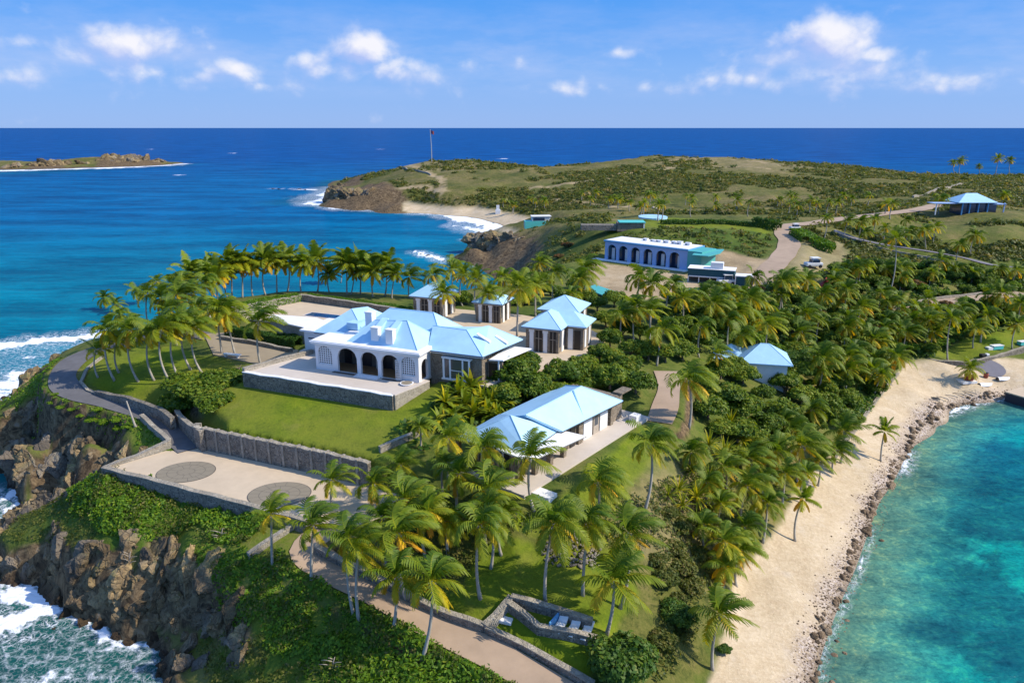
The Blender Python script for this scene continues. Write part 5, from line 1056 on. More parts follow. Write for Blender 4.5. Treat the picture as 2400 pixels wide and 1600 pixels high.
p = MB(); p.box(Mf, -17.5, -7.6, .3, 3.5, gz-.6, gz+.9); p.build('retaining_wall', MATS['wall_stone'], o)
p = MB(); gx, gy, gz = P(1530, 511, 19.2); Nf = Frame(gx, gy, 0); p.tube([(gx, gy, gz), (gx, gy, gz+.5)], [4, 4], 24); p.v = [(gx+(x-gx)*1.1, gy+(y-gy)*1.4, z) for x, y, z in p.v]
tag(p.build('round_blue_roof', MATS['blue_roof']), 'flat blue circular pad beside the golf green shelter', 'roof')
# red tent-like roof in the jungle
gx, gy, gz = hit(1925, 685); o = empty('red_roof_hut', (gx, gy, gz), 'dark red steep roofed hut poking out of the jungle', 'hut'); fr = Frame(gx, gy, .2)
p = MB(); p.add([fr(-2.2, -1.5, gz-.3), fr(2.2, -1.5, gz-.3), fr(1.6, 1.5, gz-.3), fr(-1.6, 1.5, gz-.3), fr(.4, -.4, gz+3.2), fr(1.2, .5, gz+3.3)], [(0, 1, 4), (1, 2, 5, 4), (2, 3, 5), (3, 0, 4, 5)]); p.build('roof', MATS['red_paint'], o)
p = MB(); p.box(fr, -2.5, 2.5, -1.8, -1.6, gz-.2, gz+.1); p.build('fascia', MATS['white_trim'], o)
# ---------------------------------------------------------------- palms
def unit(v): return v/np.maximum(np.linalg.norm(v, axis=-1, keepdims=True), 1e-9)
def palm_crown_mesh(seed, nf=24, L=2.9, wind=.33, stations=20, droop=.17, lw=.10):
    r = random.Random(seed); V, Q, A = [], [], []
    def quad(p, a):
        i = len(V); V.extend(p); Q.append((i, i+1, i+2, i+3)); A.extend([a]*4)
    for f in range(nf):
        age = f/(nf-1); az = f*2.39996+r.uniform(-.3, .3)
        el = R(86-age*112+r.uniform(-8, 8)); Lf = L*(.72+.34*math.sin(math.pi*min(1, age*1.05+.12)))*r.uniform(.88, 1.08)
        d = np.array([math.cos(az)*math.cos(el), math.sin(az)*math.cos(el), math.sin(el)]); p = np.array([d[0]*.12, d[1]*.12, .05+.12*math.sin(el)])
        n = 12; pts = [p.copy()]; dirs = [d.copy()]
        for k in range(n):
            s = k/n; d = d+np.array([wind*(.35+.65*s)*.30, wind*.06, -droop*(.5+1.1*s)]); d /= np.linalg.norm(d); p = p+d*Lf/n; pts.append(p.copy()); dirs.append(d.copy())
        tone = min(1, max(0, age*.62+r.uniform(-.12, .12)+(.22 if age > .78 else 0)))
        pts = np.array(pts); dirs = np.array(dirs)
        side0 = unit(np.cross(dirs, np.array([0, 0, 1.0])+dirs*.01)); roll = r.uniform(-.35, .35)
        up = np.cross(side0, dirs)
        side = side0*math.cos(roll)+up*math.sin(roll)
        for k in range(n):      # midrib
            w0, w1 = .045*(1-k/n)+.012, .045*(1-(k+1)/n)+.012
            quad([pts[k]-side[k]*w0, pts[k]+side[k]*w0, pts[k+1]+side[k+1]*w1, pts[k+1]-side[k+1]*w1], min(1, tone*.5+.45))
        for j in range(stations):
            s = .10+.88*j/(stations-1); x = s*n; k = min(int(x), n-1); fr_ = x-k
            c = pts[k]*(1-fr_)+pts[k+1]*fr_; dd = dirs[k]; sd = side[k]; ll = Lf*.30*(math.sin(math.pi*(s*.80+.13))**.75)*r.uniform(.85, 1.1)
            for sg in (-1, 1):
                v = unit(dd*.55+sd*sg*.85+np.array([wind*.35, 0, -.22-.35*age+r.uniform(-.12, .12)]))
                mid = c+v*ll*.55; v2 = unit(v+np.array([wind*.45, 0, -.55])); tip = mid+v2*ll*.45
                wv = dd*lw*.5; tn = min(1, max(0, tone+r.uniform(-.08, .08)+s*.10))
                i = len(V); V.extend([c-wv, c+wv, mid+wv*.9, mid-wv*.9, tip+wv*.1, tip-wv*.1]); A.extend([tn]*4+[min(1, tn+.08)]*2)
                Q.append((i, i+1, i+2, i+3)); Q.append((i+3, i+2, i+4, i+5))
    return np_mesh('crown', np.array(V), Q, MATS['palm_leaf'], {'tone': A})
def fruit_mesh(seed):
    r = random.Random(seed); mb = MB(); vs = []
    for k in range(7):
        a = r.uniform(0, 6.28); c = Vector((.22*math.cos(a), .22*math.sin(a), -.12-.2*r.random())); mb.tube([c+Vector((0, 0, .11)), c+Vector((0, 0, .05)), c-Vector((0, 0, .05)), c-Vector((0, 0, .11))], [.03, .10, .10, .03], 6)
    me = bpy.data.meshes.new('coconuts'); me.from_pydata(mb.v, [], mb.f); me.materials.append(MATS['dead_wood']); return me
WINDY = [palm_crown_mesh(10+i, nf=15+(i*5) % 7, wind=[.35, .6, .8, .5, .25, .7, .45, .55][i], droop=[.17, .21, .15, .24, .2, .18, .26, .14][i], L=[3.2, 3.0, 3.3, 2.9, 3.1, 3.2, 2.8, 3.3][i], stations=17, lw=.145) for i in range(8)]
CALM = [palm_crown_mesh(30+i, nf=26, wind=.10, droop=.14) for i in range(3)]
UPRT = [palm_crown_mesh(50+i, nf=26, wind=.30, droop=.12, L=2.6, lw=.13) for i in range(3)]
LOWP = [palm_crown_mesh(70+i, nf=12, wind=.5, stations=9, lw=.26) for i in range(3)]
STAR = [palm_crown_mesh(80+i, nf=13, wind=.02, droop=.11, L=2.6, lw=.13) for i in range(1)]
NUTS = fruit_mesh(5)
ORD = ['first', 'second', 'third', 'fourth', 'fifth', 'sixth', 'seventh', 'eighth', 'ninth', 'tenth', 'eleventh', 'twelfth', 'thirteenth', 'fourteenth', 'fifteenth', 'sixteenth', 'seventeenth', 'eighteenth', 'nineteenth', 'twentieth']
pr = random.Random(11)
def palm(label, group, crown, base=None, H=6.0, size=1.0, kind=WINDY, curve=None, tr=.15, nm='coconut_palm'):
    """crown: photo pixel of the crown's heart; base: pixel of the foot, or None and then H metres of trunk"""
    if base is not None:
        bx, by, bz = hit(*base); bz = max(bz, .5); a = (crown[1]-800)/F; t = by/(CP-a*SP)
        z = HC-t*(SP+a*CP); x = (crown[0]-1200)/F*t; top = Vector((x, by, z))
    else:
        x, y, z = hit(crown[0], crown[1], H); top = Vector((x, y, z)); lean = pr.uniform(-.5, .3)*H*.16; bx, by = x+lean, y+pr.uniform(-.4, .4); bz = max(ground(bx, by), .5)
    b = Vector((bx, by, bz-.15)); o = empty(nm, (bx, by, bz), label, 'palm tree', group)
    n = 9; cv = curve if curve is not None else pr.uniform(-.06, .10); path = []; rad = []
    for k in range(n+1):
        s = k/n; q = b.lerp(top, s); bend = 4*s*(1-s)*cv*(top.z-b.z); path.append((q.x-bend, q.y, q.z)); rad.append((tr*(1.35-.35*min(1, s*6)))*(1-.38*s)*size**.5)
    mb = MB(); mb.tube(path, rad, 7); mb.build('trunk', MATS['palm_trunk'], o, smooth=True)
    me = pr.choice(kind); c = bpy.data.objects.new('crown', me); COL.objects.link(c); c.parent = o; c.location = (top.x-bx, top.y-by, top.z-bz)
    s = size*(1.45 if kind is UPRT else 1.12 if by > 82 and kind is not CALM else 1.0)*pr.uniform(.93, 1.07); c.scale = (s, s, s); c.rotation_euler = (pr.uniform(-.16, .16), pr.uniform(-.12, .18), pr.uniform(-.8, .8) if kind is WINDY else pr.uniform(0, 6.28))
    if by < 110 and kind is not STAR:
        q = bpy.data.objects.new('coconuts', NUTS); COL.objects.link(q); q.parent = o; q.location = c.location; q.scale = (s, s, s)
    return o
def palms(group, place, spec, **kw):
    spec = sorted(spec, key=lambda q: q[0]); n = len(spec)
    for i, q in enumerate(spec):
        hb = len(q) >= 4 and q[3] is not None and q[3] > 100
        opt = dict(kw)
        if hb: opt['base'] = (q[2], q[3]); ex = q[4:]
        else: opt['H'] = q[2]; ex = q[3:]
        if ex: opt['size'] = ex[0]
        j = n-1-i
        if i == 0: pos = 'leftmost coconut palm'
        elif j == 0: pos = 'rightmost coconut palm'
        elif i <= j or i >= 20 and j >= 20: pos = 'coconut palm '+(ORD[min(i, 19)])+' from the left'
        else: pos = 'coconut palm '+ORD[min(j, 19)]+' from the right'
        palm(pos+' '+place, group, (q[0], q[1]), **opt)
palms('wind-blown palms along the lower track', 'among those along the lower sea-side track',
      [(1012, 1362, 989, 1542, 1.1), (932, 1352, 922, 1476), (842, 1290, 841, 1450, 1.0), (818, 1262, 829, 1437, .9), (735, 1232, 730, 1356), (637, 1205, 639, 1332, .8), (936, 1250, 6.5, 1.1), (780, 1127, 780, 1212, .85)])
palms('palms between the plaza and the garden', 'in the thicket between plaza and guest house',
      [(877, 1135, 879, 1212), (950, 1170, 4.5), (1052, 1222, 1050, 1297), (1147, 1150, 5.0), (1077, 1112, 1072, 1202, .95), (1005, 1200, 4.8, .9), (940, 1090, 4.0, .9), (1180, 1205, 3.5, .8), (900, 1215, 4.5, .9)])
palms('palms standing on the lower garden lawn', 'on the shaded lower lawn above the lounger walls',
      [(1128, 1230, 1126, 1401, 1.1), (1144, 1190, 1150, 1331, .8), (1298, 1228, 1278, 1411, 1.1), (1380, 1226, 1366, 1394, 1.05), (1439, 1362, 1421, 1485, 1.15), (1472, 1248, 7, 1.05), (1402, 1130, 4.5, 1.05)])
palms('palms in front of the guest house', 'close around the guest house',
      [(1243, 1072, 1251, 1194, 1.05), (1135, 1050, 5.5, 1.0), (1052, 1028, 1051, 1118, 1.0), (1525, 1040, 1509, 1199, 1.15), (1040, 1085, 4.0, .7), (985, 1000, 2.8, .7)])
palms('palms along the inland edge of the beach', 'fringing the inland edge of the beach',
      [(1753, 1140, 4.5), (1798, 1180, 4.5, 1.05), (1745, 1235, 5, 1.0), (1733, 1290, 1726, 1372, .9), (1700, 1270, 4, .9), (1889, 1110, 4, .9), (1923, 1080, 3.5, .8), (1882, 1045, 5, 1.1), (1978, 1010, 4.8, 1.0), (1840, 1110, 4, .9), (1960, 1055, 3, .8)])
palm('bent coconut palm standing on the sand beside a dark shrub, nearest the bottom right', None, (1687, 1440), base=(1670, 1568), size=1.05)
palm('slender young palm alone on the open sand halfway up the beach', None, (1881, 1170), base=(1864, 1267), size=.85, kind=STAR)
palm('small star-shaped palm alone on the gravelly end of the beach', None, (2073, 1012), base=(2064, 1080), size=.85, kind=STAR)
palms('palms around the small blue-roofed house', 'around the little blue-roofed house in the thicket',
      [(1614, 892, 1614, 1003, 1.2), (1928, 840, 1918, 913, 1.1), (2103, 838, 4.5, 1.05), (2069, 880, 2049, 933, .9), (1800, 763, 5.5, 1.0), (1680, 830, 3.5, .8)])
palms('palms in the jungle above the landing', 'in the jungle behind the beach landing wall',
      [(2124, 780, 5, 1.15), (2229, 748, 2221, 845, 1.15), (2314, 740, 5.5, 1.15), (2348, 688, 6, 1.2), (2392, 712, 6, 1.1), (2178, 750, 5, 1.0), (2076, 768, 5), (2060, 800, 4), (2290, 770, 4, .9), (2385, 760, 5, .9)])
palms('palms in the middle jungle', 'in the middle jungle right of the L-shaped cottage',
      [(1988, 745, 5, 1.1), (1984, 680, 5.5, 1.1), (1889, 735, 5.5, 1.15), (1835, 660, 1833, 726, 1.2), (1673, 712, 5.5, 1.2), (1644, 765, 5, 1.0), (2018, 720, 5, 1.0), (1760, 700, 5, 1.0), (1740, 785, 4.5, .9), (1930, 690, 5, .9), (1710, 750, 4.6, .9),
       (1499, 653, 7, 1.3), (1531, 668, 7, 1.1), (1575, 668, 6, 1.1), (1456, 738, 1452, 801, 1.0), (1489, 722, 1487, 804, 1.1), (1551, 772, 1539, 857, 1.15), (1600, 700, 5, 1.0), (1520, 730, 5, 1.0)])
palm('tall thin coconut palm rising above the jungle with a bare leaning trunk', None, (2099, 560), base=(2084, 690), size=1.2, curve=-.05)
palms('palms on the slope above the jungle', 'in the upper right hillside cluster beside the sloping road',
      [(2167, 540, 2170, 585, 1.1), (1986, 520, 4.5, .9), (2018, 520, 4.5, .9), (2051, 515, 4.5, .85), (2125, 517, 5, .9), (2194, 533, 4.5, .9), (2075, 535, 4, .9), (2030, 545, 3.5, .9), (2286, 552, 2275, 600, 1.1), (1938, 512, 1931, 560, .8), (2010, 630, 4.5, .9), (2250, 575, 4, .8), (2130, 545, 4, .9)])
palms('palms on the skyline ridge', 'standing against the sea on the far right ridge',
      [(2253, 379, 2250, 415, 1.5), (2234, 383, 2240, 412, 1.3), (2295, 391, 2296, 412, 1.1), (2340, 373, 2332, 414, 1.6), (2368, 377, 2368, 412, 1.4)], kind=CALM, tr=.22)
palms('palms beside the ridge pavilion', 'beside the ridge pavilion with the blue roof', [(2206, 466, 5, 1.2), (2355, 457, 4, 1.1)])
palms('tall palms between the courtyard pavilions', 'rising between the courtyard pavilions',
      [(1040, 690, 1040, 763, 1.05), (1145, 690, 1143, 752, 1.0), (1216, 678, 1212, 789, 1.3), (1117, 655, 6, 1.1), (1255, 672, 5, 1.1), (1085, 645, 5.5, 1.0)], kind=CALM)
palms('palms behind the courtyard', 'in the belt behind the courtyard pavilions',
      [(1372, 630, 6, 1.2), (961, 650, 4, .9), (1015, 645, 4.5, 1.0), (1060, 632, 5, 1.0), (1359, 655, 5, 1.0), (1300, 640, 5, 1.0), (1180, 650, 5, 1.0), (1340, 690, 4, .9), (1265, 615, 4, .9)])
palms('palms of the grove inside the road bend', 'at the front of the grove inside the road bend',
      [(253, 775, 269, 891, 1.05), (305, 775, 325, 894, 1.0), (352, 780, 362, 891, 1.05), (379, 772, 399, 894, 1.1), (410, 760, 418, 882, 1.0), (430, 758, 448, 866, 1.05), (453, 770, 473, 872, .95), (226, 820, 230, 884, .7), (275, 800, 279, 873, .9)], curve=.11)
palms('palms of the grove inside the road bend', 'at the back of the grove inside the road bend',
      [(246, 700, 6, 1.1), (320, 683, 6.5, 1.0), (344, 690, 6, 1.0), (368, 660, 6.5, 1.05), (379, 700, 5.5), (417, 690, 6.5, 1.2), (427, 657, 6.5), (400, 728, 5.5), (406, 668, 6), (280, 740, 5, .9), (444, 690, 6), (482, 665, 6, 1.1), (460, 720, 5), (270, 715, 5, .9)])
palms('palms by the parking court', 'around the brown parking court',
      [(508, 728, 520, 829, 1.15), (533, 735, 551, 830, 1.05), (606, 755, 611, 853, 1.15)])
palms('row of palms behind the courtyard wall', 'in the seaward row, left half',
      [(448, 640, 6.5), (475, 625, 6.5, 1.0), (513, 640, 513, 712, 1.0), (542, 618, 544, 701, 1.05), (568, 620, 568, 698, 1.05), (590, 630, 592, 694, .9), (623, 610, 623, 692, 1.1), (649, 618, 649, 686, 1.0), (675, 612, 673, 684, 1.05), (500, 650, 5.5), (530, 640, 5, .8)], kind=UPRT)
palms('row of palms behind the courtyard wall', 'in the seaward row, right half',
      [(709, 622, 706, 685, .9), (742, 615, 744, 683, 1.1), (771, 645, 772, 684, .8), (798, 612, 800, 684, 1.0), (813, 620, 813, 690, 1.1), (849, 622, 845, 690, 1.05), (873, 638, 874, 696, 1.0), (905, 625, 902, 694, 1.1), (830, 640, 822, 690, .8), (925, 645, 918, 700, .8)], kind=UPRT)
# scattered palms of the far valley
def far_palms():
    r = random.Random(21); n = 0; spec = []
    regions = [(1180, 1300, 462, 485, 8), (1360, 1560, 450, 484, 16), (1600, 1900, 455, 482, 16), (1900, 2150, 458, 482, 9)]
    for gi, (x0, x1, y0, y1, k) in enumerate(regions):
        pl = ['above the end of the bay beach', 'in the far valley left of the golf green', 'in the far valley behind the golf green', 'on the slope left of the ridge pavilion'][gi]
        sp = sorted([(r.uniform(x0, x1), r.uniform(y0, y1)) for _ in range(k)])
        for i, (x, y) in enumerate(sp):
            palm('tiny distant coconut palm '+pl, 'distant palms '+pl, (x, y), H=r.uniform(3, 5), size=r.uniform(.7, 1.05), kind=LOWP, tr=.2)
far_palms()

# ---------------------------------------------------------------- broadleaf trees, shrubs, ground cover
def leaves(cent, nrm, size, rng, elong=1.7, jit=.5, tone=None):
    n = len(cent); nn = unit(nrm+rng.normal(0, jit, (n, 3))); t1 = unit(np.cross(nn, rng.normal(0, 1, (n, 3)))); t2 = np.cross(nn, t1)
    s = (size*rng.uniform(.6, 1.25, n))[:, None]; a, b = t1*s*elong*.5, t2*s*.5
    V = np.stack([cent-a, cent-b*.9-a*.1, cent+a, cent+b*.9-a*.1], 1).reshape(-1, 3); Q = np.arange(4*n).reshape(n, 4)
    tn = np.repeat(np.clip(tone if tone is not None else rng.uniform(0, 1, n), 0, 1), 4); return V, Q, tn
def crown_mesh(seed, nb=18, rx=2.2, rz=1.6, leaf=.24, per=330, mat='tree_leaf', flat=.55):
    rng = np.random.default_rng(seed); C, N, T_ = [], [], []
    for k in range(nb):
        a = k*2.399; rad = rx*.72*math.sqrt((k+.5)/nb)*rng.uniform(.8, 1.1); h = rz*(1-.62*(rad/rx)**2)*rng.uniform(.55, 1.0)
        c = np.array([rad*math.cos(a), rad*math.sin(a), h]); br = rng.uniform(.26, .42)*rx
        d = unit(rng.normal(0, 1, (per, 3))); d[:, 2] = np.abs(d[:, 2])*1.1-.35; d = unit(d)
        rr = rng.uniform(.72, 1.08, per)*(1+.15*np.sin(d[:, 0]*7+k)*np.cos(d[:, 1]*6))
        p = c+d*(br*rr)[:, None]*np.array([1, 1, .8]); C.append(p); N.append(d*.8+np.array([0, 0, .5])); T_.append(np.clip(rng.normal(.38, .2, per)+rng.uniform(-.15, .2)+d[:, 2]*.15, 0, 1))
    V, Q, tn = leaves(np.concatenate(C), np.concatenate(N), leaf, rng, tone=np.concatenate(T_))
    return np_mesh('crown', V, Q, MATS[mat], {'tone': tn})
TREE = [crown_mesh(100+i, 20, 2.4, 2.1) for i in range(4)]
DARKT = [crown_mesh(120+i, 22, 2.4, 2.3, leaf=.22, per=340, mat='dark_leaf') for i in range(3)]
BUSH = [crown_mesh(140+i, 12, 1.6, 1.1, leaf=.20, per=230, mat='scrub_leaf') for i in range(3)]
BRIGHT = [crown_mesh(150+i, 14, 1.7, 1.1, leaf=.22, per=260, mat='bright_leaf') for i in range(2)]
RUST = [crown_mesh(160, 12, 1.6, 1.1, leaf=.20, per=230, mat='rust_leaf')]
tr_ = random.Random(5)
def limb_mesh(seed):
    r = random.Random(seed); mb = MB(); mb.tube([(0, 0, -.6), (.05, 0, .3), (0, .05, 1.0)], [.26, .2, .16], 7)
    for k in range(5):
        a = k*1.26+r.uniform(-.3, .3); mb.tube([(0, .05, .8), (.5*math.cos(a), .5*math.sin(a), 1.3), (1.2*math.cos(a), 1.2*math.sin(a), 1.75)], [.12, .08, .03], 6)
    me = bpy.data.meshes.new('trunk'); me.from_pydata(mb.v, [], mb.f); me.materials.append(MATS['wood_trunk']); return me
LIMB = [limb_mesh(i) for i in range(3)]
def tree(x, y, s, label, group, kind=TREE, sz=1.0, nm='broadleaf_tree', cat='tree', lift=None):
    z = ground(x, y); o = empty(nm, (x, y, z), label, cat, group)
    lift = (.55*s if nm == 'broadleaf_tree' else -.15*s) if lift is None else lift
    tk = bpy.data.objects.new('trunk', tr_.choice(LIMB)); COL.objects.link(tk); tk.parent = o; q = max(s*.8, .3); tk.scale = (q, q, q if lift > 0 else q*.5)
    c = bpy.data.objects.new('crown', tr_.choice(kind)); COL.objects.link(c); c.parent = o; c.location = (0, 0, lift); c.scale = (s*tr_.uniform(.9, 1.1), s*tr_.uniform(.9, 1.1), s*sz); c.rotation_euler = (0, 0, tr_.uniform(0, 6.28)); return o
def plants(group, place, word, spec, kind=TREE, nm='broadleaf_tree', cat='tree', sz=1.0, dh=0):
    spec = sorted(spec, key=lambda q: q[0]); n = len(spec)
    for i, q in enumerate(spec):
        x, y, z = hit(q[0], q[1], q[3] if len(q) > 3 else dh); j = n-1-i
        pos = ('leftmost' if i == 0 else 'rightmost' if j == 0 else ORD[min(i, 19)]+' from the left' if i <= j else ORD[min(j, 19)]+' from the right')
        lb = (pos+' '+word if i in (0, n-1) else word+' '+pos)+' '+place if n > 1 else word+' '+place
        tree(x, y, q[2], lb, group if n > 1 else None, kind, sz, nm, cat)
plants('big dense trees between the main and guest houses', 'between the main house and the guest house', 'dense green tree',
       [(1215, 880, 1.25, 1.5), (1255, 915, 1.1, 1.2), (1225, 850, 1.0, 1.5), (1320, 880, 1.15, 1.5), (1365, 860, 1.0, 1.5), (1380, 905, 1.15, 1.2), (1430, 885, 1.05, 1.5), (1300, 930, .95, 1), (1345, 925, .95, 1), (1470, 860, .9, 1.2), (1440, 840, .8, 1.2), (1490, 900, .95, 1.2), (1180, 930, .85, 1), (1405, 830, .8, 1)])
plants('trees of the thicket round the small blue-roofed house', 'in the thicket round the small blue-roofed house', 'broad green tree',
       [(1600, 820, 1.0, 1.5), (1640, 800, 1.0, 1.5), (1690, 870, .9, 1.2), (1700, 930, 1.1, 1.5), (1750, 960, 1.15, 1.5), (1840, 900, 1.05, 1.5), (1870, 870, 1.1, 1.5), (1880, 930, 1.1, 1.5), (1930, 950, 1.1, 1.2), (1960, 980, 1.0, 1), (1990, 940, .95, 1), (1660, 960, 1.0, 1.2), (1830, 970, 1.0, 1), (1970, 900, .9, 1), (1900, 1000, .9, .8), (1990, 990, .85, .8), (1655, 900, .8, 1), (1860, 820, .9, 1.2), (1960, 860, .9, 1)])
plants('trees right in front of the small blue-roofed house', 'right below the walls of the small blue-roofed house', 'low green tree', [(1742, 885, .95, 1.0), (1845, 900, .95, 1.0), (1790, 930, .75, .6), (1720, 860, .9, 1.2)])
plants('dark trees sloping to the beach', 'on the slope above the middle of the beach', 'green dense tree',
       [(1730, 1010, 1.05, 1.5), (1780, 1040, .9, 1.2), (1830, 1030, .8, 1), (1800, 1000, 1.0, 1.2), (1690, 1010, .8, 1), (1740, 1070, .7, .8)], kind=TREE)
palms('palms scattered down the slope to the beach', 'scattered on the slope between thicket and beach palms', [(1700, 1095, 3.2, .9), (1760, 1075, 3, .9), (1820, 1060, 3.5, 1.0), (1660, 1130, 2.6, .8), (1690, 1180, 3, .9), (1650, 1230, 2.6, .85), (1860, 1010, 3.5, .9), (1790, 1120, 3.2, .9), (1620, 1060, 2.4, .8), (1700, 1330, 2.2, .8), (1840, 985, 3, .9), (1905, 960, 3.5, .95)])
plants('rounded bushes of the lower slope', 'on the dry slope behind the lower beach', 'round green bush',
       [(1600, 1320, .9, .6), (1640, 1290, .8, .6), (1585, 1280, .8, .6), (1560, 1350, .9, .6), (1620, 1370, .9, .6), (1680, 1240, .8, .5), (1650, 1210, .8, .5), (1600, 1230, .9, .5), (1570, 1200, .7, .4), (1550, 1500, .9, .5), (1600, 1480, .6, .4), (1545, 1310, .7, .4), (1590, 1400, .6, .4)], kind=BUSH, nm='bush', cat='bush')
x, y, z = hit(1455, 1585); tree(x, y, 1.12, 'large round dark green bush at the bottom edge beside the lounger garden', None, DARKT, 1.0, 'round_bush', 'bush', .1)
x, y, z = hit(1590, 1440, .8); tree(x, y, .75, 'smaller dark green bush behind the bent palm by the lower lawn', None, DARKT, .9, 'round_bush', 'bush', .0)
x, y, z = hit(1697, 1528); tree(x, y, .30, 'small dark shrub on the sand at the foot of the bent palm', None, DARKT, .9, 'small_bush', 'bush', .0)
# large sea-grape bush left of the lawn
for i, (px, py, s, lb) in enumerate([(425, 950, 1.15, 'front end of the big glossy sea-grape thicket at the left corner of the lawn'), (470, 925, 1.3, 'tallest dense sea-grape bush left of the lawn'), (520, 900, 1.15, 'sea-grape bush between the lawn and the palm grove'), (560, 868, .8, 'low bright bush touching the corner of the white terrace'), (440, 905, 1.1, 'sea-grape bush beside the grove lawn, behind the front bush'), (500, 940, 1.0, 'low dark sea-grape bush against the upper lawn edge')]):
    x, y, z = hit(px, py); tree(x, y, s*1.12, lb, 'sea-grape bushes at the left corner of the lawn', TREE if i != 3 else BRIGHT, .8, 'sea_grape_bush', 'bush', -.75)
for i, (px, py, s, lb) in enumerate([(370, 990, .0, ''), (330, 950, .0, '')]): pass
plants('low bushes on the cliff top by the road', 'on the cliff top outside the coast road', 'low leafy bush',
       [(120, 945, .35), (145, 955, .4), (170, 960, .35), (215, 985, .55), (245, 990, .6), (275, 985, .6), (300, 1000, .5), (230, 960, .4), (130, 925, .3), (190, 975, .35), (280, 1005, .5)], kind=BRIGHT, nm='low_bush', cat='bush', sz=.7)
plants('trees and bushes beside the cottage', 'right of the L-shaped cottage', 'mid green tree',
       [(1430, 790, .9, 1.5), (1460, 770, 1.0, 1.5), (1500, 780, .9, 1.2), (1520, 820, .95, 1.5), (1480, 820, .9, 1.2), (1560, 830, .9, 1.2), (1420, 750, .9, 1.2), (1400, 715, .9, 1.2), (1440, 700, 1.0, 1.5), (1550, 740, 1.0, 1.2), (1600, 760, .9, 1.2), (1640, 740, .9, 1.2), (1590, 790, .9, 1)])
plants('bushes behind the courtyard pavilions', 'behind the courtyard pavilions', 'leafy bush',
       [(1080, 700, 1.0, 1), (1190, 705, .9, 1), (1230, 700, .9, 1), (1290, 680, 1.0, 1), (1350, 665, 1.0, 1), (1320, 700, .9, 1), (1370, 690, 1.0, 1), (1270, 650, .9, 1), (1000, 680, .7, .8), (1090, 660, .9, 1), (1240, 660, .9, .8)], kind=TREE, nm='leafy_bush', cat='bush')
plants('orange-tinged bushes behind the courtyard', 'near the green-roofed shed', 'rusty orange bush', [(1330, 575, 1.3, .5), (1385, 705, .9, .8), (1310, 600, 1.0, .5), (2140, 665, 1.6, .8)], kind=RUST, nm='rusty_bush', cat='bush')
# jungle fill: individual trees across the middle right
JUNGLE = [P(1560, 720, 12), P(1700, 720, 12), P(1800, 700, 11), P(1880, 650, 13), P(1990, 660, 11), P(2100, 640, 10.5), P(2200, 630, 11), P(2420, 650, 10), P(2420, 676, 8.5), P(2300, 683, 8.5), P(2100, 705, 8.5), P(2080, 730, 8.4), P(2400, 716, 7), P(2420, 760, 5.5), P(2250, 800, 5), P(2180, 836, 4.5), P(2120, 836, 4.2), P(2080, 890, 4), P(2020, 970, 3.6), P(1880, 900, 7), P(1850, 850, 8), P(1780, 830, 9), P(1680, 810, 11), P(1600, 790, 13)]
JN = []
def jungle():
    r = random.Random(33); cnt = 0; xs = [q[0] for q in JUNGLE]; ys = [q[1] for q in JUNGLE]; tries = 0
    while cnt < 125 and tries < 9000:
        tries += 1; x, y = r.uniform(min(xs), max(xs)), r.uniform(min(ys), max(ys))
        if poly_dist(np.array([x]), np.array([y]), JUNGLE)[0] > 0: continue
        if any((x-a)**2+(y-b)**2 < (c+1.5)**2 for a, b, c in JN): continue
        if (x-hx)**2+(y-hy-3)**2 < 52 or (abs(x-hx) < 5 and -16 < y-hy < 0): continue
        s = r.uniform(.6, 1.2); JN.append((x, y, s*1.35)); cnt += 1
        k = r.random(); kd = TREE if k < .52 else BRIGHT if k < .84 else DARKT if k < .93 else RUST
        colr = 'mid green' if kd is TREE else 'bright green' if kd is BRIGHT else 'dark green' if kd is DARKT else 'rusty brown'
        t = y*CP+(HC-ground(x, y))*SP; px = 1200+F*x/t
        zone = 'far edge' if y > 165 else 'middle' if y > 135 else 'seaward edge'
        sec = 'above the beach landing' if px > 2050 else 'behind the small blue-roofed house' if px > 1750 else 'below the service building'
        tree(x, y, s, f'{colr} tree crown in the {zone} of the jungle {sec}', f'{colr} jungle trees, {zone}, {sec}', kd, 1.0)
jungle()
def jungle_palms():
    r = random.Random(91); out = []; tries = 0; zones = {}
    while len(out) < 62 and tries < 5000:
        tries += 1; px, py = r.uniform(1460, 2400), r.uniform(650, 930); x, y, z = hit(px, py)
        if poly_dist(np.array([x]), np.array([y]), JUNGLE)[0] > -1.5: continue
        if (x-hx)**2+(y-hy-3)**2 < 60 or (abs(x-hx) < 6 and -18 < y-hy < 0): continue
        if any(math.hypot(x-a, y-b) < 3.2 for a, b, *_ in out): continue
        out.append((x, y, px, py))
    for x, y, px, py in out:
        zn = ('left jungle nearest the cottage' if px < 1760 else 'jungle behind the small blue-roofed house' if px < 2050 else 'right jungle above the landing'); zones.setdefault(zn, []).append((x, y))
    for zn, lst in zones.items():
        lst.sort(key=lambda q: q[0]/q[1]); n = len(lst)
        for i, (x, y) in enumerate(lst):
            H_ = r.uniform(2.6, 4.6); t = y*CP+(HC-ground(x, y)-H_)*SP; cx = 1200+F*x/t; v = (HC-ground(x, y)-H_)*CP-y*SP; j = n-1-i
            pos = 'leftmost' if i == 0 else 'rightmost' if j == 0 else ORD[min(i, 19)]+' from the left' if i <= j else ORD[min(j, 19)]+' from the right'
            palm('short palm '+pos+' in the '+zn, 'shorter palms in the '+zn, (cx, 800+F*v/t), H=H_, size=r.uniform(.85, 1.15))
jungle_palms()
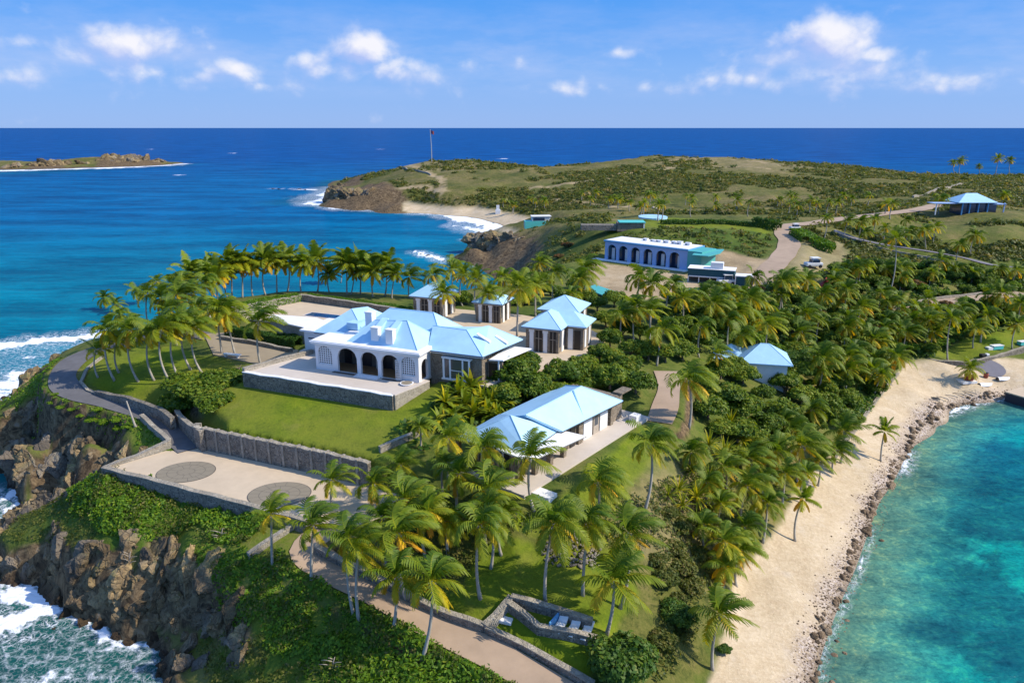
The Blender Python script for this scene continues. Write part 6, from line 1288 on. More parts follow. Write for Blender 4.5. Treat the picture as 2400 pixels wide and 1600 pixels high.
# hedges
def box_leaves(name, path, w_, h, dens, mat, label=None, cat='hedge', size=.2, kind=None, seed=1, base=None, group=None):
    rng = np.random.default_rng(seed); C, N = [], []; pts_ = [Vector(p[:2]) for p in path]
    for a, b in zip(pts_[:-1], pts_[1:]):
        L_ = (b-a).length; n = int(L_*(w_+2*h)*dens); d = (b-a)/L_; s = Vector((-d.y, d.x))
        t = rng.uniform(0, L_, n); u = rng.uniform(-h, w_+h, n)
        off_ = np.clip(u, 0, w_)-w_/2; zz = np.where(u < 0, h+u, np.where(u > w_, h-(u-w_), h))
        x = a.x+d.x*t+s.x*off_; y = a.y+d.y*t+s.y*off_; bump_ = (fbm(x, y, 3, 3, 1.1)-.5)*.35*h
        C.append(np.stack([x, y, ground_np(x, y)+zz+bump_], 1)); N.append(np.stack([np.where(u < 0, -s.x, np.where(u > w_, s.x, 0)), np.where(u < 0, -s.y, np.where(u > w_, s.y, 0)), np.where((u >= 0) & (u <= w_), 1, .3)], 1))
    C = np.concatenate(C); cen = C.mean(0); V, Q, tn = leaves(C-cen, np.concatenate(N), size, rng)
    me = np_mesh(name, V, Q, MATS[mat], {'tone': tn*.6}); o = link(name, me, loc=tuple(cen)); return tag(o, label, cat if label else None, group, kind)
box_leaves('hedge', [P(535, 778, 15), P(600, 790, 15), P(700, 808, 15)], 1.6, 1.5, 110, 'dark_leaf', 'dark clipped hedge between the parking court and the pool house', seed=2)
box_leaves('hedge', [W(-26, 33.2), W(-14, 31.9), W(-3.5, 30.6)], 1.6, 1.1, 90, 'bright_leaf', 'long trimmed green hedge behind the shaded courtyard wall', seed=3)
box_leaves('hedge', [W(-32.5, 19), W(-27.3, 32)], 2.6, 1.2, 60, 'bright_leaf', 'shaggy bright hedge outside the left courtyard wall under the palm row', seed=4, size=.26)
box_leaves('hedge', [P(1550, 528, 18.8), P(1700, 529, 18.5), P(1790, 535, 18)], 2.0, 1.0, 22, 'dark_leaf', 'thin dark hedge along the near side of the golf green', seed=5, size=.4)
box_leaves('hedge', [P(1765, 538, 17.5), P(1825, 543, 17.5)], 4, 2.4, 14, 'dark_leaf', 'pair of dark square hedges beside the hill road', seed=6, size=.5)
box_leaves('hedge', [P(1870, 555, 17), P(1900, 575, 16.2), P(1955, 590, 15)], 5, 1.8, 14, 'bright_leaf', 'curved bright green hedge inside the hill road bend', seed=7, size=.5)
# leafy ground cover on the bluffs: nobody could count it
def cover_leaves(name, polys, dens, size, mat, seed, mound=.9, thr=-1, kind='stuff', mscale=.55):
    rng = np.random.default_rng(seed); C = []; N = []
    for poly in polys:
        xs = [q[0] for q in poly]; ys = [q[1] for q in poly]; A = (max(xs)-min(xs))*(max(ys)-min(ys)); n = int(A*dens)
        x, y = rng.uniform(min(xs), max(xs), n), rng.uniform(min(ys), max(ys), n); k = poly_dist(x, y, poly)+(fbm(x, y, seed, 3, .6)-.5)*2.6 < 0; x, y = x[k], y[k]
        for key, hw in (('lower_track', 1.85), ('coast_road', 2.0)):
            pl = [(p.x, p.y) for p in ROADS[key][0][::2]]+[(ROADS[key][0][-1].x, ROADS[key][0][-1].y)]; k = poly_dist(x, y, pl, False)+(fbm(x, y, 8, 3, .9)-.5)*.7 > hw; x, y = x[k], y[k]
        b = fbm(x, y, seed+1, 4, mscale); k = b > thr; x, y, b = x[k], y[k], b[k]
        mo = np.clip(b-.3, 0, 1)*mound*1.6*(1+.3*rng.normal(0, .3, len(x)))
        e = .15; zx = (ground_np(x+e, y)-ground_np(x-e, y))/(2*e)+(fbm(x+e, y, seed+1, 4, mscale)-fbm(x-e, y, seed+1, 4, mscale))/(2*e)*mound*1.6
        zy = (ground_np(x, y+e)-ground_np(x, y-e))/(2*e)+(fbm(x, y+e, seed+1, 4, mscale)-fbm(x, y-e, seed+1, 4, mscale))/(2*e)*mound*1.6
        C.append(np.stack([x, y, ground_np(x, y)+mo+.05], 1)); N.append(unit(np.stack([-zx, -zy, np.ones_like(x)], 1)))
    C = np.concatenate(C); N = np.concatenate(N); cen = C.mean(0)
    V, Q, tn = leaves(C-cen, N, size, rng, jit=.55, tone=np.clip(rng.normal(.40, .22, len(C)), 0, 1)); me = np_mesh(name, V, Q, MATS[mat], {'tone': tn}); print(name, len(Q))
    return tag(link(name, me, loc=tuple(cen)), kind=kind)
cover_leaves('ground_cover', [pxg('130,1165 245,1118 400,1160 560,1208 640,1232 600,1262 560,1285 500,1290 470,1240 430,1250 380,1290 250,1262 180,1210')], 75, .24, 'bright_leaf', 41, 1.1)
cover_leaves('ground_cover', [pxg('600,1300 720,1300 800,1350 900,1410 1050,1500 1200,1590 1240,1640 1000,1640 820,1640 700,1560 620,1500 560,1480 500,1400 460,1330 480,1290 560,1290')], 62, .22, 'bright_leaf', 42, 1.0, thr=.27)
cover_leaves('ground_cover', [pxg('0,960 60,990 200,1000 300,1005 330,1050 395,1045 380,1010 320,978 250,968 160,950 118,915 90,880 0,935'), pxg('60,890 180,800 200,800 130,860 115,900')], 26, .20, 'bright_leaf', 43, .5, thr=.34)
cover_leaves('ground_cover', [pxg('1040,1140 1180,1200 1320,1195 1420,1190 1500,1150 1560,1200 1520,1280 1440,1290 1300,1270 1150,1280 1060,1370 990,1340 920,1290 900,1240 960,1190')], 30, .20, 'scrub_leaf', 44, .8, thr=.38)
cover_leaves('ground_cover', [pxg('1520,1150 1620,1090 1700,1100 1760,1130 1830,1120 1760,1230 1700,1330 1640,1400 1620,1520 1560,1600 1530,1600 1540,1450 1540,1350')], 26, .22, 'scrub_leaf', 45, 1.0, thr=.37)
cover_leaves('ground_cover', [pxg('600,1300 720,1300 800,1350 900,1410 1050,1500 1200,1590 1240,1640 1000,1640 820,1640 700,1560 620,1500 560,1480 500,1400 460,1330 480,1290 560,1290'), pxg('130,1165 245,1118 400,1160 560,1208 640,1232 600,1262 560,1285 500,1290 430,1250 250,1262 180,1210')], 34, .17, 'scrub_leaf', 52, 1.25, thr=.50)
cover_leaves('ground_cover', [pxg('0,1190 60,1170 130,1150 130,1165 180,1210 250,1262 200,1290 120,1280 40,1275 0,1262')], 30, .17, 'scrub_leaf', 47, .4, thr=.40)
cover_leaves('ground_cover', [pxg('470,1480 560,1470 640,1530 720,1560 820,1640 500,1640 480,1560')], 34, .19, 'scrub_leaf', 48, .6, thr=.33)
cover_leaves('undergrowth', [pxg('930,1010 1080,910 1160,880 1260,940 1200,975 1060,1015 1000,1060 950,1080'), [q for q in JUNGLE]], 16, .42, 'dark_leaf', 46, 1.6, thr=.40, mscale=.3)
# banana-like clump beside the lawn and spiky pandanus
def spiky(seed, n=34, L=1.5, w_=.13, mat='palm_leaf', droop=.16):
    r = random.Random(seed); V, Q, A = [], [], []
    for k in range(n):
        az = k*2.4; el = R(r.uniform(5, 85)); d = Vector((math.cos(az)*math.cos(el), math.sin(az)*math.cos(el), math.sin(el))); p = Vector((0, 0, 0)); s = d.cross(Vector((0, 0, 1.01))).normalized(); tn = r.uniform(.2, .7); st = 6; base = len(V)
        for j in range(st+1):
            ww = w_*math.sin(math.pi*(.18+.80*j/st)); V.append(p-s*ww/2); V.append(p+s*ww/2); A += [tn, tn]; d = (d+Vector((.02, 0, -droop))).normalized(); p = p+d*L/st
        Q += [(base+2*j, base+2*j+1, base+2*j+3, base+2*j+2) for j in range(st)]
    return np_mesh('leaves', np.array(V), Q, MATS[mat], {'tone': A})
SPK = [spiky(i, 40, 1.6) for i in range(3)]; BAN = [spiky(9+i, 26, 2.2, .42, 'palm_leaf', .22) for i in range(2)]
def spikes(group, place, word, spec, kind, nm, cat):
    spec = sorted(spec); n = len(spec)
    for i, (px, py, s) in enumerate(spec):
        x, y, z = hit(px, py); j = n-1-i; pos = 'leftmost' if i == 0 else 'rightmost' if j == 0 else ORD[i]+' from the left'
        o = empty(nm, (x, y, z), (pos+' '+word if i in (0, n-1) else word+' '+pos)+' '+place, cat, group, tr_.uniform(0, 6))
        mb = MB(); mb.tube([(x, y, z-.3), (x, y, z+.8*s)], [.12, .09], 6); mb.build('stem', MATS['wood_trunk'], o)
        c = link('leaves', tr_.choice(kind), o, (0, 0, .7*s)); c.scale = (s, s, s)
spikes('spiky plants on the slope above the beach', 'on the slope above the beach', 'spiky yellow-green pandanus', [(1620, 1120, 1.2), (1631, 1185, 1.4), (1590, 1165, 1.1), (1660, 1140, 1.2), (1695, 1085, 1.5), (1709, 1015, 1.5), (1660, 1060, 1.3), (1740, 1050, 1.3), (1600, 1200, 1.0), (1565, 1175, .9), (1680, 1165, 1.2)], SPK, 'pandanus', 'plant')
spikes('broad-leaved plants by the lawn corner', 'in the bed between lawn and guest house', 'arching banana plant', [(1045, 960, 1.1), (1075, 940, 1.2), (1105, 925, 1.2), (1090, 965, 1.1), (1130, 950, 1.0), (1060, 990, 1.0), (1110, 985, 1.1), (1150, 960, 1.1), (1180, 960, 1.0), (985, 1010, .8), (1030, 1000, .9), (1140, 985, 1.0), (1165, 990, .9)], BAN, 'banana_plant', 'plant')
# scrub over the far hills: an uncountable mass in one object
def hill_scrub():
    rng = np.random.default_rng(77); n = 80000
    u = rng.uniform(-.35, 1.0, n); y = np.exp(rng.uniform(math.log(172), math.log(640), n)); x = u*y*.78
    z = ground_np(x, y); dns = fbm(x, y, 21, 4, .022); dn2 = fbm(x, y, 22, 3, .11)
    il, ir = np.clip(np.log(y/D0)/DK, 0, NR-1).astype(int), np.clip((x/y+UW)/(2*UW)*(NC-1), 0, NC-1).astype(int)
    bad = (m_sand[il, ir] > .3) | (m_dirt[il, ir] > .4) | (m_lawn[il, ir] > .3) | (m_rock[il, ir] > .5)
    t = y*CP+(HC-z)*SP; px = 1200+F*x/t; right = sstep((px-1300)/500)
    keep = (z > 2.5) & ~bad & (dns*.78+dn2*.22 > .495-.06*right) & (rng.uniform(0, 1, n) < .72+.28*(dns > .56))
    jd = poly_dist(x, y, JUNGLE); keep &= jd > -2
    for key in ('hill_road', 'east_track', 'slope_track'):
        pl = ROADS[key][0]; keep &= poly_dist(x, y, [(p.x, p.y) for p in pl[::3]]+[(pl[-1].x, pl[-1].y)], False) > 4.5
    for fr, a0, a1, b0, b1 in ((Pf, -4, 38, -14, 10), (Zf, -15, 10, -5, 10), (Mf, -19, 4, -3, 8), (Qf, -2, 16, -8, 6), (W, -34, 34, -8, 38), (Kf, -8, 8, -5, 6)):
        dx, dy = x-fr.ox, y-fr.oy; a, b = dx*fr.U[0]+dy*fr.U[1], dx*fr.V[0]+dy*fr.V[1]; keep &= ~((a > a0) & (a < a1) & (b > b0) & (b < b1))
    py_ = 800+F*((HC-z)*CP-y*SP)/t; grassy = (px > 1190) & (px < 1850) & (py_ > 520) & (py_ < 640); keep &= ~(grassy & (rng.uniform(0, 1, n) < .82)); keep &= ~((py_ > 503) & (py_ < 530) & (px > 1430) & (px < 1800))
    x, y, z = x[keep], y[keep], z[keep]; dn2 = dn2[keep]; ns = len(x)
    rs = np.where(rng.uniform(0, 1, ns) < .12, 1.7, 1.0)*rng.uniform(.35, 1.0, ns)*(.65+dn2*.75)*(.75+y/650); per = 22
    d = unit(rng.normal(0, 1, (ns, per, 3))); d[..., 2] = np.abs(d[..., 2])
    c = np.stack([x, y, z], 1)[:, None, :]+d*(rs[:, None, None]*np.array([1.2, 1.2, .85]))*rng.uniform(.6, 1.05, (ns, per, 1))
    tone = np.clip(rng.normal(.40, .26, (ns, 1))+rng.normal(0, .12, (ns, per))+(d[..., 2]-.5)*.12, 0, 1)
    V, Q, tn = leaves(c.reshape(-1, 3), (d+np.array([0, 0, .6])).reshape(-1, 3), np.repeat(rs*.52, per), rng, elong=1.4, jit=.5, tone=tone.reshape(-1)); print('scrub', ns, len(Q))
    me = np_mesh('hill_scrub', V, Q, MATS['scrub_leaf'], {'tone': tn}); tag(link('hill_scrub', me), kind='stuff')
hill_scrub()
# ---------------------------------------------------------------- rocks
def ico(sub):
    import bmesh
    bm = bmesh.new(); bmesh.ops.create_icosphere(bm, subdivisions=sub, radius=1.0); bm.verts.ensure_lookup_table()
    V = np.array([v.co[:] for v in bm.verts]); Fa = np.array([[v.index for v in f.verts] for f in bm.faces]); bm.free(); return V, Fa
def rock_shape(seed, sub=3, planes=15, lo=.48, hi=.82):
    rng = np.random.default_rng(seed); V, Fa = ico(sub)
    for k in range(planes):
        n = unit(rng.normal(0, 1, 3)); d = rng.uniform(lo, hi); e = np.maximum(0, V@n-d); V = V-e[:, None]*n*.97
    if sub > 3:
        for k in range(6):
            n = unit(rng.normal(0, 1, 3)); V = V*(1-.075*np.exp(-((V@n*rng.uniform(3, 6)+rng.uniform(-1, 1)+.15*np.sin(V[:, 0]*9)) % 2.0-1)**2*60))[:, None]
        V = V*(1+.022*np.sin(V@rng.normal(0, 14, 3))*np.cos(V@rng.normal(0, 14, 3)))[:, None]
    V = V*(1+.05*np.sin(V[:, [0]]*9+seed)*np.cos(V[:, [1]]*8)*np.sin(V[:, [2]]*7+1)); return V, Fa
SHP = [rock_shape(200+i, 4, 13, .34, .74) for i in range(12)]; SHPS = [rock_shape(230+i, 2, 10, .55, .85) for i in range(8)]
def rot(rng):
    q = unit(rng.normal(0, 1, 4)); a, b, c, d = q
    return np.array([[a*a+b*b-c*c-d*d, 2*(b*c-a*d), 2*(b*d+a*c)], [2*(b*c+a*d), a*a-b*b+c*c-d*d, 2*(c*d-a*b)], [2*(b*d-a*c), 2*(c*d+a*b), a*a-b*b-c*c+d*d]])
def rotz(rng, tilt):
    a = rng.uniform(0, 6.28); b, c = rng.normal(0, tilt, 2); Rz = np.array([[math.cos(a), -math.sin(a), 0], [math.sin(a), math.cos(a), 0], [0, 0, 1]]); Rx = np.array([[1, 0, 0], [0, math.cos(b), -math.sin(b)], [0, math.sin(b), math.cos(b)]]); Ry = np.array([[math.cos(c), 0, math.sin(c)], [0, 1, 0], [-math.sin(c), 0, math.cos(c)]]); return Rx@Ry@Rz
def rocks(name, items, mat, shapes=SHP, kind='structure', smooth=False, tilt=None):
    """items: (x,y,z,(sx,sy,sz),tone)"""
    rng = np.random.default_rng(9); Vs, Fs, Ts, o = [], [], [], 0
    for x, y, z, s, tn in items:
        V, Fa = shapes[rng.integers(len(shapes))]; M = rot(rng) if tilt is None else rotz(rng, tilt); v = (V*np.array(s))@M.T if tilt is not None else (V@M.T)*np.array(s); v = v+np.array([x, y, z]); Vs.append(v); Fs.append(Fa+o); Ts.append(np.full(len(V), tn)); o += len(V)
    V = np.concatenate(Vs); cen = V.mean(0); me = np_mesh(name, V-cen, np.concatenate(Fs), MATS[mat], {'tone': np.concatenate(Ts)}, smooth=smooth, tris=True)
    return tag(link(name, me, loc=tuple(cen)), kind=kind)
rng = np.random.default_rng(404); items = []
msk = (m_rock > .45) & (GZ > -.4) & (GZ < 8.6) & (GY < 108) & (GX < -12) & (slope > .55)
ii, jj = np.nonzero(msk); wts = (GY[ii, jj]**2); wts = wts/wts.sum()
pick = rng.choice(len(ii), 560, p=wts)
for k in pick:
    i, j = ii[k], jj[k]; x, y, z = GX[i, j], GY[i, j], GZ[i, j]
    big = rng.uniform() < .55; r = rng.uniform(1.5, 2.9) if big else rng.uniform(.5, 1.2)
    items.append((x+rng.normal(0, .3), y+rng.normal(0, .3)+r*.42, z-r*.42, (r*rng.uniform(.7, 1.1), r*rng.uniform(.7, 1.1), r*rng.uniform(1.0, 1.7)), float(np.clip(rng.normal(.45, .28), 0, 1))))
for px, py, r in [(300, 1445, 2.3), (330, 1420, 1.8), (255, 1400, 1.8), (215, 1350, 1.7), (175, 1400, 1.5), (60, 1320, 1.8), (120, 1330, 1.6), (20, 1330, 1.6), (350, 1370, 1.7), (390, 1440, 1.5), (440, 1520, 1.7), (480, 1560, 1.5), (420, 1570, 1.4), (500, 1450, 1.3), (470, 1430, 1.2),
                  (290, 1060, 1.6), (250, 1075, 1.5), (330, 1065, 1.2), (220, 1110, 1.4), (170, 1060, 2.0), (120, 1090, 2.0), (60, 1070, 1.8), (200, 1040, 1.5), (100, 870, 1.6), (60, 905, 1.5), (30, 930, 1.4), (130, 840, 1.4), (160, 1130, 1.4)]:
    x, y, z = hit(px, py); items.append((x, y+.4*r, z-.2*r, (r, r*.9, r*1.15), float(rng.uniform(.25, .7))))
# rocks standing in the surf
for px, py, r in [(140, 1425, .8), (150, 1440, 1.0), (190, 1465, .9), (225, 1478, .8), (265, 1500, .9), (300, 1515, .8), (350, 1515, .9), (385, 1560, 1.0), (400, 1590, 1.2), (75, 1375, .7), (110, 1372, .8), (30, 1375, .8), (260, 1420, 1.2), (60, 1135, 1.0), (100, 1145, .9), (10, 935, .9), (40, 915, 1.1), (120, 1480, .5)]:
    x, y, z = P(px, py, 0); items.append((x, y+.5, -.1, (r, r, r*.8), float(rng.uniform(.05, .35))))
rocks('cliff_rocks', items, 'cliff_rock', tilt=.28)
items = []
for spec, cnt, r0, r1, zz in (([(768, 476), (800, 482), (850, 485), (890, 486)], 60, 4, 8, (0, 7)), ([(880, 485), (950, 485)], 24, 2, 4.5, (0, 3)), ([(785, 440), (830, 445)], 10, 2.5, 5, (0, 2)), ([(900, 484), (970, 484)], 16, 1.2, 3, (0, 2)),
                            ([(1100, 596), (1150, 606), (1200, 614), (1250, 622)], 80, 2.2, 5, (0, 7)), ([(1210, 625), (1270, 640)], 14, 1.6, 3.0, (0, 3)), ([(0, 397), (90, 394), (200, 391), (300, 389), (385, 385)], 46, 4, 9, (0, 4)), ([(225, 390), (335, 387)], 34, 7, 12, (0, 7)), ([(260, 387), (330, 386)], 14, 7, 10, (4, 9)), ([(352, 386), (378, 385)], 8, 5, 8, (0, 4)), ([(90, 394), (135, 393)], 12, 7, 10, (0, 5))):
    for k in range(cnt):
        f = rng.uniform(0, len(spec)-1.001); i = int(f); f -= i; a, b = spec[i], spec[i+1]; x, y, _ = P(a[0]+(b[0]-a[0])*f, a[1]+(b[1]-a[1])*f, 0)
        r = rng.uniform(r0, r1); z = rng.uniform(*zz); items.append((x, y+z*.8+r*.5, z, (r, r, r*.75), float(np.clip(rng.normal(.6, .2), 0, 1))))
rocks('headland_rocks', items, 'cliff_rock', tilt=.4)
items = []
for px, py in [(640, 443), (655, 444), (700, 444), (715, 445), (985, 596), (1000, 600), (1020, 606), (1040, 612), (1045, 622), (1038, 626), (1005, 598)]:
    x, y, _ = P(px, py, 0); r = .9 if py > 500 else 1.6; items.append((x, y, -.2, (r*1.6, r, r*.6), .15))
rocks('reef_rocks', items, 'cliff_rock')
# boulders of the turquoise shore
RB = []
for i in range(7):
    V, Fa = rock_shape(300+i, 2, 9, .6, .9); RB.append(np_mesh('boulder', V, Fa, MATS['shore_rock'], {'tone': np.full(len(V), .5)}, tris=True, smooth=True))
sh = [(p[0], p[1]) for p in shore_e]; seg = [(sh[i], sh[i+1], math.dist(sh[i], sh[i+1])) for i in range(len(sh)-1)]; tot = sum(q[2] for q in seg)
def along(t):
    for a, b, l in seg:
        if t <= l: return a[0]+(b[0]-a[0])*t/l, a[1]+(b[1]-a[1])*t/l, ((b[1]-a[1])/l, -(b[0]-a[0])/l)
        t -= l
    return sh[-1][0], sh[-1][1], (1, 0)
rb = random.Random(8)
def boulder(x, y, r, label, group):
    z = max(ground(x, y), -.15); o = bpy.data.objects.new('boulder', rb.choice(RB)); COL.objects.link(o); o.location = (x, y, z+r*.15); o.scale = (r*rb.uniform(.8, 1.2), r*rb.uniform(.8, 1.2), r*rb.uniform(.55, .85)); o.rotation_euler = (rb.uniform(-.3, .3), rb.uniform(-.3, .3), rb.uniform(0, 6.28))
    return tag(o, label, 'boulder', group)
for k in range(235):
    t = tot*((k+rb.random())/235)**.9+1.6*math.sin(k*.55)+.8*math.sin(k*1.3); t = max(0, t); x, y, n = along(min(t, tot-.01)); o_ = rb.gauss(-.40+.35*math.sin(t*.45), .38); x += n[0]*o_; y += n[1]*o_; r = (rb.uniform(.12, .3) if rb.random() < .6 else rb.uniform(.28, .52))*(1.15 if y > 75 else 1)
    far_ = y > 92
    boulder(x, y, r, 'brown shore boulder in the rock band '+('curving below the beach landing' if far_ else 'between the sand beach and turquoise water'), 'brown boulders '+('below the beach landing' if far_ else 'between sand and turquoise water'))
for px, py, r, lb in [(2066, 1266, .38, 'lone brown boulder standing in the shallows off the middle of the beach'), (1980, 1530, .30, 'round reddish boulder in the water, right of the bottom beach corner'), (1955, 1535, .36, 'round boulder just touching the bottom stretch of the turquoise shore'), (1962, 1502, .34, 'brown boulder at the water line low on the beach'), (1987, 1453, .32, 'brown boulder in the shallows a quarter up the beach')]:
    x, y, _ = P(px, py, 0); boulder(x, y, r, lb, None)
items = []
for k in range(2600):
    t = tot*rb.random(); x, y, n = along(t); o_ = -abs(rb.gauss(0, 1.1)) if rb.random() < .75 else rb.uniform(0, 1.4); x += n[0]*o_; y += n[1]*o_; r = rb.uniform(.04, .13); items.append((x, y, max(ground(x, y), -.05)+r*.2, (r, r, r*.6), .5))
S1 = [rock_shape(400+i, 1, 4, .7, .9) for i in range(4)]; rocks('pebbles', items, 'shore_rock', S1, 'stuff')
# pale rockery heap on the lower lawn
items = []; cx, cy, cz = hit(1335, 1292)
for k in range(260):
    a, q = rb.uniform(0, 6.28), math.sqrt(rb.random()); x, y = cx+3.0*q*math.cos(a), cy+1.7*q*math.sin(a); r = rb.uniform(.08, .22); items.append((x, y, ground(x, y)+.35*(1-q*q)+r*.2, (r, r, r*.7), .9))
rocks('rubble', items, 'grey_rock', S1, 'stuff')

# ---------------------------------------------------------------- small things
fx_, fy_, fz_ = hit(1012, 381); o = empty('flagpole', (fx_, fy_, fz_), 'tall white flagpole with a small red and blue flag on the far hilltop', 'flagpole')
mb = MB(); hp = 25.5; mb.tube([(fx_, fy_, fz_-1), (fx_, fy_, fz_+hp*.5), (fx_-.6, fy_, fz_+hp)], [.42, .34, .22], 8); mb.build('pole', MATS['grey_metal'], o)
mb = MB(); L_ = [(fx_-.4+k*.55, fy_+.15*math.sin(k*1.3), fz_+hp-.6-.22*k) for k in range(6)]
mb.add([(x, y, z) for x, y, z in L_]+[(x, y, z-2.6) for x, y, z in L_]+[(x, y+.06, z) for x, y, z in L_]+[(x, y+.06, z-2.6) for x, y, z in L_], [(k, k+6, k+7, k+1) for k in range(5)]+[(k+12, k+13, k+19, k+18) for k in range(5)], 0); mb.m = [1 if (q % 5) < 2 else 0 for q in range(10)]; mb.build('flag', [MATS['flag_red'], MATS['flag_blue']], o)
bx, by, bz = hit(318, 998); o = empty('marker_post', (bx, by, bz), 'pale leaning post on the cliff top beside the bend of the asphalt road', 'post')
mb = MB(); tz = bz+3.3; mb.tube([(bx, by, bz-.3), (bx-.35, by, bz+1.6), (bx-.65, by, tz)], [.14, .11, .08], 8); mb.build('shaft', MATS['palm_trunk'], o)
mb = MB(); mb.tube([(bx, by, bz-.1), (bx, by, bz+.14)], [.26, .22], 10); mb.build('footing', MATS['coping'], o)
# white stone bench by the parking court
x, y, z = hit(545, 838); fr = Frame(x, y, R(-18)); o = empty('stone_bench', (x, y, z), 'white stone bench between the grove lawn and the brown parking court', 'bench')
mb = MB(); mb.box(fr, -1.4, 1.4, -.3, .3, z+.45, z+.58); mb.build('seat', MATS['white_roof_paint'], o)
for a in (-1.1, 1.0): mb = MB(); mb.box(fr, a-.12, a+.12, -.22, .22, z-.1, z+.449); mb.build('leg', MATS['white_roof_paint'], o)
# white sun loungers in the sunken garden
for i, (px, py, lb) in enumerate([(1312, 1474, 'white sun lounger nearest the blue panel in the sunken stone-walled garden'), (1342, 1482, 'middle white sun lounger in the sunken stone-walled garden'), (1372, 1490, 'white sun lounger nearest the round dark bush in the sunken garden')]):
    x, y, z = hit(px, py); fr = Frame(x, y, R(-28)); o = empty('sun_lounger', (x, y, z), lb, 'sun lounger', 'white sun loungers in the sunken garden')
    mb = MB(); mb.box(fr, -.36, .36, -.9, .45, z+.28, z+.40); mb.build('seat', MATS['white_trim'], o, bevel=.03)
    mb = MB(); v = [fr(a, b, z+c) for a, b, c in ((-.36, .452, .3), (.36, .452, .3), (.36, 1.05, .72), (-.36, 1.05, .72), (-.36, .452, .42), (.36, .452, .42), (.36, 1.02, .84), (-.36, 1.02, .84))]; mb.add(v, [(3, 2, 1, 0), (4, 5, 6, 7), (0, 1, 5, 4), (1, 2, 6, 5), (2, 3, 7, 6), (3, 0, 4, 7)]); mb.build('backrest', MATS['white_trim'], o)
    for a in (-.3, .3):
        for b in (-.8, .4): mb = MB(); mb.box(fr, a-.03, a+.03, b-.03, b+.03, z-.02, z+.279); mb.build('leg', MATS['grey_metal'], o)
a1, b1 = P(1310, 1437, 8.1), P(1288, 1477, 7.5)
mb = MB(); fr = Frame(b1[0], b1[1], math.atan2(a1[1]-b1[1], a1[0]-b1[0])); L_ = math.dist(a1[:2], b1[:2]); mb.box(fr, 0, L_, -.06, .06, b1[2]-.4, b1[2]+.75); tag(mb.build('blue_panel', MATS['blue_trim']), 'slanting light blue panel across the sunken lounger garden', 'panel')
x, y, z = hit(1187, 1455); fr = Frame(x, y, R(-20)); mb = MB(); mb.box(fr, -.55, .5, -.35, .4, z-.1, z+.2); tag(mb.build('white_block', MATS['white_roof_paint'], bevel=.05), 'white slab lying in the corner of the lower garden walls', 'slab')
# planter island with small palm on the landing
x, y, z = hit(2268, 893); o = empty('planter', (x, y, z), 'red planter box with white plinth, holding a bushy palm on the landing', 'planter'); fr = Frame(x, y, R(8))
mb = MB(); mb.box(fr, -1.6, 1.2, -.9, .9, z-.2, z+.2); mb.build('plinth', MATS['white_roof_paint'], o)
mb = MB(); mb.tube([(x+.2, y, z+.22), (x+.2, y, z+1.1)], [.65, .9], 12); mb.build('tub', MATS['pot_red'], o)
oo = empty('bushy_palm', (x+.1, y+.05, z+1.0), 'bushy short palm growing in the red planter on the landing', 'palm tree'); c = link('crown', CALM[0], oo, (0, 0, 1.1)); c.scale = (.85, .85, 1.0); mb = MB(); mb.tube([(x+.1, y+.05, z+.9), (x+.1, y+.05, z+2.3)], [.22, .15], 8); mb.build('trunk', MATS['palm_trunk'], oo)
x, y, z = hit(2310, 885); o = empty('red_barrel_stand', (x, y, z), 'small dark red barrel standing beside the planter on the landing', 'barrel'); mb = MB(); mb.tube([(x, y, z), (x, y, z+.25), (x, y, z+.7), (x, y, z+.95)], [.32, .40, .40, .32], 12); mb.build('body', MATS['pot_red'], o)
mb = MB(); mb.tube([(x, y, z+.951), (x, y, z+1.0)], [.33, .33], 12); mb.build('lid', MATS['black_rubber'], o)
# upturned white dinghies
def dinghy(px, py, az, lb, L_=2.6):
    x, y, z = hit(px, py); fr = Frame(x, y, az); o = empty('dinghy', (x, y, z), lb, 'dinghy', 'white dinghies on the beach landing'); mb = MB(); n = 10; vs = []; K = 7
    for i in range(n+1):
        s = i/n; w_ = .62*(math.sin(math.pi*min(1, s*.75+.25)))**.7*(1 if s < .96 else .2); h_ = .5*(1-.25*s)
        for k in range(K): a = math.pi*k/(K-1); vs.append(fr(-L_/2+L_*s, w_*math.cos(a), z+.03+h_*math.sin(a)))
    fs = [(i*K+k, (i+1)*K+k, (i+1)*K+k+1, i*K+k+1) for i in range(n) for k in range(K-1)]+[tuple(range(K))[::-1], tuple(n*K+k for k in range(K))]; mb.add(vs, fs); mb.build('hull', MATS['white_boat'], o, smooth=True)
    mb = MB(); mb.box(fr, -L_/2-.3, -L_/2-.002, -.12, .12, z+.05, z+.42); mb.build('outboard_bracket', MATS['black_rubber'], o)
dinghy(2352, 889, R(10), 'upturned white dinghy on the sand right of the planter'); dinghy(2310, 903, R(8), 'upturned white dinghy closer to the boulder edge of the landing')
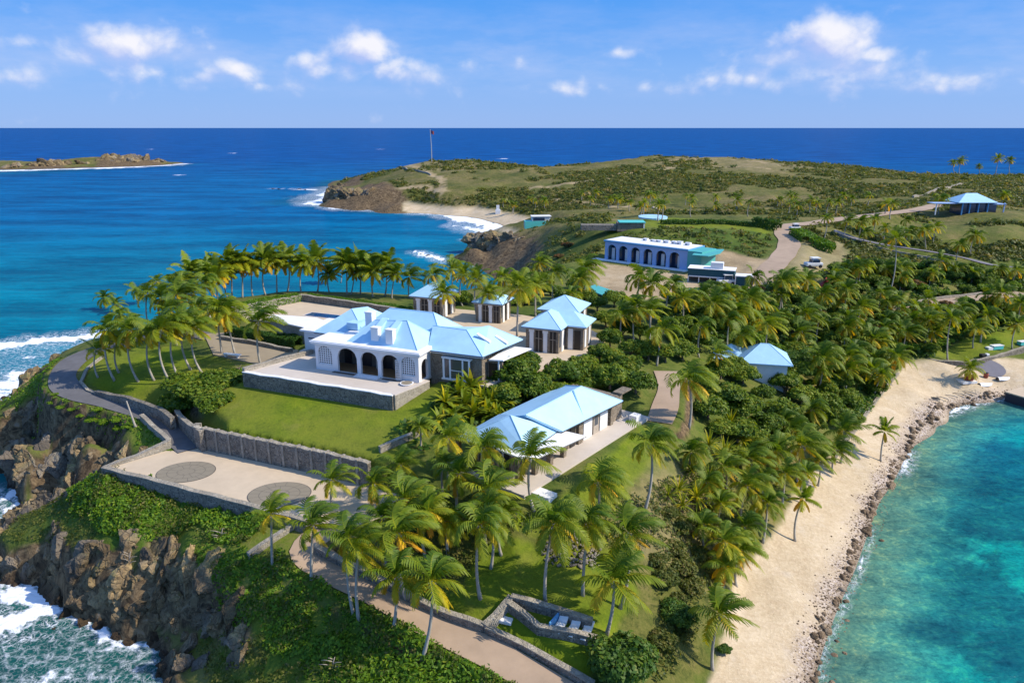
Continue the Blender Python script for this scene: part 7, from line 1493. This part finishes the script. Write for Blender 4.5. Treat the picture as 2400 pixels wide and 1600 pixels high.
# turquoise lawn furniture
for px, py, lb in [(2335, 818, 'turquoise and white kayak rack on the lawn above the landing wall'), (2398, 808, 'turquoise crate at the right edge of the lawn above the landing')]:
    x, y, z = hit(px, py); fr = Frame(x, y, R(14)); o = empty('kayak_rack', (x, y, z), lb, 'rack'); mb = MB(); mb.box(fr, -1.2, 1.2, -.5, .5, z, z+.75); mb.build('body', MATS['turquoise_plastic'], o, bevel=.08)
    mb = MB(); mb.box(fr, -1.25, 1.25, -.55, .55, z+.751, z+.85); mb.build('lid', MATS['white_boat'], o)
    if px < 2380: mb = MB(); mb.box(fr, -2.4, -1.22, -.45, .45, z, z+.6); mb.build('side_locker', MATS['white_boat'], o, bevel=.05)
x, y, z = hit(2305, 838); o = empty('tarped_mower', (x, y, z), 'small black and white cart on the lawn beside the landing wall', 'cart'); fr = Frame(x, y, R(10)); mb = MB(); mb.box(fr, -.8, .3, -.4, .4, z+.2, z+.8); mb.build('body', MATS['black_rubber'], o, bevel=.12); mb = MB(); mb.box(fr, .302, 1.0, -.3, .3, z+.3, z+.8); mb.build('hood', MATS['white_boat'], o, bevel=.1)
for a in (-.55, .6):
    mb = MB(); c0, c1 = fr(a, -.48, z+.2), fr(a, -.40, z+.2); mb.tube([c0, c1], [.2, .2], 10); mb.build('wheel', MATS['black_rubber'], o)
# circular tarmac patch on the landing
x, y, z = hit(2318, 862); mb = MB(); n = 24; mb.v = []; mb.add([(x+2.6*math.cos(k*6.283/n), y+3.0*math.sin(k*6.283/n), ground(x+2.6*math.cos(k*6.283/n), y+3*math.sin(k*6.283/n))+.10) for k in range(n)]+[(x, y, z+.14)], [(k, (k+1) % n, n) for k in range(n)]); tag(mb.build('tarmac_patch', MATS['slate_paving']), kind='structure')
# dark sea wall at the right edge
a1, b1 = P(2358, 922, 1.4), P(2440, 946, 1.4); fr = Frame(a1[0], a1[1], math.atan2(b1[1]-a1[1], b1[0]-a1[0])); o = empty('sea_wall', (a1[0], a1[1], 0), 'dark concrete sea wall entering the water at the right edge', 'sea wall'); mb = MB(); mb.box(fr, 0, 9, -.1, 5, -1.5, 1.55); mb.build('face', MATS['dark_gap'], o); mb = MB(); mb.box(fr, -.1, 9, -.15, 5.1, 1.551, 1.75); mb.build('deck', MATS['paving'], o)
# vehicles and odds and ends far away
def cart(px, py, az, lb, body='white_boat', s=1.0, nm='utility_cart'):
    x, y, z = hit(px, py); fr = Frame(x, y, az); o = empty(nm, (x, y, z), lb, 'cart'); z += .12
    mb = MB(); mb.box(fr, -1.5*s, 1.5*s, -.75*s, .75*s, z+.35*s, z+.95*s); mb.build('body', MATS[body], o, bevel=.1*s)
    mb = MB(); mb.box(fr, -.5*s, 1.0*s, -.7*s, .7*s, z+1.75*s, z+1.85*s); mb.build('canopy', MATS['white_boat'], o)
    mb = MB(); mb.box(fr, -.45*s, .9*s, -.62*s, .62*s, z+.951*s, z+1.5*s); mb.build('windscreen', MATS['dark_blue_glass'], o)
    for a in (-.48, .95):
        for b in (-.65, .65): mb = MB(); mb.tube([fr(a*s, b*s, z+.95*s), fr(a*s, b*s, z+1.75*s)], [.03*s, .03*s], 5); mb.build('post', MATS['grey_metal'], o)
    for a in (-1.0, 1.0):
        for b in (-.82, .76): mb = MB(); mb.tube([fr(a*s, b*s, z+.3*s), fr(a*s, (b+.12)*s, z+.3*s)], [.32*s, .32*s], 10); mb.build('wheel', MATS['black_rubber'], o)
cart(1905, 628, R(5), 'white and blue utility cart parked at the jungle edge by the hill road', s=1.3)
cart(1700, 668, R(5), 'white utility cart parked in front of the service building', s=1.2)
cart(1862, 540, R(8), 'pale cart parked where the hill road meets the ridge road', s=1.0)
x, y, z = hit(1167, 500); fr = Frame(x, y, 0); o = empty('lifeguard_hut', (x, y, z), 'tiny white tower hut on the sand of the far bay beach', 'hut'); mb = MB(); mb.box(fr, -1.3, 1.3, -1.2, 1.2, z-.3, z+2); mb.build('base', MATS['white_trim'], o); mb = MB(); mb.box(fr, -.8, .8, -.8, .8, z+2.001, z+4.2); mb.build('tower', MATS['white_trim'], o)
x, y, z = hit(1540, 502); mb = MB(); mb.tube([(x-2, y, z+2.6), (x+2, y, z+1.2)], [.5, .4], 8); mb.tube([(x+1, y, z-1), (x+1, y, z+1.5)], [.2, .2], 6); tag(mb.build('wind_cannon', MATS['dead_wood']), 'small tilted brown telescope-like mount beside the golf green', 'ornament')
# drift logs beside the landing
rl = random.Random(4)
for i, (px, py) in enumerate([(2185, 940), (2205, 934), (2228, 930), (2250, 926), (2272, 922)]):
    x, y, z = hit(px, py); mb = MB(); a = R(150+rl.uniform(-12, 12)); L_ = 2.2; mb.tube([(x-math.cos(a)*L_/2, y-math.sin(a)*L_/2, z+.2), (x, y, z+.3), (x+math.cos(a)*L_/2, y+math.sin(a)*L_/2, z+.25)], [.10, .08, .03], 6)
    tag(mb.build('drift_log', MATS['dead_wood'], smooth=True), ['leftmost', 'second from the left', 'middle', 'second from the right', 'rightmost'][i]+' driftwood log on the sand behind the landing boulders', 'driftwood', 'drift logs behind the landing boulders')
x, y, z = hit(2188, 935); mb = MB(); mb.tube([(x, y, z), (x, y, z+.25)], [.7, .5], 10); 
mb.v = [(x+(a-x)*1.6, y+(b-y)*.9, c) for a, b, c in mb.v]; tag(mb.build('tarp_heap', MATS['black_rubber']), 'dark flat heap on the sand where the boulder band starts to curve', 'tarp')
# dead bleached branches on the bluff
def branch(px, py, s, lb):
    x, y, z = hit(px, py); r = random.Random(px); mb = MB(); mb.tube([(x, y, z-.2), (x+.1*s, y-.2, z+.5*s), (x+.3*s, y-.3, z+1.1*s)], [.07, .05, .03], 6)
    for k in range(5): a = r.uniform(0, 3.14); q = r.uniform(.5, 1.1)*s; mb.tube([(x+.08*s*k/2, y-.2, z+.2*s*k), (x+math.cos(a)*q*.5, y-.4, z+.2*s*k+.3*s), (x+math.cos(a)*q, y-.5, z+.2*s*k+.4*s)], [.045, .03, .012], 5)
    tag(mb.build('dead_branch', MATS['dead_wood'], smooth=True), lb, 'dead branch')
branch(305, 1318, 1.3, 'bleached dead branch sticking out under the left bluff bushes'); branch(520, 1260, 1.1, 'pale dead branch on the bluff below the plaza corner'); branch(780, 1560, 1.0, 'thin dead stems in the bushes at the bottom of the bluff')
